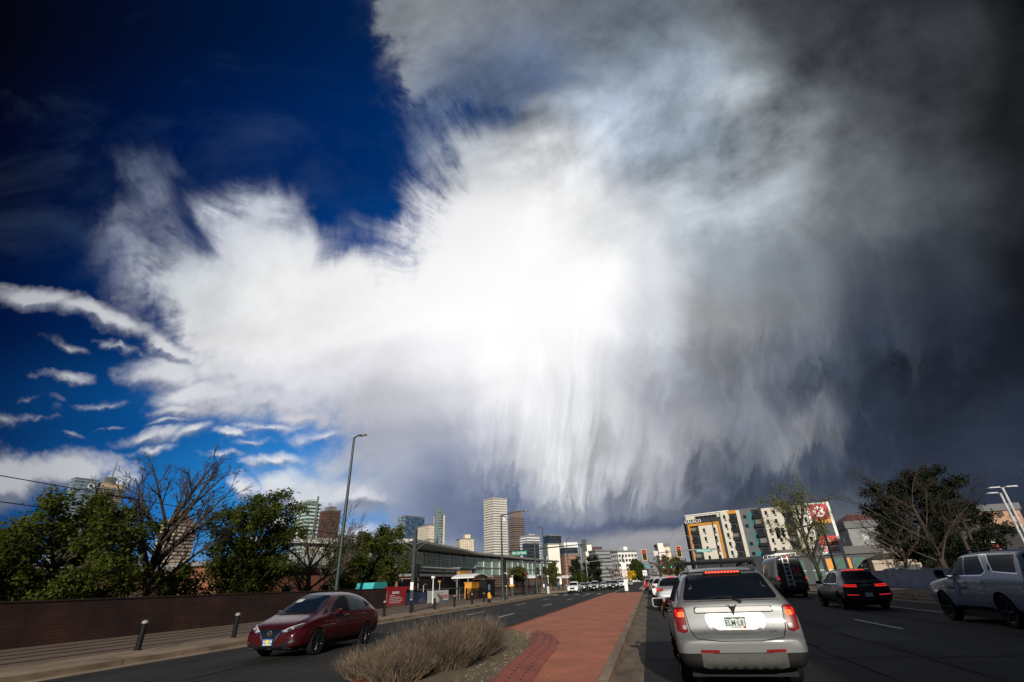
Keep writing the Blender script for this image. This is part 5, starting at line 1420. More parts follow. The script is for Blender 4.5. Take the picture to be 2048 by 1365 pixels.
# red signals over our road
o = thing('signal_mast', 'long signal mast with two red lights and a teal street sign over the road', 'traffic signal', (10.9, 84, K_ - .01))
b = MB(); b.tube([(0, 0, 0), (0, 0, 9.2)], [.15, .08], 10); b.build('pole', M_BLACK, o)
b = MB(); b.tube([(0, 0, 5.2), (-5.0, 0, 5.2), (-11.3, 0, 4.95)], [.1, .08, .05], 8); b.build('arm', M_METAL, o)
signal_head(o, (-10.95, -.1, 4.85), (0, -1), 'red', M_BLACK, M_YEL, 1.2)
signal_head(o, (-5.7, -.1, 5.08), (0, -1), 'red', M_BLACK, M_YEL, 1.2)
no_turn(o, (-9.2, -.1, 5.0), .62)
b = MB(); b.bb(-3.25, -.85, -.14, -.10, 4.82, 5.24); p = b.build('street_sign', M_TEAL, o)
word('Mariposa St', .36, M_SIGNW, p, 'sign_lettering', (-2.05, -.146, 5.03), bold=.004)
# black signal on the right before the apartments
o = thing('signal_mast', 'black signal mast reaching left from behind the leafing tree', 'traffic signal', (19.6, 63.2, K_ - .01))
b = MB(); b.tube([(0, 0, 0), (0, 0, 6.8)], [.14, .1], 10); b.build('pole', M_BLACK, o)
b = MB(); b.tube([(0, 0, 6.35), (-4.9, 0, 5.6)], [.09, .05], 8); b.build('arm', M_BLACK, o)
signal_head(o, (-4.7, 0, 5.55), (1, .25), None, M_BLACK, None, 1.15)
signal_head(o, (-4.1, .25, 5.6), (1, -.4), None, M_BLACK, None, 1.0)
# far signals
o = thing('signal_mast', 'far signal mast with green lights and a teal sign down the road', 'traffic signal', (12, 170, 0))
b = MB(); b.tube([(0, 0, 0), (0, 0, 7)], .14, 8); b.build('pole', M_GREEN, o)
b = MB(); b.tube([(0, 0, 6.2), (-12.8, 0, 5.75)], [.1, .06], 8); b.build('arm', M_GREEN, o)
for x, l in ((-10.4, 'amber'), (-7.3, 'red'), (-7.0, 'green'), (-4.6, 'green')):
    signal_head(o, (x, -.15 - .2 * (l == 'green'), 5.55 - .5 * (l == 'green')), (0, -1), l, M_BLACK, M_GREEN, 1.2)
b = MB(); b.bb(-12.7, -10.9, -.12, -.08, 5.0, 5.55); b.build('street_sign', M_TEAL, o)
o = thing('signal_mast', 'far thin signal mast reaching out over the queue of cars', 'traffic signal', (-15.5, 140, 0))
b = MB(); b.tube([(0, 0, 0), (0, 0, 7.4)], .12, 8); b.build('pole', M_METAL, o)
b = MB(); b.tube([(0, 0, 6.2), (11, 0, 6.9)], [.08, .05], 8); b.build('arm', M_METAL, o)
for x in (4.2, 9.6): b = MB(); b.bb(x - .18, x + .18, -.14, .1, 5.9, 7.1); b.build('signal_head', M_GREEN, o)

# median signs
o = thing('median_sign', 'white median signs with a no left turn sign on one post', 'sign', (-2.74, 66.0, K_))
b = MB(); b.tube([(0, 0, 0), (0, 0, 3.3)], .035, 8); b.build('post', M_METAL, o)
b = MB(); b.bb(-.28, .28, -.06, -.04, 2.58, 3.32); b.build('white_panel', M_SIGNW, o)
no_turn(o, (.0, -.05, 2.18), .62)
b = MB(); b.bb(-.2, .2, -.06, -.04, .28, 1.5); p = b.build('keep_right_panel', M_SIGNW, o)
o = thing('lane_sign', 'white lane sign with two black turn arrows on a post', 'sign', (-.52, 110, 0))
b = MB(); b.tube([(0, 0, 0), (0, 0, 3.2)], .04, 8); b.build('post', M_METAL, o)
b = MB(); b.bb(-.42, .42, -.07, -.045, 2.25, 3.2); p = b.build('panel', M_SIGNW, o)
for x in (-.2, .2):
    b = MB(); b.bb(x + .02, x + .09, -.08, -.073, 2.4, 2.85); b.bb(x - .1, x + .019, -.08, -.073, 2.76, 2.85); b.prism([(x - .17, 2.8), (x - .09, 2.95), (x - .04, 2.7)], -.08, -.073); b.build('arrow', M_BLACK, p)
slab('median', [(-1.9, 99), (.15, 99), (.15, 230), (-1.9, 230)], 0, K_, M_CONC)

# ------------------------------------------------------------------ right hand furniture
o = thing('pylon_sign', 'tall white framed fuel station sign with a red K emblem and dark price board', 'sign', (23.4, 75, 0), R(-10))
m_pr = mat('price_board', (.02, .025, .05), .4)
for x in (-1.24, 1.24): b = MB(); b.bb(x - .16, x + .16, -.22, .22, 0, 9.9); b.build('frame_leg', M_WHITE, o)
for z0, z1 in ((9.72, 9.9), (3.6, 3.8), (4.45, 4.6)): b = MB(); b.bb(-1.079, 1.079, -.21, .21, z0, z1); b.build('frame_bar', M_WHITE, o)
b = MB(); b.bb(-1.078, 1.078, -.18, .18, 7.75, 9.718); rp = b.build('red_panel', M_RED, o)
b = MB(); b.lathe([(.60, -.2), (.60, -.184)], 32, (0, 0, 8.78), 'Y'); b.v += []; b.build('emblem_edge', M_SIGNW, rp)
b = MB(); b.prism(disc((0, 8.78), .66, 32), -.21, -.183); b.build('emblem_disc', M_SIGNW, rp)
b = MB()
b.bb(-.34, -.16, -.222, -.212, 8.35, 9.21)
b.bar((-.15, -.217, 8.74), (.30, -.217, 9.17), .010, .19); b.bar((-.08, -.2175, 8.84), (.36, -.2175, 8.39), .010, .19)
b.build('emblem_letter', M_RED, rp)
b = MB(); b.bb(-1.078, 1.078, -.185, .185, 7.3, 7.748); b.build('orange_panel', M_YEL, o)
b = MB(); b.bb(-1.078, 1.078, -.17, .17, 5.75, 7.298); pb = b.build('price_panel', m_pr, o)
for k in range(2):
    b = MB(); b.bb(-.9, .9, -.18, -.172, 6.1 + k * .62, 6.5 + k * .62); b.build('price_row', mat('price_row', (.05, .06, .10), .3), pb)
b = MB(); b.bb(-1.078, 1.078, -.185, .185, 4.603, 5.748); rp2 = b.build('red_panel', M_RED, o)
b = MB(); b.prism(roundp([(-.75, 5.0), (.8, 5.12), (.62, 5.24), (-.6, 5.14)], .05), -.2, -.187); b.build('pale_script', mat('pale_gold', (.75, .55, .35), .5), rp2)
b = MB(); b.prism(roundp([(-.3, 5.25), (.3, 5.3), (.25, 5.42), (-.2, 5.4)], .05), -.2, -.187); b.build('pale_script', mat('pale_gold', (.75, .55, .35), .5), rp2)
b = MB(); b.bb(-1.078, 1.078, -.19, .19, 3.803, 4.447); rp3 = b.build('wash_panel', M_SIGNW, o)
b = MB(); b.bb(-.95, .95, -.2, -.193, 3.9, 4.35); b.build('wash_strip', M_RED, rp3)
word('CAR WASH', .34, M_SIGNW, rp3, 'sign_lettering', (0, -.206, 4.12), bold=.008)

o = thing('low_wall', 'low lavender white block wall along the right pavement', 'wall', (21.2, 40, 0))
b = MB()
for i in range(14): b.bb(0, .3, -4 + i * 1.62 + .004, -4 + i * 1.62 + 1.616, .1, 1.42)
b.build('wall', mat('lavender_white_block', (.34, .36, .44), .85, 0, .3, 1.6, .4), o)
b = MB(); b.bb(-.04, .34, -4, 18.7, 1.422, 1.5); b.build('coping', mat('lavender_coping', (.38, .40, .47), .8), o)
o = thing('chain_fence', 'grey chain link fence behind the parked cars on the right', 'fence', (24, 68.5, 0), R(-8))
b = MB()
for k in range(9): b.tube([(k * 2.6, 0, 0), (k * 2.6, 0, 2.2)], .035, 6)
b.tube([(0, 0, 2.2), (20.8, 0, 2.2)], .025, 6); b.tube([(0, 0, .15), (20.8, 0, .15)], .02, 6)
b.build('frame', M_METAL, o)
b = MB()
for k in range(130):
    x = k * .16
    b.tube([(x, 0, .15), (min(x + 1.0, 20.8), 0, .15 + (min(x + 1.0, 20.8) - x) * 2.05)], .004, 3, False); b.tube([(x, .005, 2.2), (min(x + 1.0, 20.8), .005, 2.2 - (min(x + 1.0, 20.8) - x) * 2.05)], .004, 3, False)
tag(b.build('wire_mesh', M_METAL, o), None, None, None, 'stuff')
for x, y, h, lab in ((29.2, 57, 6.0, 'nearer leaning brown utility pole behind the low wall'), (30.6, 58.5, 6.2, 'farther leaning brown utility pole behind the low wall')):
    o = thing('utility_pole', lab, 'pole', (x, y, 0))
    b = MB(); b.tube([(0, 0, 0), (-.12, 0, h)], [.17, .13], 10); b.build('pole', BROWN, o)
    b = MB(); b.bb(-.8, .6, -.06, .06, h - .7, h - .56); b.build('crossarm', BROWN, o)
lf = MB(); rg_ = random.Random(4)
for i in range(700):
    p = Vector((rg_.uniform(13.98, 15.4), 22 + rg_.random() ** 1.4 * 22, K_ + .012 + rg_.random() * .05)); s = rg_.uniform(.03, .07)
    a = Vector((rg_.gauss(0, 1), rg_.gauss(0, 1), rg_.gauss(0, .3))).normalized(); c = a.orthogonal()
    lf.add([p - a * s, p + c * s * .6, p + a * s, p - c * s * .6], [(0, 1, 2, 3)])
tag(lf.build('dead_leaves', mat('dead_leaf', (.26, .13, .05), .9, 0, .5, 9.0)), None, None, None, 'stuff')
# ------------------------------------------------------------------ vehicles
M_LAMPR = mat('red_lens', (.16, .006, .008), .3, 0, .1, 8.0, spec=.2)
M_LIT = glow('brake_lamp_lit', (.3, .01, .01), (1.0, .03, .012), .85)
M_LITHOT = glow('brake_bulb_lit', (.4, .05, .02), (1.0, .16, .04), 2.2)
M_CLEAR = mat('clear_lens', (.42, .43, .44), .12, .3, .1, 6.0, coat=1.0)
M_HEAD = glow('daytime_lamp', (.6, .6, .6), (1, .95, .85), 1.0)
M_WELL = mat('wheel_well', (.006, .006, .006), .95, 0, .1)
M_SEAM = mat('panel_gap', (.006, .006, .007), .8, 0, .1)
M_PLATEW = mat('plate_white', (.62, .66, .62), .4, 0, .05)
M_PLATEG = mat('plate_green', (.02, .09, .05), .4, 0, .05)


def finish(o, mods_mesh, angle=38):
    bm = bmesh.new(); bm.from_mesh(mods_mesh)
    lim = R(angle)
    for e in bm.edges: e.smooth = len(e.link_faces) == 2 and e.calc_face_angle(0.0) < lim
    for f in bm.faces: f.smooth = True
    bm.to_mesh(mods_mesh); bm.free()


class Car:
    def __init__(self, name, label, cat, loc, rz, stations, arches, pm, group=None):
        self.o = thing(name, label, cat, loc, rz, group)
        rings = []
        for (y, zb, zw, zt, hb, hm, hw, ht) in stations:
            zw = min(zw, zt - .02)
            k = min(1.0, (zt - zw) / .30)
            p5, p7 = Vector((hw - .012, zw)), Vector((ht, zt - .075 * k - .01))
            p6 = p5.lerp(p7, .5) + Vector((.016 * k, 0))
            r = [(0, zb), (hb * .88, zb), (hb, zb + .06), (hm, zb + .5 * (zw - zb)), (hw, zw - .07 if zw - zb > .3 else zw - .02), tuple(p5), tuple(p6), tuple(p7), (ht - .12, zt - .012), (0, zt)]
            rings.append((y, r))
        vs, fs = [], []
        m = 10
        for y, r in rings:
            vs += [(x, y, z) for x, z in r] + [(-x, y, z) for x, z in r]
        idx = lambda i, j, s: i * 20 + j + (10 if s and 0 < j < 9 else 0)
        for i in range(len(rings) - 1):
            for j in range(m - 1):
                fs.append((idx(i, j, 0), idx(i, j + 1, 0), idx(i + 1, j + 1, 0), idx(i + 1, j, 0)))
                fs.append((idx(i, j, 1), idx(i + 1, j, 1), idx(i + 1, j + 1, 1), idx(i, j + 1, 1)))
        for i in (0, len(rings) - 1):
            for j in range(m - 1):
                q = [idx(i, j, 0), idx(i, j + 1, 0), idx(i, j + 1, 1), idx(i, j, 1)]
                q = list(dict.fromkeys(q))
                fs.append(q)
        me = bpy.data.meshes.new('body'); me.from_pydata(vs, [], fs)
        bm = bmesh.new(); bm.from_mesh(me)
        bmesh.ops.delete(bm, geom=[v for v in bm.verts if not v.link_faces], context='VERTS')
        bmesh.ops.recalc_face_normals(bm, faces=bm.faces[:]); bm.to_mesh(me); bm.free()
        me.materials.append(pm); me.materials.append(M_WELL)
        b = bpy.data.objects.new('body', me); COL.objects.link(b)
        b.modifiers.new('s', 'SUBSURF').levels = 3
        dg = bpy.context.evaluated_depsgraph_get(); dg.update()
        ev = bpy.data.meshes.new_from_object(b.evaluated_get(dg))
        self.bvh = BVHTree.FromPolygons([v.co.copy() for v in ev.vertices], [tuple(p.vertices) for p in ev.polygons])
        self.L = max(v.co.y for v in ev.vertices)
        if arches:
            c = MB()
            W = max(s[6] for s in stations)
            for (y, z, r) in arches:
                for s in (-1, 1):
                    n = 36
                    a = [Vector((s * (W - .42), y + r * math.cos(2 * math.pi * k / n), z + r * math.sin(2 * math.pi * k / n))) for k in range(n)]
                    e = [p + Vector((s * .8, 0, 0)) for p in a]
                    c.add(a + e, [tuple(range(n)), tuple(range(2 * n - 1, n - 1, -1))] + [(k, (k + 1) % n, (k + 1) % n + n, k + n) for k in range(n)])
            co_ = c.build('cutter', M_WELL)
            md = b.modifiers.new('b', 'BOOLEAN'); md.operation = 'DIFFERENCE'; md.object = co_; md.solver = 'EXACT'; md.material_mode = 'TRANSFER'
            dg = bpy.context.evaluated_depsgraph_get(); dg.update()
            ev2 = bpy.data.meshes.new_from_object(b.evaluated_get(dg))
            bpy.data.objects.remove(co_)
            bpy.data.meshes.remove(ev); ev = ev2
        b.modifiers.clear(); b.data = ev; bpy.data.meshes.remove(me)
        ev.name = 'body'
        finish(b, ev)
        b.parent = self.o
        self.body = b

        hw = min(st[5] for st in stations[4:-3])
        u = MB(); u.bb(-hw + .16, hw - .16, .35, self.L - .45, .17, .44); u.build('underbody', M_BLACK, self.o)

    def hit(self, axis, a, c):
        o, d = {'L': ((-4, a, c), (1, 0, 0)), 'R': ((4, a, c), (-1, 0, 0)), 'B': ((a, -3, c), (0, 1, 0)), 'F': ((a, self.L + 3, c), (0, -1, 0)), 'T': ((a, c, 6), (0, 0, -1))}[axis]
        p, n, _, _ = self.bvh.ray_cast(Vector(o), Vector(d))
        if p is None:
            t = {'L': (-1, a, c), 'R': (1, a, c), 'B': (a, 0, c), 'F': (a, self.L, c), 'T': (a, c, 1)}[axis]
            p, n, _, _ = self.bvh.find_nearest(Vector(t))
        if n.dot(Vector(d)) > 0: n = -n
        return p, n

    def skin(self, name, poly, axis, m, off=.004, parent=None, rnd_=0.0, step=.10, thick=.0):
        """a panel that lies on the body: outline given in the side, rear, front or top view"""
        if rnd_: poly = roundp(poly, rnd_)
        bm = bmesh.new()
        f = bm.faces.new([bm.verts.new((p[0], p[1], 0)) for p in poly])
        bmesh.ops.triangulate(bm, faces=[f])
        for _ in range(4):
            es = [e for e in bm.edges if e.calc_length() > step]
            if not es: break
            bmesh.ops.subdivide_edges(bm, edges=es, cuts=1)
            bmesh.ops.triangulate(bm, faces=bm.faces[:])
        nv = []
        for v in bm.verts:
            p, n = self.hit(axis, v.co.x, v.co.y)
            nv.append((v, p + n * off))
        for v, p in nv: v.co = p
        bmesh.ops.recalc_face_normals(bm, faces=bm.faces[:])
        out = {'L': (-1, 0, 0), 'R': (1, 0, 0), 'B': (0, -1, 0), 'F': (0, 1, 0), 'T': (0, 0, 1)}[axis]
        s = sum(f.normal.dot(Vector(out)) * f.calc_area() for f in bm.faces)
        if s < 0: bmesh.ops.reverse_faces(bm, faces=bm.faces[:])
        me = bpy.data.meshes.new(name); bm.to_mesh(me); bm.free()
        for p in me.polygons: p.use_smooth = True
        me.materials.append(m)
        return link(name, me, parent or self.o)

    def sides(self, name, poly, m, **k):
        return [self.skin(name, poly, a, m, **k) for a in 'LR']

    def seam(self, pts, axis, w=.008, m=None, name='panel_gap', off=.003):
        L_, R_ = [], []
        q = []
        for a, b in zip(pts, pts[1:]):
            n = max(1, int(math.dist(a, b) / .12))
            q += [(a[0] + (b[0] - a[0]) * k / n, a[1] + (b[1] - a[1]) * k / n) for k in range(n)]
        q.append(pts[-1])
        for i, p in enumerate(q):
            a, b = Vector(q[max(i - 1, 0)]), Vector(q[min(i + 1, len(q) - 1)])
            d = (b - a).normalized(); n = Vector((-d.y, d.x)) * w / 2
            L_.append((p[0] + n.x, p[1] + n.y)); R_.append((p[0] - n.x, p[1] - n.y))
        g = MB()
        for i in range(len(q) - 1):
            vs = []
            for p in (L_[i], R_[i], R_[i + 1], L_[i + 1]):
                h, n = self.hit(axis, *p); vs.append(h + n * off)
            g.add(vs, [(0, 1, 2, 3)])
        return g.build(name, m or M_SEAM, self.o)

    def wheels(self, ys, r, w, track, rimm, spokes=5):
        key = (r, w, spokes, rimm.name)
        if key not in WHEELS:
            t = MB(); t.lathe([(r * .66, -w * .42), (r * .9, -w / 2), (r * .985, -w * .40), (r, -w * .3), (r, w * .3), (r * .985, w * .40), (r * .9, w / 2), (r * .66, w * .42)], 32, (0, 0, 0), 'X', True)
            to = t.build('wheel', M_RUBBER, None, angle=35)
            q = MB(); q.lathe([(r * .665, -w * .43), (r * .66, w * .3), (r * .6, w * .1), (r * .58, -w * .2), (r * .62, -w * .40)], 32, (0, 0, 0), 'X', True)
            for k in range(spokes):
                a = 2 * math.pi * k / spokes
                p0, p1 = Vector((-w * .30, math.cos(a) * r * .1, math.sin(a) * r * .1)), Vector((-w * .38, math.cos(a) * r * .62, math.sin(a) * r * .62))
                q.bar(p0, p1, r * .16, w * .12)
            q.lathe([(0, -w * .36), (r * .14, -w * .36), (r * .16, -w * .25)], 16, (0, 0, 0), 'X')
            ro = q.build('rim', rimm, None, angle=35)
            dk = MB(); dk.lathe([(0, -w * .05), (r * .59, -w * .05)], 24, (0, 0, 0), 'X'); do = dk.build('brake_disc', mat('brake_disc', (.05, .05, .05), .5, .6), None)
            WHEELS[key] = (to.data, ro.data, do.data)
            for x in (to, ro, do): bpy.data.objects.remove(x)
        for y in ys:
            for s in (-1, 1):
                wh = link('wheel', WHEELS[key][0], self.o, (s * (track), y, r))
                if s > 0: wh.rotation_euler = (0, 0, math.pi)
                link('rim', WHEELS[key][1], wh); link('brake_disc', WHEELS[key][2], wh)

    def plate(self, x, z, axis, w=.30, h=.15, top=M_PLATEG, base=M_PLATEW, txt=None, tm=None, foot=None, push=.012, name='number_plate', ts=.105):
        p, n = self.hit(axis, x, z)
        s = -1 if axis == 'B' else 1
        y = p.y + s * push
        b = MB(); b.box((x, y, z), (w, .012, h)); o = b.build(name, base, self.o)
        yy = y + s * .0085
        if top:
            b = MB(); hh = h / 2
            b.prism([(x - w * .48, z + hh * .94), (x + w * .48, z + hh * .94), (x + w * .48, z + hh * .62), (x + w * .3, z + hh * .78), (x + w * .1, z + hh * .6), (x - w * .1, z + hh * .8), (x - w * .28, z + hh * .6), (x - w * .48, z + hh * .72)], yy - .001, yy + .001)
            b.build('mountain_band', top, o)
        rot = FACE_BACK if axis == 'B' else face_dir(math.pi)
        if txt: word(txt, ts, tm or M_PLATEG, o, 'plate_lettering', (x, yy, z - .006), rot, .0015, squash=.80, bold=.002)
        if foot: word(foot, .026, tm or M_PLATEG, o, 'plate_lettering', (x, yy, z - h * .41), rot, .0015)
        return o

    def mirror(self, y, z, x, m, s, size=(.24, .13, .17), glass=True):
        b = MB(); b.prism(roundp([(-size[0] / 2, -size[2] / 2), (size[0] / 2, -size[2] / 2 + .02), (size[0] / 2, size[2] / 2), (-size[0] / 2, size[2] / 2 - .02)], .05), y, y + size[1], 'XZ')
        for v in b.v:
            t = (v.y - y) / size[1]
            v.x = s * (x + v.x * (1 - .25 * t)); v.z = z + v.z * (1 - .25 * t)
        mo = b.build('wing_mirror', m, self.o, angle=40)
        if glass:
            b = MB(); b.prism(roundp([(-size[0] * .4, -size[2] * .38), (size[0] * .4, -size[2] * .34), (size[0] * .4, size[2] * .38), (-size[0] * .4, size[2] * .34)], .04), -.006, -.003)
            for v in b.v: v.x = s * (x + v.x); v.z += z; v.y += y
            b.build('mirror_glass', M_GLASS, mo)
        b = MB(); b.box((s * (x - size[0] * .5 - .02), y + size[1] * .5, z - size[2] * .3), (.12, .07, .05)); b.build('mirror_arm', M_TRIM, self.o)


WHEELS = {}
P_SILVER = paint('silver_paint', (.15, .155, .158), .35, .42, .8)
P_RED = paint('dark_red_paint', (.042, .001, .003), .0, .3, .6)
P_NAVY = paint('near_black_navy_paint', (.003, .0035, .008), .0, .35, .22)
P_WHITESHADE = paint('shaded_white_paint', (.17, .20, .25), 0, .25, .9)  # white paint with the bluish shade mixed into its colour
P_WHITE = paint('bright_white_paint', (.78, .78, .77), 0, .3)
P_VAN = paint('charcoal_van_paint', (.022, .024, .026), .1, .4)
P_GREY = paint('grey_paint', (.10, .105, .11), .6, .3)
P_LGREY = paint('light_silver_paint', (.40, .41, .42), .7, .3)
P_BLACK = paint('black_car_paint', (.008, .008, .009), .2, .25)
P_CHAMP = paint('champagne_paint', (.30, .26, .20), .6, .3)
P_REDC = paint('bright_red_paint', (.40, .012, .012), .1, .3)
M_LRIM = mat('dark_rim', (.05, .05, .055), .35, .8, .15, 6.0)

# ------------------------------------------------ silver sport utility right ahead
c = Car('silver_suv', 'silver SUV stopped right ahead, seen from behind, brake lights lit', 'car', (1.22, 9.05, 0), 0, [
    (.00, .40, .58, .66, .74, .80, .80, .72), (.025, .35, .62, .72, .81, .87, .87, .80), (.08, .31, .66, .76, .86, .915, .915, .86), (.13, .29, .70, .80, .88, .93, .93, .87),
    (.17, .28, .80, .98, .88, .935, .93, .84), (.19, .28, .95, 1.14, .88, .94, .93, .82), (.235, .28, 1.06, 1.23, .88, .94, .92, .80), (.38, .28, 1.11, 1.42, .88, .94, .91, .73),
    (.53, .28, 1.12, 1.62, .88, .94, .91, .67), (.68, .28, 1.12, 1.675, .88, .94, .91, .66), (1.5, .28, 1.11, 1.71, .88, .94, .91, .65), (2.3, .28, 1.09, 1.70, .88, .94, .91, .64),
    (2.85, .28, 1.07, 1.62, .88, .94, .91, .63), (3.2, .28, 1.05, 1.38, .88, .94, .90, .68), (3.58, .28, 1.02, 1.09, .88, .93, .90, .78), (4.2, .28, .94, 1.01, .87, .92, .88, .76),
    (4.6, .30, .84, .91, .82, .86, .84, .70), (4.73, .34, .70, .76, .74, .78, .76, .62), (4.77, .42, .62, .66, .64, .68, .66, .54)],
    [(.98, .36, .40), (3.84, .36, .40)], P_SILVER)
SUV = c
c.wheels((.98, 3.84), .355, .235, .80, M_RIM)
rw = c.skin('rear_window', [(-.585, 1.575), (.585, 1.575), (.72, 1.215), (-.72, 1.215)], 'B', glass_mat('rear_glass', (.004, .005, .006), .05, .10), rnd_=.05, step=.05, off=.014)
c.skin('spoiler', [(-.60, 1.655), (.60, 1.655), (.64, 1.605), (-.64, 1.605)], 'B', P_SILVER, off=.03, rnd_=.02)
b = MB(); p, n = c.hit('B', 0, 1.60); b.box((0, p.y - .03, 1.615), (.62, .05, .055), None, .9); sp = b.build('brake_lamp_housing', M_TRIM, c.o)
for i in range(11):
    b = MB(); b.box((-.25 + i * .05, p.y - .058, 1.618), (.034, .012, .026)); b.build('brake_led', glow('brake_led_lit', (.4, .03, .02), (1, .07, .03), 2.2), sp)
# hatch outline, lower panels
hatch = [(-.70, 1.62), (-.80, 1.22), (-.735, 1.10), (-.70, .82), (-.62, .70), (-.3, .665), (.3, .665), (.62, .70), (.70, .82), (.735, 1.10), (.80, 1.22), (.70, 1.62)]
c.seam(hatch, 'B', .012, name='hatch_gap')
c.seam([(-.73, 1.20), (.73, 1.20)], 'B', .010, name='hatch_gap')
for s in (-1, 1):
    lp = c.skin('tail_lamp', [(s * .905, 1.115), (s * .745, 1.125), (s * .725, .79), (s * .80, .765), (s * .885, .80)], 'B', M_LAMPR, off=.014, rnd_=.02, step=.04)
    c.skin('tail_lamp', [(.25, 1.105), (.36, 1.11), (.33, .98), (.28, .80), (.23, .80)], 'L' if s < 0 else 'R', M_LAMPR, off=.008, rnd_=.02, step=.05)
    for q in range(2):
        for e in range(3):
            x0 = .765 + e * .032; z0 = 1.04 - q * .035
            g = MB(); p, n = c.hit('B', s * x0, z0); g.box((s * x0, p.y - .022, z0), (.026, .010, .028)); g.build('lit_bulb', M_LITHOT, lp)
    c.skin('lit_glow', [(s * .755, 1.085), (s * .875, 1.08), (s * .87, .985), (s * .75, .985)], 'B', M_LIT, off=.018, parent=lp, rnd_=.02)
    c.skin('reverse_lens', [(s * .745, .875), (s * .805, .875), (s * .80, .815), (s * .742, .815)], 'B', M_CLEAR, off=.018, parent=lp, rnd_=.02)
    c.skin('bumper_reflector', [(s * .33, .555), (s * .60, .560), (s * .60, .52), (s * .33, .515)], 'B', M_LAMPR, off=.006, rnd_=.008)
# hatch bar with the sun painted into its colour, plate bay
p, n = c.hit('B', 0, 1.085)
b = MB(); b.prism(roundp([(-.57, 1.045), (.57, 1.045), (.575, 1.085), (.55, 1.115), (-.55, 1.115), (-.575, 1.085)], .03), p.y - .035, p.y + .02)
b.build('hatch_bar', mat('bar_sunlit_silver', (.74, .74, .72), .3, .1, .04, coat=.5), c.o, angle=40)
c.skin('bar_shadow_gap', roundp([(-.585, 1.12), (.585, 1.12), (.59, 1.03), (-.59, 1.03)], .03), 'B', M_SEAM, off=.004)
bay = roundp([(-.45, 1.028), (.45, 1.028), (.43, .86), (.34, .755), (-.34, .755), (-.43, .86)], .09)
c.skin('plate_bay', bay, 'B', mat('bay_silver', (.22, .22, .21), .35, .6, .1), off=.007)
c.skin('plate_bay_lit_face', roundp([(-.385, 1.02), (.385, 1.02), (.37, .87), (.29, .795), (-.29, .795), (-.37, .87)], .08), 'B', mat('bay_lit_face', (.80, .80, .78), .4, .0, .05), off=.016)  # pale face paints in the light that brightens the recess
c.plate(.0, .90, 'B', .305, .155, txt='ELM·L81', foot='COLORADO', push=.03)
b = MB(); p, n = c.hit('B', .12, .845); b.box((.118, p.y - .042, .842), (.03, .004, .028)); b.build('plate_sticker', M_RED, c.o)
b = MB(); y_ = c.hit('B', 0, 1.09)[0].y - .04
b.prism([(-.075, 1.155), (-.02, 1.12), (0, 1.13), (.02, 1.12), (.075, 1.155), (.028, 1.075), (.0, 1.0), (-.028, 1.075)], y_ - .012, y_); b.build('dart_emblem', M_SEAM, c.o)
word('TORRENT', .045, mat('badge_grey', (.10, .10, .10), .4), c.o, 'badge_lettering', (-.52, c.hit('B', -.52, .755)[0].y - .006, .765), depth=.003)
word('AWD', .045, mat('badge_grey', (.10, .10, .10), .4), c.o, 'badge_lettering', (.52, c.hit('B', .52, .755)[0].y - .006, .79), depth=.003)
# bumper: step edge, dark corners, skid plate
c.seam([(-.88, .655), (-.5, .635), (.5, .635), (.88, .655)], 'B', .02, mat('bumper_step', (.20, .20, .19), .6), 'bumper_step')
c.body.data.materials.append(M_TRIM)
for p in c.body.data.polygons:
    if p.center.z < .515 and (p.center.y < .60 or p.center.z < .40): p.material_index = 2
sk = c.skin('skid_plate', [(-.60, .51), (.60, .51), (.60, .345), (.50, .315), (-.50, .315), (-.60, .345)], 'B', mat('skid_silver', (.075, .075, .072), .65, .1, .1, spec=.3), off=.014)
for i in range(7):
    x = -.42 + i * .14
    g = MB(); p, n = c.hit('B', x, .345); g.box((x, p.y - .014, .345), (.07, .006, .045), None, .8); g.build('skid_slot', M_TRIM, sk)
# wiper
pv = [c.hit('B', x, z)[0] + Vector((0, -.022, 0)) for x, z in ((.14, 1.19), (.02, 1.235), (-.20, 1.262))]
b = MB(); b.tube(pv, [.018, .013, .008], 6); b.lathe([(0, 0), (.026, 0), (.026, .03), (0, .03)], 10, pv[0] + Vector((0, -.02, 0)), 'Y'); b.build('wiper_arm', M_TRIM, c.o)
pv = [c.hit('B', x, z)[0] + Vector((0, -.014, 0)) for x, z in ((-.46, 1.222), (-.2, 1.255), (.05, 1.262))]
b = MB(); b.tube(pv, .009, 5); b.build('wiper_blade', M_TRIM, c.o)
# glazing along the sides, doors
for a in 'LR':
    c.skin('quarter_window', [(.52, 1.19), (.62, 1.50), (1.30, 1.56), (1.30, 1.19)], a, M_GLASS, rnd_=.04)
    c.skin('rear_door_window', [(1.38, 1.19), (1.38, 1.56), (2.16, 1.57), (2.16, 1.17)], a, M_GLASS, rnd_=.04)
    c.skin('front_door_window', [(2.26, 1.17), (2.26, 1.57), (2.62, 1.54), (3.18, 1.18), (3.18, 1.14)], a, M_GLASS, rnd_=.04)
    c.seam([(2.21, 1.58), (2.21, .42)], a); c.seam([(1.34, 1.56), (1.34, .8), (1.24, .45)], a); c.seam([(3.24, 1.12), (3.3, .45)], a); c.seam([(1.3, .42), (3.3, .40)], a)
    for y in (1.52, 2.36): g = MB(); p, n = c.hit(a, y, 1.0); g.box(p + n * .02, (.03, .18, .03)); g.build('door_handle', P_SILVER, c.o)
c.skin('windscreen', [(-.56, 2.95), (.56, 2.95), (.70, 3.56), (-.70, 3.56)], 'T', M_GLASS, rnd_=.05)
for s in (-1, 1):
    c.mirror(2.98, 1.10, 1.09, mat('mirror_silver', (.40, .40, .39), .3, .7, .1), s, (.25, .13, .20))
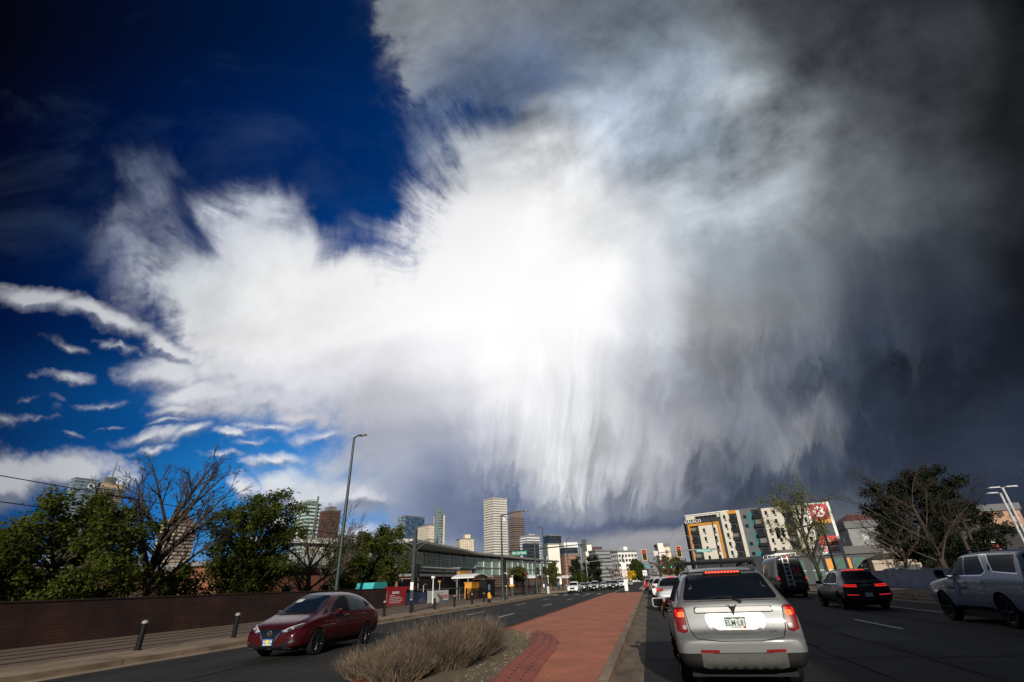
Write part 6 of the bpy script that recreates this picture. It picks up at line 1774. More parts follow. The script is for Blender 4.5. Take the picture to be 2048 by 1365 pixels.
for s in (-1, 1):
    b = MB(); b.tube([(s * .60, .80, 1.70), (s * .60, .95, 1.765), (s * .59, 1.7, 1.79), (s * .585, 2.45, 1.765), (s * .585, 2.6, 1.70)], .02, 8); b.build('roof_rail', M_TRIM, c.o)
for y in (1.15, 2.1):
    b = MB(); b.tube([(-.66, y, 1.79), (.66, y, 1.79)], .022, 8)
    for s in (-1, 1): b.box((s * .6, y, 1.77), (.10, .14, .09), None, .7)
    b.build('roof_crossbar', M_TRIM, c.o)

# ------------------------------------------------ dark red hatchback coming the other way
def rz_loc(x, yfront, L): return (x, yfront + L, 0)


c = Car('red_hatchback', 'dark red electric hatchback driving towards us beside the dry bush', 'car', rz_loc(-10.2, 12.95, 4.48), math.pi, [
    (.00, .40, .62, .70, .70, .76, .76, .68), (.05, .32, .74, .86, .79, .84, .84, .76), (.15, .28, .85, 1.02, .83, .885, .88, .76), (.30, .26, .93, 1.12, .85, .90, .885, .72),
    (.52, .25, .97, 1.30, .85, .90, .88, .64), (.78, .25, .97, 1.44, .85, .90, .875, .60), (1.5, .24, .97, 1.56, .85, .90, .875, .60), (2.2, .24, .95, 1.57, .85, .90, .875, .60),
    (2.65, .24, .94, 1.50, .85, .90, .875, .59), (3.05, .24, .93, 1.30, .85, .90, .875, .62), (3.50, .24, .91, 1.05, .85, .895, .87, .70), (3.70, .24, .88, .97, .85, .89, .87, .72),
    (4.05, .24, .80, .89, .84, .885, .86, .68), (4.30, .24, .69, .78, .79, .83, .81, .60), (4.43, .25, .58, .68, .70, .73, .71, .52), (4.48, .30, .48, .56, .60, .62, .60, .44)],
    [(.84, .32, .35), (3.52, .32, .35)], P_RED)
c.wheels((.84, 3.52), .315, .205, .79, M_LRIM, 10)
M_WSC = glass_mat('windscreen_glass', (.006, .010, .016), .02, .10)
c.skin('windscreen', [(-.54, 2.58), (.54, 2.58), (.70, 3.42), (.40, 3.54), (-.40, 3.54), (-.70, 3.42)], 'T', M_WSC, rnd_=.05)
c.skin('cowl', [(-.72, 3.45), (-.40, 3.555), (.40, 3.555), (.72, 3.45), (.70, 3.50), (.40, 3.62), (-.40, 3.62), (-.70, 3.50)], 'T', M_TRIM, off=.003)
for a in 'LR':
    c.skin('front_door_window', [(2.98, 1.02), (2.55, 1.31), (2.28, 1.43), (1.98, 1.445), (1.98, 1.01)], a, M_GLASS, rnd_=.03)
    c.skin('rear_door_window', [(1.90, 1.01), (1.90, 1.445), (1.35, 1.42), (1.02, 1.34), (.96, 1.05)], a, mat('hazy_glass', (.035, .045, .05), .06), rnd_=.03)
    c.skin('quarter_window', [(.90, 1.08), (.94, 1.30), (.70, 1.20), (.58, 1.13), (.64, 1.10)], a, M_GLASS, rnd_=.02)
    c.skin('front_quarter_window', [(3.33, .97), (3.04, 1.02), (3.04, 1.14)], a, M_GLASS, rnd_=.02)
    c.seam([(1.94, 1.46), (1.94, .4), (1.2, .38)], a); c.seam([(3.06, .98), (3.14, .75), (3.14, .40), (1.94, .38)], a); c.seam([(.96, 1.1), (1.0, .85), (1.25, .5)], a)
    for y in (2.12, 1.16): g = MB(); p, n = c.hit(a, y, .905); g.box(p + n * .02, (.03, .17, .03)); g.build('door_handle', M_CHROME, c.o)
    c.skin('sill', [(1.25, .30), (3.1, .30), (3.1, .25), (1.25, .25)], a, M_TRIM, off=.006)
    lh = c.skin('tail_lamp', [(.12, .98), (.34, 1.12), (.30, .88), (.14, .80)], a, M_LAMPR, off=.006)
for s in (-1, 1):
    c.mirror(2.80, 1.03, 1.00, P_RED, s, (.22, .13, .15), False)
    hl = c.skin('headlamp', [(s * .33, .63), (s * .50, .715), (s * .70, .785), (s * .80, .80), (s * .76, .725), (s * .60, .655), (s * .40, .585)], 'F', mat('headlamp_lens', (.05, .055, .06), .08, .2, .1, coat=1.0), off=.006, rnd_=.02, step=.05)
    c.skin('daytime_strip', [(s * .36, .655), (s * .52, .732), (s * .72, .798), (s * .79, .803), (s * .70, .775), (s * .52, .705), (s * .37, .63)], 'F', mat('bright_trim', (.7, .7, .7), .2, .3, .05), off=.010, parent=hl, step=.05)
    p, n = c.hit('F', s * .46, .645); b = MB(); b.lathe([(0, .02), (.04, .015), (.05, 0)], 14, p, 'Y'); b.build('projector', M_CLEAR, hl)
    p, n = c.hit('F', s * .60, .70); b = MB(); b.lathe([(0, .02), (.04, .015), (.05, 0)], 14, p, 'Y'); b.build('projector', M_CLEAR, hl)
    fb = c.skin('fog_lamp_housing', [(s * .36, .36), (s * .55, .40), (s * .76, .455), (s * .76, .385), (s * .62, .34), (s * .40, .33)], 'F', M_TRIM, off=.005, rnd_=.015)
    c.skin('fog_lamp', [(s * .60, .405), (s * .73, .445), (s * .73, .40), (s * .60, .37)], 'F', M_CHROME, off=.01, parent=fb, rnd_=.01)
    c.skin('grille_chrome', [(s * .40, .70), (s * .33, .62), (s * .20, .42), (s * .16, .42), (s * .29, .62), (s * .36, .70)], 'F', M_CHROME, off=.012)
g1 = c.skin('grille', [(-.36, .695), (.36, .695), (.30, .62), (.19, .43), (.19, .36), (-.19, .36), (-.19, .43), (-.30, .62)], 'F', mat('grille_black', (.008, .010, .018), .25), off=.006)
c.skin('lower_intake', [(-.60, .33), (.60, .33), (.52, .265), (-.52, .265)], 'F', M_TRIM, off=.005, rnd_=.02)
c.skin('front_lip', [(-.66, .262), (.66, .262), (.62, .240), (-.62, .240)], 'F', mat('lip_grey', (.16, .16, .17), .5, 0, .1), off=.022)
p, n = c.hit('F', 0, .60)
b = MB(); b.lathe([(.050, 0), (.066, 0), (.066, .012), (.050, .012)], 24, p + Vector((0, .012, 0)), 'Y', True); b.box(p + Vector((0, .022, 0)), (.16, .012, .026)); b.build('round_badge', M_CHROME, c.o)
pl = c.plate(0, .405, 'F', .305, .155, None, mat('plate_blue', (.06, .16, .36), .4), None, None, push=.03)
b = MB(); y_ = c.hit('F', 0, .405)[0].y + .0385; b.bb(-.04, .04, y_, y_ + .002, .36, .46); b.build('yellow_badge', mat('plate_yellow', (.75, .6, .05), .4), pl)
b = MB(); b.bb(-.13, .13, y_, y_ + .002, .335, .362); b.build('pale_band', M_PLATEW, pl)
b = MB()
for x in (-.12, -.08, .07, .11): b.bb(x - .014, x + .014, y_, y_ + .002, .385, .45)
b.build('plate_lettering', M_PLATEW, pl)
c.seam([(-.66, 3.6), (-.62, 4.0), (-.42, 4.33), (0, 4.39), (.42, 4.33), (.62, 4.0), (.66, 3.6)], 'T', .007, name='bonnet_gap')
for s in (-1, 1): c.seam([(s * .38, 3.62), (s * .22, 4.36)], 'T', .012, P_RED, 'bonnet_crease', .012)
for s in (-1, 1):
    pv = [c.hit('T', x, y)[0] + Vector((0, 0, .012)) for x, y in ((s * .05 + .1, 3.54), (s * .3 + .1, 3.44), (s * .3 - .1, 3.36))]
    b = MB(); b.tube(pv, .008, 5); b.build('wiper', M_TRIM, c.o)
c.skin('headrest_patch', [(.40, 2.86), (.18, 2.86), (.20, 3.02), (.43, 3.02)], 'T', mat('sunlit_headrest', (.45, .47, .40), .5), off=.007, rnd_=.05)  # pale patch on the opaque pane stands for a sunlit headrest

# ------------------------------------------------ dark navy SUV two lanes over
c = Car('navy_suv', 'near black navy SUV with four thin lit tail lamp lines', 'car', (9.38, 27.0, 0), 0, [
    (.00, .40, .62, .72, .78, .85, .85, .77), (.04, .32, .78, .92, .86, .92, .91, .83), (.10, .29, .89, 1.06, .89, .95, .94, .81), (.28, .28, .96, 1.16, .90, .96, .93, .77),
    (.56, .27, .98, 1.37, .90, .96, .92, .68), (.82, .27, .99, 1.57, .90, .96, .92, .62), (1.08, .27, .99, 1.64, .90, .96, .92, .60), (1.8, .27, .99, 1.68, .90, .96, .92, .60),
    (2.4, .27, .98, 1.665, .90, .96, .92, .60), (2.85, .27, .98, 1.56, .90, .96, .92, .60), (3.2, .27, .97, 1.32, .90, .955, .91, .64), (3.55, .27, .96, 1.07, .90, .95, .91, .72),
    (4.1, .27, .91, .99, .88, .93, .89, .73), (4.5, .30, .79, .87, .82, .86, .84, .67), (4.66, .34, .64, .71, .72, .76, .74, .56), (4.70, .42, .56, .62, .62, .66, .64, .48)],
    [(.95, .36, .40), (3.80, .36, .40)], P_NAVY)
c.wheels((.95, 3.80), .36, .245, .82, M_LRIM, 7)
c.skin('rear_window', [(-.56, 1.53), (.56, 1.53), (.70, 1.19), (-.70, 1.19)], 'B', M_GLASS, rnd_=.05)
c.skin('high_brake_lamp', [(-.47, 1.60), (.47, 1.60), (.48, 1.565), (-.48, 1.565)], 'B', M_LIT, off=.02)
for s in (-1, 1):
    for z in (.985, .925):
        c.skin('tail_lamp', [(s * .36, z + .016), (s * .91, z + .03), (s * .91, z - .006), (s * .36, z - .016)], 'B', M_LIT, off=.008)
    c.skin('bumper_reflector', [(s * .40, .60), (s * .86, .62), (s * .86, .595), (s * .40, .575)], 'B', M_LIT if False else glow('reflector_glow', (.3, .01, .02), (1, .03, .04), .7), off=.008)  # reflector given its own glow in place of light thrown back
    c.seam([(s * .20, .42), (s * .55, .45), (s * .72, .50)], 'B', .018, M_CHROME, 'exhaust_trim')
    c.mirror(2.95, 1.10, 1.06, P_NAVY, s, (.24, .14, .16))
word('GENESIS', .075, M_CHROME, c.o, 'badge_lettering', (0, c.hit('B', 0, .965)[0].y - .008, .965), depth=.004, squash=1.5)
b = MB(); p, n = c.hit('B', 0, 1.08); b.prism([(-.10, 1.09), (0, 1.105), (.10, 1.09), (0, 1.06)], p.y - .016, p.y - .002); b.build('wing_badge', M_CHROME, c.o)
c.plate(0, .60, 'B', .305, .155, txt='CLB·R22', foot=None)
c.skin('lower_bumper', [(-.84, .48), (.84, .48), (.80, .36), (-.80, .36)], 'B', M_TRIM, off=.006)
for a in 'LR':
    c.skin('rear_door_window', [(.98, 1.08), (1.10, 1.36), (1.42, 1.50), (1.92, 1.535), (1.92, 1.06)], a, M_GLASS, rnd_=.05)
    c.skin('front_door_window', [(2.0, 1.06), (2.0, 1.535), (2.42, 1.50), (3.10, 1.08)], a, M_GLASS, rnd_=.04)
    c.seam([(3.14, 1.07), (2.42, 1.525), (1.9, 1.555), (1.40, 1.52), (1.06, 1.37), (.93, 1.08), (1.0, 1.05), (3.14, 1.04)], a, .02, M_CHROME, 'window_chrome', .008)
    c.seam([(1.96, 1.05), (1.96, .42)], a); c.seam([(1.05, 1.05), (1.2, .5)], a); c.seam([(3.14, 1.04), (3.2, .45)], a)
    for y in (1.30, 2.15): g = MB(); p, n = c.hit(a, y, .93); g.box(p + n * .02, (.03, .2, .03)); g.build('door_handle', M_CHROME, c.o)
c.skin('windscreen', [(-.54, 2.85), (.54, 2.85), (.68, 3.52), (-.68, 3.52)], 'T', M_GLASS, rnd_=.05)
for a in 'LR': c.seam([(1.4, .34), (3.3, .34)], a, .03, M_CHROME, 'sill_trim', .006)

# ------------------------------------------------ white sport utility with a blue seal, right edge
c = Car('white_suv', 'big white SUV with a blue oval seal on its door at the right edge', 'car', (10.45, 16.55, 0), 0, [
    (.00, .52, .90, 1.02, .86, .93, .93, .86), (.05, .44, 1.10, 1.27, .95, 1.01, 1.0, .92), (.11, .40, 1.18, 1.55, .98, 1.03, 1.01, .85), (.20, .38, 1.24, 1.84, .99, 1.04, 1.01, .81),
    (.45, .37, 1.24, 1.93, .99, 1.04, 1.01, .80), (1.5, .36, 1.24, 1.96, .99, 1.04, 1.01, .80), (2.8, .36, 1.23, 1.95, .99, 1.04, 1.01, .80), (3.25, .36, 1.23, 1.87, .99, 1.04, 1.01, .79),
    (3.62, .36, 1.22, 1.62, .99, 1.04, 1.01, .80), (4.0, .36, 1.21, 1.37, .99, 1.035, 1.01, .86), (4.18, .36, 1.19, 1.28, .99, 1.03, 1.01, .88), (4.8, .37, 1.13, 1.22, .98, 1.02, .99, .85),
    (5.18, .39, 1.06, 1.17, .94, .98, .96, .81), (5.31, .44, .94, 1.06, .89, .93, .91, .75), (5.35, .54, .84, .94, .82, .86, .84, .68)],
    [(1.36, .42, .47), (4.42, .42, .47)], P_WHITESHADE)
c.wheels((1.36, 4.42), .405, .275, .88, mat('black_rim', (.014, .014, .015), .5, .3, .1), 6)
for a in 'LR':
    c.skin('front_door_window', [(3.92, 1.32), (3.35, 1.74), (3.0, 1.80), (2.80, 1.81), (2.80, 1.32)], a, glass_mat('green_tint_glass', (.012, .028, .026), .04), rnd_=.04)
    c.skin('rear_door_window', [(2.72, 1.32), (2.72, 1.81), (1.98, 1.82), (1.72, 1.42), (1.86, 1.33)], a, M_GLASS, rnd_=.04)
    c.skin('quarter_window', [(1.62, 1.82), (.42, 1.80), (.36, 1.36), (1.26, 1.36), (1.36, 1.42)], a, M_GLASS, rnd_=.04)
    c.seam([(4.0, 1.295), (1.9, 1.295), (1.66, 1.40), (1.94, 1.84), (1.60, 1.84), (1.32, 1.39), (.3, 1.33)], a, .022, M_CHROME, 'window_chrome', .007)
    c.seam([(2.76, 1.82), (2.76, .45)], a, .012); c.seam([(3.86, 1.28), (3.92, .9), (3.85, .45)], a, .012); c.seam([(1.9, 1.28), (1.92, .95), (1.75, .55)], a, .012); c.seam([(1.85, .44), (3.88, .44)], a, .012)
    for y in (2.04, 2.92): g = MB(); p, n = c.hit(a, y, 1.13); g.box(p + n * .025, (.035, .24, .04)); g.build('door_handle', M_CHROME, c.o)
    c.seam([(1.9, .60), (3.8, .60)], a, .05, P_WHITESHADE, 'side_moulding', .02)
    c.skin('cladding', [(1.9, .48), (3.86, .48), (3.86, .38), (1.9, .38)], a, M_TRIM, off=.004)
    sl = c.skin('oval_seal', [(3.32 + .17 * math.cos(t), .98 + .24 * math.sin(t)) for t in [2 * math.pi * k / 24 for k in range(24)]], a, mat('seal_blue', (.02, .045, .16), .5), off=.005)
    c.skin('seal_centre', [(3.32 + .08 * math.cos(t), .98 + .11 * math.sin(t)) for t in [2 * math.pi * k / 20 for k in range(20)]], a, mat('seal_pale', (.12, .16, .32), .5), off=.008, parent=sl)
    c.skin('round_badge', [(1.50 + .045 * math.cos(t), 1.50 + .08 * math.sin(t)) for t in [2 * math.pi * k / 16 for k in range(16)]], a, M_TRIM, off=.006)
rot_l = face_dir(-math.pi / 2)
for t, y in (('Denver', 3.66), ('Sheriff', 2.98)):
    p, n = c.hit('L', y, .96)
    word(t, .12, mat('seal_blue', (.02, .045, .16), .5), c.o, 'door_lettering', (p.x - .004, y, .96), rot_l, .002, shear=.25)
for s in (-1, 1):
    c.mirror(3.72, 1.36, 1.17, M_BLACK, s, (.26, .16, .26), True)
    b = MB(); b.tube([(s * .74, .7, 1.93), (s * .74, .85, 1.985), (s * .74, 2.7, 1.985), (s * .74, 2.85, 1.93)], .022, 6); b.build('roof_rail', M_TRIM, c.o)
    c.skin('headlamp', [(s * .62, .98), (s * .93, 1.02), (s * .93, .90), (s * .62, .88)], 'F', M_CLEAR, off=.006, rnd_=.03)
    c.skin('tail_lamp', [(s * .80, 1.30), (s * .95, 1.28), (s * .95, .90), (s * .82, .90)], 'B', M_LAMPR, off=.006)
c.skin('windscreen', [(-.70, 3.28), (.70, 3.28), (.84, 4.02), (-.84, 4.02)], 'T', M_GLASS, rnd_=.05)
c.skin('rear_window', [(-.72, 1.80), (.72, 1.80), (.84, 1.34), (-.84, 1.34)], 'B', M_GLASS, rnd_=.05)
b = MB(); b.prism([(0, 0), (.16, 0), (.05, .09)], -.015, .015, 'YZ')
for v in b.v: v.y += 2.6; v.z += 1.965
b.build('roof_aerial', M_WHITE, c.o)

# ------------------------------------------------ charcoal van with a ladder
c = Car('work_van', 'tall charcoal work van with an aluminium ladder and a red letter on its back', 'van', (10.32, 43.0, 0), R(2.0), [
    (.00, .44, 1.20, 2.50, .86, .92, .92, .74), (.015, .42, 1.22, 2.60, .91, .97, .96, .76), (.05, .41, 1.25, 2.68, .94, .995, .98, .77), (.25, .40, 1.26, 2.75, .95, 1.01, .99, .77),
    (1.2, .40, 1.26, 2.79, .95, 1.01, .99, .77), (3.8, .40, 1.26, 2.76, .95, 1.01, .99, .77), (4.4, .40, 1.26, 2.62, .95, 1.01, .99, .76), (4.75, .40, 1.26, 2.25, .95, 1.01, .98, .77),
    (5.15, .40, 1.22, 1.62, .95, 1.0, .97, .82), (5.4, .40, 1.15, 1.34, .94, .99, .96, .84), (5.8, .42, 1.0, 1.15, .90, .94, .92, .78), (5.95, .46, .84, .96, .82, .86, .84, .68), (5.98, .52, .74, .82, .74, .78, .76, .58)],
    [(1.15, .38, .44), (4.85, .38, .44)], P_VAN)
c.wheels((1.15, 4.85), .36, .235, .87, M_METAL, 6)
c.seam([(0, 2.60), (0, .55)], 'B', .02, name='door_gap'); c.seam([(-.80, 2.56), (-.88, 1.2), (-.88, .6), (.88, .6), (.88, 1.2), (.80, 2.56)], 'B', .018, name='door_gap')
for s in (-1, 1):
    tl = c.skin('tail_lamp', [(s * .965, 1.42), (s * .86, 1.42), (s * .87, .92), (s * .965, .92)], 'B', M_LAMPR, off=.008, rnd_=.02)
    c.skin('lit_glow', [(s * .955, 1.38), (s * .875, 1.38), (s * .885, 1.15), (s * .96, 1.15)], 'B', M_LIT, off=.012, parent=tl, rnd_=.02)
    c.skin('reverse_lens', [(s * .955, 1.02), (s * .885, 1.02), (s * .885, .94), (s * .955, .94)], 'B', M_CLEAR, off=.012, parent=tl)
    c.mirror(4.75, 1.55, 1.16, M_BLACK, s, (.2, .14, .34))
    g = MB(); p, n = c.hit('B', s * .06, 1.2); g.box((s * .07, p.y - .02, 1.2), (.05, .03, .2)); g.build('door_handle', M_BLACK, c.o)
    for z in (.95, 1.75, 2.3): g = MB(); p, n = c.hit('B', s * .84, z); g.box((s * .86, p.y - .012, z), (.10, .02, .06)); g.build('hinge', M_CHROME, c.o)
c.skin('high_brake_lamp', [(-.22, 2.685), (.22, 2.685), (.22, 2.645), (-.22, 2.645)], 'B', M_LIT, off=.02)
b = MB(); b.bb(-.92, .92, -.14, .06, .42, .56); b.build('step_bumper', M_TRIM, c.o)
c.skin('bumper_strip', [(-.85, .60), (-.3, .60), (-.3, .57), (-.85, .57)], 'B', M_LAMPR, off=.01)
b = MB()
for x in (-.40, -.02): b.bar((x, -.12, .72), (x, -.04, 2.66), .055, .05)
for k in range(7): b.bb(-.375, -.045, -.125 + k * .012, -.085 + k * .012, .84 + k * .285, .88 + k * .285)
for x in (-.40, -.02): b.bar((x, -.05, 2.64), (x, .20, 2.80), .05, .05)
b.build('ladder', mat('aluminium', (.70, .70, .69), .35, .6, .1), c.o)
word('u', .95, mat('logo_red', (.50, .03, .04), .5), c.o, 'logo_letter', (.38, c.hit('B', .38, 1.78)[0].y - .012, 1.84), depth=.004, bold=.03)
word('group', .22, mat('logo_grey', (.42, .42, .42), .5), c.o, 'logo_lettering', (.40, c.hit('B', .38, 1.45)[0].y - .012, 1.46), depth=.004)
word('847.455.575', .15, mat('logo_grey', (.42, .42, .42), .5), c.o, 'phone_lettering', (.44, c.hit('B', .4, 1.02)[0].y - .012, 1.03), depth=.004)
c.seam([(.10, 2.14), (.78, 2.14)], 'B', .025, mat('logo_grey', (.42, .42, .42), .5), 'logo_rule', .008)
for a in 'LR':
    c.skin('side_reflection_patch', [(1.9, 1.4), (2.9, 1.4), (2.9, 2.2), (1.9, 2.2)], a, mat('van_blue_grey', (.10, .11, .15), .3, 0, .2), off=.004)  # blue-grey patch painted on the side as a reflection
    c.seam([(.5, 1.25), (5.1, 1.25)], a, .05, M_TRIM, 'side_moulding', .01); c.seam([(3.3, 2.55), (3.3, .5)], a, .015); c.seam([(4.4, 2.3), (4.45, .5)], a, .015)
    c.skin('cab_window', [(4.46, 1.45), (4.46, 2.15), (4.72, 2.1), (5.1, 1.5)], a, M_GLASS, rnd_=.04)
c.skin('windscreen', [(-.70, 4.55), (.70, 4.55), (.80, 5.25), (-.80, 5.25)], 'T', M_GLASS, rnd_=.05)
b = MB()
for s in (-1, 1): b.bar((s * .72, .15, 2.93), (s * .72, 4.1, 2.93), .05, .05)
for y in (.2, 1.4, 2.6, 3.9): b.bar((-.75, y, 2.93), (.75, y, 2.93), .05, .04); b.bb(-.73, -.69, y - .03, y + .03, 2.72, 2.93); b.bb(.69, .73, y - .03, y + .03, 2.72, 2.93)
b.build('roof_rack', M_WHITE, c.o)
b = MB(); b.tube([(-.72, .3, 2.95), (-.72, .3, 3.12), (-.72, 2.4, 3.12), (-.72, 2.4, 2.95)], .025, 6); b.tube([(-.4, .3, 2.95), (-.4, .3, 3.12), (-.4, 2.4, 3.12), (-.4, 2.4, 2.95)], .025, 6); b.tube([(-.72, .3, 3.12), (-.4, .3, 3.12)], .025, 6); b.build('rack_hoop', M_BLACK, c.o)

# ------------------------------------------------ plainer cars
SUV_ST = [(.00, .42, .62, .72, .74, .80, .80, .72), (.05, .34, .72, .86, .83, .88, .88, .80), (.12, .31, .88, 1.08, .86, .91, .90, .80), (.22, .30, .98, 1.20, .87, .92, .90, .76),
          (.40, .29, 1.03, 1.45, .87, .92, .89, .67), (.62, .28, 1.04, 1.62, .87, .92, .89, .62), (1.4, .28, 1.04, 1.68, .87, .92, .89, .61), (2.2, .28, 1.02, 1.68, .87, .92, .89, .61),
          (2.75, .28, 1.0, 1.58, .87, .92, .89, .60), (3.1, .28, .99, 1.34, .87, .92, .88, .65), (3.5, .28, .97, 1.08, .87, .91, .88, .74), (4.1, .28, .90, 1.0, .86, .90, .86, .74), (4.4, .30, .78, .88, .80, .85, .83, .68), (4.54, .34, .66, .74, .72, .77, .75, .60), (4.58, .42, .58, .64, .64, .68, .66, .52)]
SED_ST = [(.00, .40, .62, .70, .72, .78, .78, .70), (.06, .30, .78, .90, .82, .86, .86, .78), (.25, .27, .90, 1.02, .85, .89, .87, .74), (.7, .25, .93, 1.06, .85, .90, .87, .70), (1.0, .25, .93, 1.22, .85, .90, .87, .62),
          (1.45, .24, .93, 1.40, .85, .90, .86, .57), (2.1, .24, .92, 1.45, .85, .90, .86, .57), (2.6, .24, .91, 1.40, .85, .90, .86, .56), (3.0, .24, .90, 1.20, .85, .90, .86, .61), (3.4, .24, .88, .98, .85, .89, .86, .70),
          (4.1, .24, .80, .88, .84, .88, .84, .68), (4.5, .26, .68, .75, .78, .82, .80, .60), (4.66, .30, .54, .62, .66, .70, .68, .48), (4.70, .36, .48, .54, .58, .62, .60, .42)]


def plain_car(kind, label, loc, rz, pm, lit=False, drl=False, group=None, name=None, cat='car'):
    suv = kind == 'suv'
    c = Car(name or ('parked_suv' if suv else 'parked_saloon'), label, cat, loc, rz, SUV_ST if suv else SED_ST, [(.90, .34, .385), (3.66, .34, .385)] if suv else [(.95, .32, .36), (3.78, .32, .36)], pm, group)
    c.wheels((.90, 3.66) if suv else (.95, 3.78), .345 if suv else .32, .22, .79, M_RIM)
    k = (1.58, 1.19, .60, .72) if suv else (1.33, 1.07, .50, .62)
    c.skin('rear_window', [(-k[2], k[0]), (k[2], k[0]), (k[3], k[1]), (-k[3], k[1])], 'B' if suv else 'B', M_GLASS, rnd_=.05)
    c.skin('windscreen', [(-.55, 2.78), (.55, 2.78), (.69, 3.46), (-.69, 3.46)] if suv else [(-.52, 2.66), (.52, 2.66), (.66, 3.36), (-.66, 3.36)], 'T', M_GLASS, rnd_=.05)
    zl, zt = (1.10, 1.52) if suv else (.98, 1.33)
    for a in 'LR':
        c.skin('rear_door_window', [(.72 if suv else 1.25, zl), (.85 if suv else 1.45, zt - .04), (1.9, zt), (1.9, zl)], a, M_GLASS, rnd_=.04)
        c.skin('front_door_window', [(1.98, zl), (1.98, zt), (2.4, zt - .03), (3.0, zl)], a, M_GLASS, rnd_=.04)
        c.seam([(1.94, zl), (1.94, .4)], a); c.seam([(3.05, zl), (3.1, .4)], a); c.seam([(1.0, zl), (1.15, .5)], a)
    z0 = .80 if suv else .66
    for s in (-1, 1):
        hl = c.skin('headlamp', [(s * .42, z0 - .02), (s * .74, z0 + .08), (s * .76, z0 - .02), (s * .50, z0 - .10)], 'F', M_HEAD if drl else M_CLEAR, off=.008, rnd_=.03)
        z1 = 1.06 if suv else .86
        tl = c.skin('tail_lamp', [(s * .52, z1 - .01), (s * .86, z1 + .05), (s * .86, z1 - .12), (s * .58, z1 - .10)], 'B', M_LAMPR, off=.008, rnd_=.02)
        if lit: c.skin('lit_glow', [(s * .66, z1), (s * .84, z1 + .03), (s * .84, z1 - .08), (s * .68, z1 - .07)], 'B', M_LIT, off=.013, parent=tl, rnd_=.02)
        c.mirror(2.85, zl + .03, 1.02, pm, s, (.2, .13, .15))
    c.skin('grille', [(-.40, z0), (.40, z0), (.34, z0 - .20), (-.34, z0 - .20)], 'F', M_TRIM, off=.006, rnd_=.04)
    c.skin('lower_intake', [(-.58, .46), (.58, .46), (.5, .34), (-.5, .34)], 'F', M_TRIM, off=.005, rnd_=.03)
    c.skin('rear_bumper_trim', [(-.70, .52), (.70, .52), (.64, .38), (-.64, .38)], 'B', M_TRIM, off=.006, rnd_=.03)
    c.plate(0, .52 if suv else .45, 'F', txt=None); c.plate(0, .86 if suv else .78, 'B', txt=None)
    if lit and suv: c.skin('high_brake_lamp', [(-.18, 1.635), (.18, 1.635), (.18, 1.60), (-.18, 1.60)], 'B', M_LIT, off=.02)
    return c


PI = math.pi
g_ = 'cars queued ahead in our lane'
c = plain_car('suv', 'silver and dark glass SUV next ahead of the silver SUV, brake lights lit', (1.22, 29.6, 0), 0, P_LGREY, True, name='queued_suv', group=g_)
plain_car('suv', 'white SUV second in the queue ahead, brake lights lit', (1.05, 46.5, 0), 0, P_WHITE, True, name='queued_suv', group=g_)
plain_car('suv', 'dark car third in the queue ahead, beyond the white SUV', (.75, 63, 0), 0, P_GREY, True, name='queued_suv', group=g_)
plain_car('suv', 'small red and white car at the far end of the median', (.2, 86, 0), 0, P_REDC, True, name='queued_suv', group=g_)
plain_car('suv', 'white car behind the red one, far down our road', (-.2, 125, 0), 0, P_WHITE, True, name='queued_suv', group=g_)
g_ = 'oncoming cars waiting at the crossing'
for kind, label, x, yf, pm, drl in (('suv', 'white SUV first in the kerb lane of the oncoming queue', -11.6, 82.0, P_WHITE, True), ('sedan', 'dark saloon second in the kerb lane of the oncoming queue', -11.9, 95, P_BLACK, True), ('sedan', 'dark grey saloon third in the kerb lane, lamps lit', -11.6, 103.5, P_GREY, True),
                                    ('suv', 'large grey SUV in the middle lane of the oncoming queue', -9.9, 98.5, P_GREY, True), ('sedan', 'champagne saloon with lit lamps behind the large grey SUV', -9.4, 112, P_CHAMP, True), ('suv', 'black SUV in the lane by the median of the oncoming queue', -6.75, 104.0, P_BLACK, True),
                                    ('suv', 'white SUV last in view behind the black SUV', -6.6, 132, P_WHITE, True), ('suv', 'dark SUV between the champagne saloon and the black SUV', -9.3, 124, P_BLACK, False), ('sedan', 'small pale saloon far behind the white SUV', -5.6, 165, P_LGREY, False)):
    plain_car(kind, label, (x, yf + 4.6, 0), PI, pm, False, drl, g_, 'oncoming_suv' if kind == 'suv' else 'oncoming_saloon')
g_ = 'cars parked behind the low wall'
for kind, label, x, y, rz, pm in (('suv', 'white SUV parked side on by the chain link fence', 31.2, 74.5, 1.75, P_WHITE), ('sedan', 'silver saloon parked behind the low wall beside the pale trunk', 29.2, 61.2, 1.65, P_LGREY), ('sedan', 'dark blue saloon parked at the left of the silver one', 25.2, 66.8, 1.65, P_NAVY),
                                  ('sedan', 'white saloon parked behind the leaning tree trunk', 31.4, 58.0, 1.65, P_WHITE), ('suv', 'dark SUV parked before the utility poles', 33.5, 55.0, 1.65, P_GREY)):
    plain_car(kind, label, (x, y, .08), rz, pm, group=g_)
# ------------------------------------------------------------------ people
def grow(name, verts, edges, radii, m, parent=None, root=0, sub=1):
    me = bpy.data.meshes.new(name); me.from_pydata([tuple(v) for v in verts], edges, [])
    o = bpy.data.objects.new(name, me); COL.objects.link(o)
    o.modifiers.new('k', 'SKIN'); o.modifiers.new('s', 'SUBSURF').levels = sub
    for i, r in enumerate(radii):
        s = me.skin_vertices[0].data[i]
        s.radius = (r, r) if isinstance(r, (int, float)) else r
        s.use_root = i == root
    dg = bpy.context.evaluated_depsgraph_get(); dg.update()
    ev = bpy.data.meshes.new_from_object(o.evaluated_get(dg))
    o.modifiers.clear(); o.data = ev; bpy.data.meshes.remove(me)
    ev.name = name
    ev.materials.clear(); ev.materials.append(m)
    for p in ev.polygons: p.use_smooth = True
    if parent: o.parent = parent
    return o


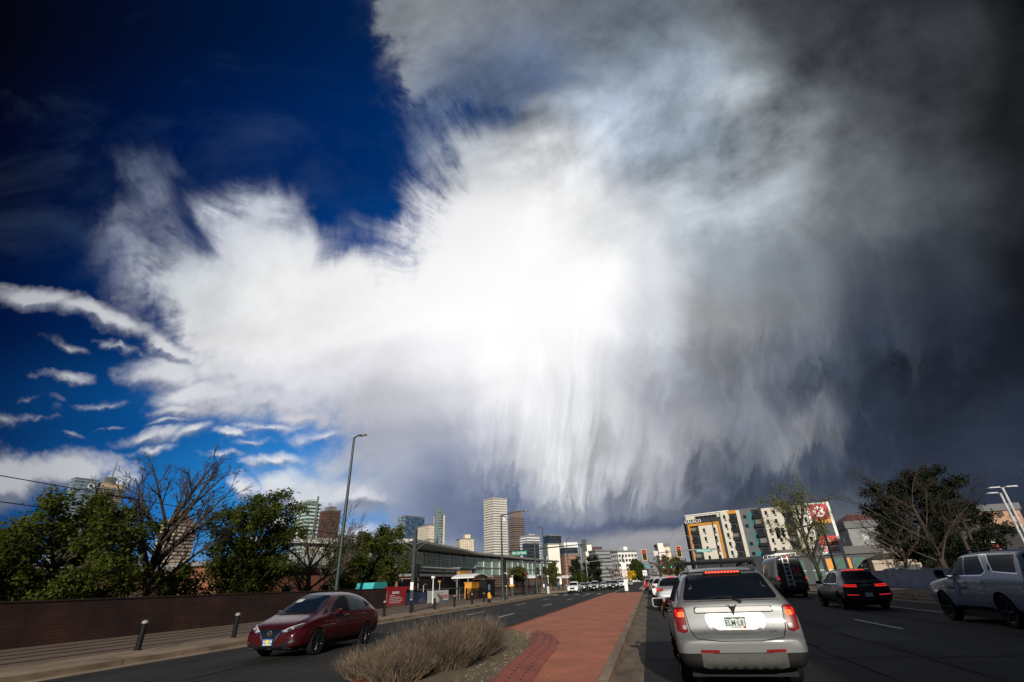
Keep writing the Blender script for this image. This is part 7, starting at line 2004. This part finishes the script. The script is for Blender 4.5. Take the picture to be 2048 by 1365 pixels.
def clothed(name, bands):
    """cloth and skin by height up the body"""
    m, b = new_mat(name)
    z = nsep(obj_co())[2]
    col = bands[0][1]
    for h, c_ in bands[1:]:
        col = nmix(N.m('GREATER_THAN', z, h), col, (*c_, 1) if len(c_) == 3 else c_)
    N.put(b.inputs['Base Color'], col if isinstance(col, N) else (*col, 1)); N.put(b.inputs['Roughness'], .8)
    return m


SKIN = (.45, .22, .14)


def walker(label, loc, rz, cloth):
    o = thing('person', label, 'person', loc, rz, 'people at the tram stop')
    V = [(0, 0, .95), (0, .0, 1.15), (0, .01, 1.38), (0, 0, 1.50), (0, -.02, 1.60), (0, -.03, 1.72),
         (-.09, 0, .92), (-.10, -.16, .50), (-.10, -.05, .09), (-.10, -.20, .04), (.09, 0, .92), (.10, .10, .50), (.10, .26, .12), (.10, .14, .04),
         (-.19, 0, 1.40), (-.25, .08, 1.12), (-.24, -.06, .88), (-.235, -.10, .78), (.19, 0, 1.40), (.25, -.02, 1.12), (.25, -.16, .90), (.245, -.20, .80)]
    E = [(0, 1), (1, 2), (2, 3), (3, 4), (4, 5), (0, 6), (6, 7), (7, 8), (8, 9), (0, 10), (10, 11), (11, 12), (12, 13), (2, 14), (14, 15), (15, 16), (16, 17), (2, 18), (18, 19), (19, 20), (20, 21)]
    r = [.14, .13, .15, .055, .085, .085, .085, .06, .042, .04, .085, .06, .042, .04, .06, .045, .034, .04, .06, .045, .034, .04]
    grow('body', V, E, r, cloth, o)
    hm = MB(); hm.lathe([(.092, 1.66), (.10, 1.72), (.085, 1.78), (.04, 1.815), (0, 1.82)], 12, (0, -.015, 0)); hm.build('hair', mat('brown_hair', (.04, .025, .015), .8), o, smooth=True)
    return o


walker('person in a blue jacket walking along the tram stop fence', (-19.4, 116, K_), .4, clothed('blue_jacket_clothes', [(0, (.03, .03, .04)), (.92, (.08, .16, .34)), (1.49, SKIN)]))
walker('person in dark clothes standing by the tram stop fence', (-18.6, 117.5, K_), 2.4, clothed('dark_clothes', [(0, (.02, .02, .03)), (.92, (.03, .03, .035)), (1.49, SKIN)]))

# the driver ahead, forearm hanging out of the window
sx, sy = 1.22, 9.05
o = thing('person', 'driver of the silver SUV with a bare forearm hanging out of the window', 'person', (sx, sy, 0))
V = [(-.38, 2.35, .62), (-.38, 2.32, .85), (-.40, 2.32, 1.10), (-.40, 2.34, 1.22), (-.40, 2.36, 1.34), (-.40, 2.37, 1.44),
     (-.60, 2.36, 1.12), (-.80, 2.48, 1.14), (-.93, 2.60, 1.16), (-.985, 2.54, 1.09), (-1.02, 2.48, 1.01), (-1.04, 2.43, .955), (-1.045, 2.40, .915)]
E = [(i, i + 1) for i in range(5)] + [(2, 6), (6, 7), (7, 8), (8, 9), (9, 10), (10, 11), (11, 12)]
rr = [.15, .14, .16, .06, .09, .09, .075, .06, .05, .046, .032, (.022, .042), (.018, .038)]
fing = [((-1.055, 2.375, .91), .84), ((-1.05, 2.39, .905), .83), ((-1.045, 2.405, .905), .835), ((-1.04, 2.42, .91), .85)]
for k, (b0, zt) in enumerate(fing):
    n0 = len(V)
    V += [b0, (b0[0] + .012, b0[1] - .004, (b0[2] + zt) / 2), (b0[0] + .030, b0[1] - .002, zt)]
    E += [(12, n0), (n0, n0 + 1), (n0 + 1, n0 + 2)]; rr += [.010, .009, .008]
n0 = len(V); V += [(-1.03, 2.445, .935), (-1.015, 2.46, .89)]; E += [(11, n0), (n0, n0 + 1)]; rr += [.012, .010]
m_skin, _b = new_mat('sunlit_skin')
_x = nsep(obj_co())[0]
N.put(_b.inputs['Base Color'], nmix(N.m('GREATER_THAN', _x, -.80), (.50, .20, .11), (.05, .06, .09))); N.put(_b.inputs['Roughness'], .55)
grow('body', V, E, rr, m_skin, o, sub=2)

# ------------------------------------------------------------------ dry grass on the median
M_DRY, _b = new_mat('dry_stems')
_oi = N(N.node('ShaderNodeObjectInfo').outputs['Random'])
_n = nnoise(obj_co(), 5.0, 4.0, .6) + (_oi - .5) * .22
N.put(_b.inputs['Base Color'], nramp(_n, [(.3, (.055, .038, .026)), (.5, (.15, .108, .072)), (.72, (.27, .21, .145))]))
N.put(_b.inputs['Roughness'], .8)


def clump(label, loc, n, h, spread, seed, lean=(0, 0), tall=0):
    rg = random.Random(seed)
    b = MB()
    def stem(base, d, L, w):
        pts = []
        p = Vector(base); d = Vector(d).normalized()
        side = Vector((rg.gauss(0, 1), rg.gauss(0, 1), 0)).normalized()
        dr = Vector((rg.gauss(0, .10), rg.gauss(0, .10), -.04))
        k = 4
        vs = []
        for i in range(k + 1):
            ww = w * (1 - .75 * i / k)
            vs += [p - side * ww, p + side * ww]
            p = p + d * (L / k); d = (d + dr).normalized()
        b.add(vs, [(2 * i, 2 * i + 1, 2 * i + 3, 2 * i + 2) for i in range(k)])
        return p, d
    for i in range(n):
        r = spread * math.sqrt(rg.random()); a = rg.uniform(0, 6.283)
        bx_, by_ = r * math.cos(a), r * math.sin(a)
        tilt = .30 + .85 * r / spread
        d = (math.cos(a) * tilt * rg.uniform(.3, 1.1) + rg.gauss(0, .18) + lean[0], math.sin(a) * tilt * rg.uniform(.3, 1.1) + rg.gauss(0, .18) + lean[1], 1)
        L = h * rg.uniform(.4, 1.15) * (1.0 - .25 * (r / spread) ** 2)
        tip, dd = stem((bx_ * .8, by_ * .8, 0), d, L, rg.uniform(.005, .009))
        for q in range(2):
            if rg.random() < .75:
                t = rg.uniform(.45, .85)
                base = Vector((bx_ * .8, by_ * .8, 0)).lerp(tip, t)
                stem(base, (dd.x + rg.gauss(0, .5), dd.y + rg.gauss(0, .5), .9), L * rg.uniform(.18, .4), .003)
    for i in range(tall):
        a = rg.uniform(0, 6.283)
        stem((rg.gauss(0, spread * .4), rg.gauss(0, spread * .4), 0), (rg.gauss(0, .25) + lean[0], rg.gauss(0, .25), 1), h * rg.uniform(1.25, 1.6), .005)
    return tag(b.build('dry_bush', M_DRY, None, loc=loc), label, 'bush', 'dry grassy bushes on the median')


zb = K_ - .02
clump('biggest dry tan bush in the middle of the planting bed', (-4.35, 10.8, zb), 2600, .80, .72, 1, (0, 0), 14)
clump('dry tan bush behind the biggest one, nearest the brick paving', (-4.3, 12.5, zb), 2300, .80, .68, 2, (0, 0), 12)
clump('dry bush with tall bent stems beside the red car', (-5.05, 11.0, zb), 1700, .64, .60, 3, (-.15, 0), 9)
clump('dry bush at the bottom left end of the planting bed', (-5.3, 9.8, zb), 1500, .48, .62, 4, (-.12, 0), 4)
clump('low dry bush at the bottom edge in front of the biggest one', (-4.65, 9.5, zb), 1700, .56, .6, 5)
clump('small dry bush at the far tip of the planting bed', (-4.65, 14.2, zb), 1300, .68, .5, 6)
clump('sparse dark weed at the corner of the brick paving', (-3.75, 15.9, zb), 130, .36, .3, 7, (.3, 0))
b = MB(); rg = random.Random(9)
for i in range(2600):
    y = rg.uniform(6, 17); x = rg.uniform(-5.1, -2.5 - max(0, (y - 12)) * .13)
    if rg.random() < .5: x = rg.uniform(-3.6, -2.6) - max(0, (y - 12)) * .15
    p = Vector((x, y, zb)); L = rg.uniform(.04, .14); d = Vector((rg.gauss(0, .6), rg.gauss(0, .6), .8)).normalized(); s = Vector((d.y, -d.x, 0)) * .05
    if s.length < 1e-4: continue
    s = s.normalized() * .004
    b.add([p - s, p + s, p + d * L], [(0, 1, 2)])
tag(b.build('grass_tufts', leafm('weedy_grass', (.07, .08, .02), (.22, .17, .07), .2)), None, None, None, 'stuff')
b = MB()
for i in range(420):
    y = rg.uniform(6, 17); x = rg.uniform(-3.6, -2.5) - max(0, (y - 12)) * .15
    s = rg.uniform(.01, .035); b.box((x, y, zb + s * .4), (s, s * rg.uniform(.6, 1.4), s * .7), rg.uniform(0, 3))
tag(b.build('gravel', mat('gravel_stone', (.17, .14, .11), .9, 0, .4, 30.0)), None, None, None, 'stuff')
b = MB(); rg = random.Random(12)
for i in range(46):
    x, y = rg.uniform(-5.0, -1.2), 16 + rg.random() ** 2 * 45
    if x < -2.5 and y < 20: continue
    s = rg.uniform(.015, .04); b.box((x, y, K_ + .006 + s * .15), (s, s * rg.uniform(.5, 2), s * .3), rg.uniform(0, 3))
tag(b.build('litter_specks', mat('litter_mix', (.12, .10, .08), .9, 0, .8, 3.0)), None, None, None, 'stuff')
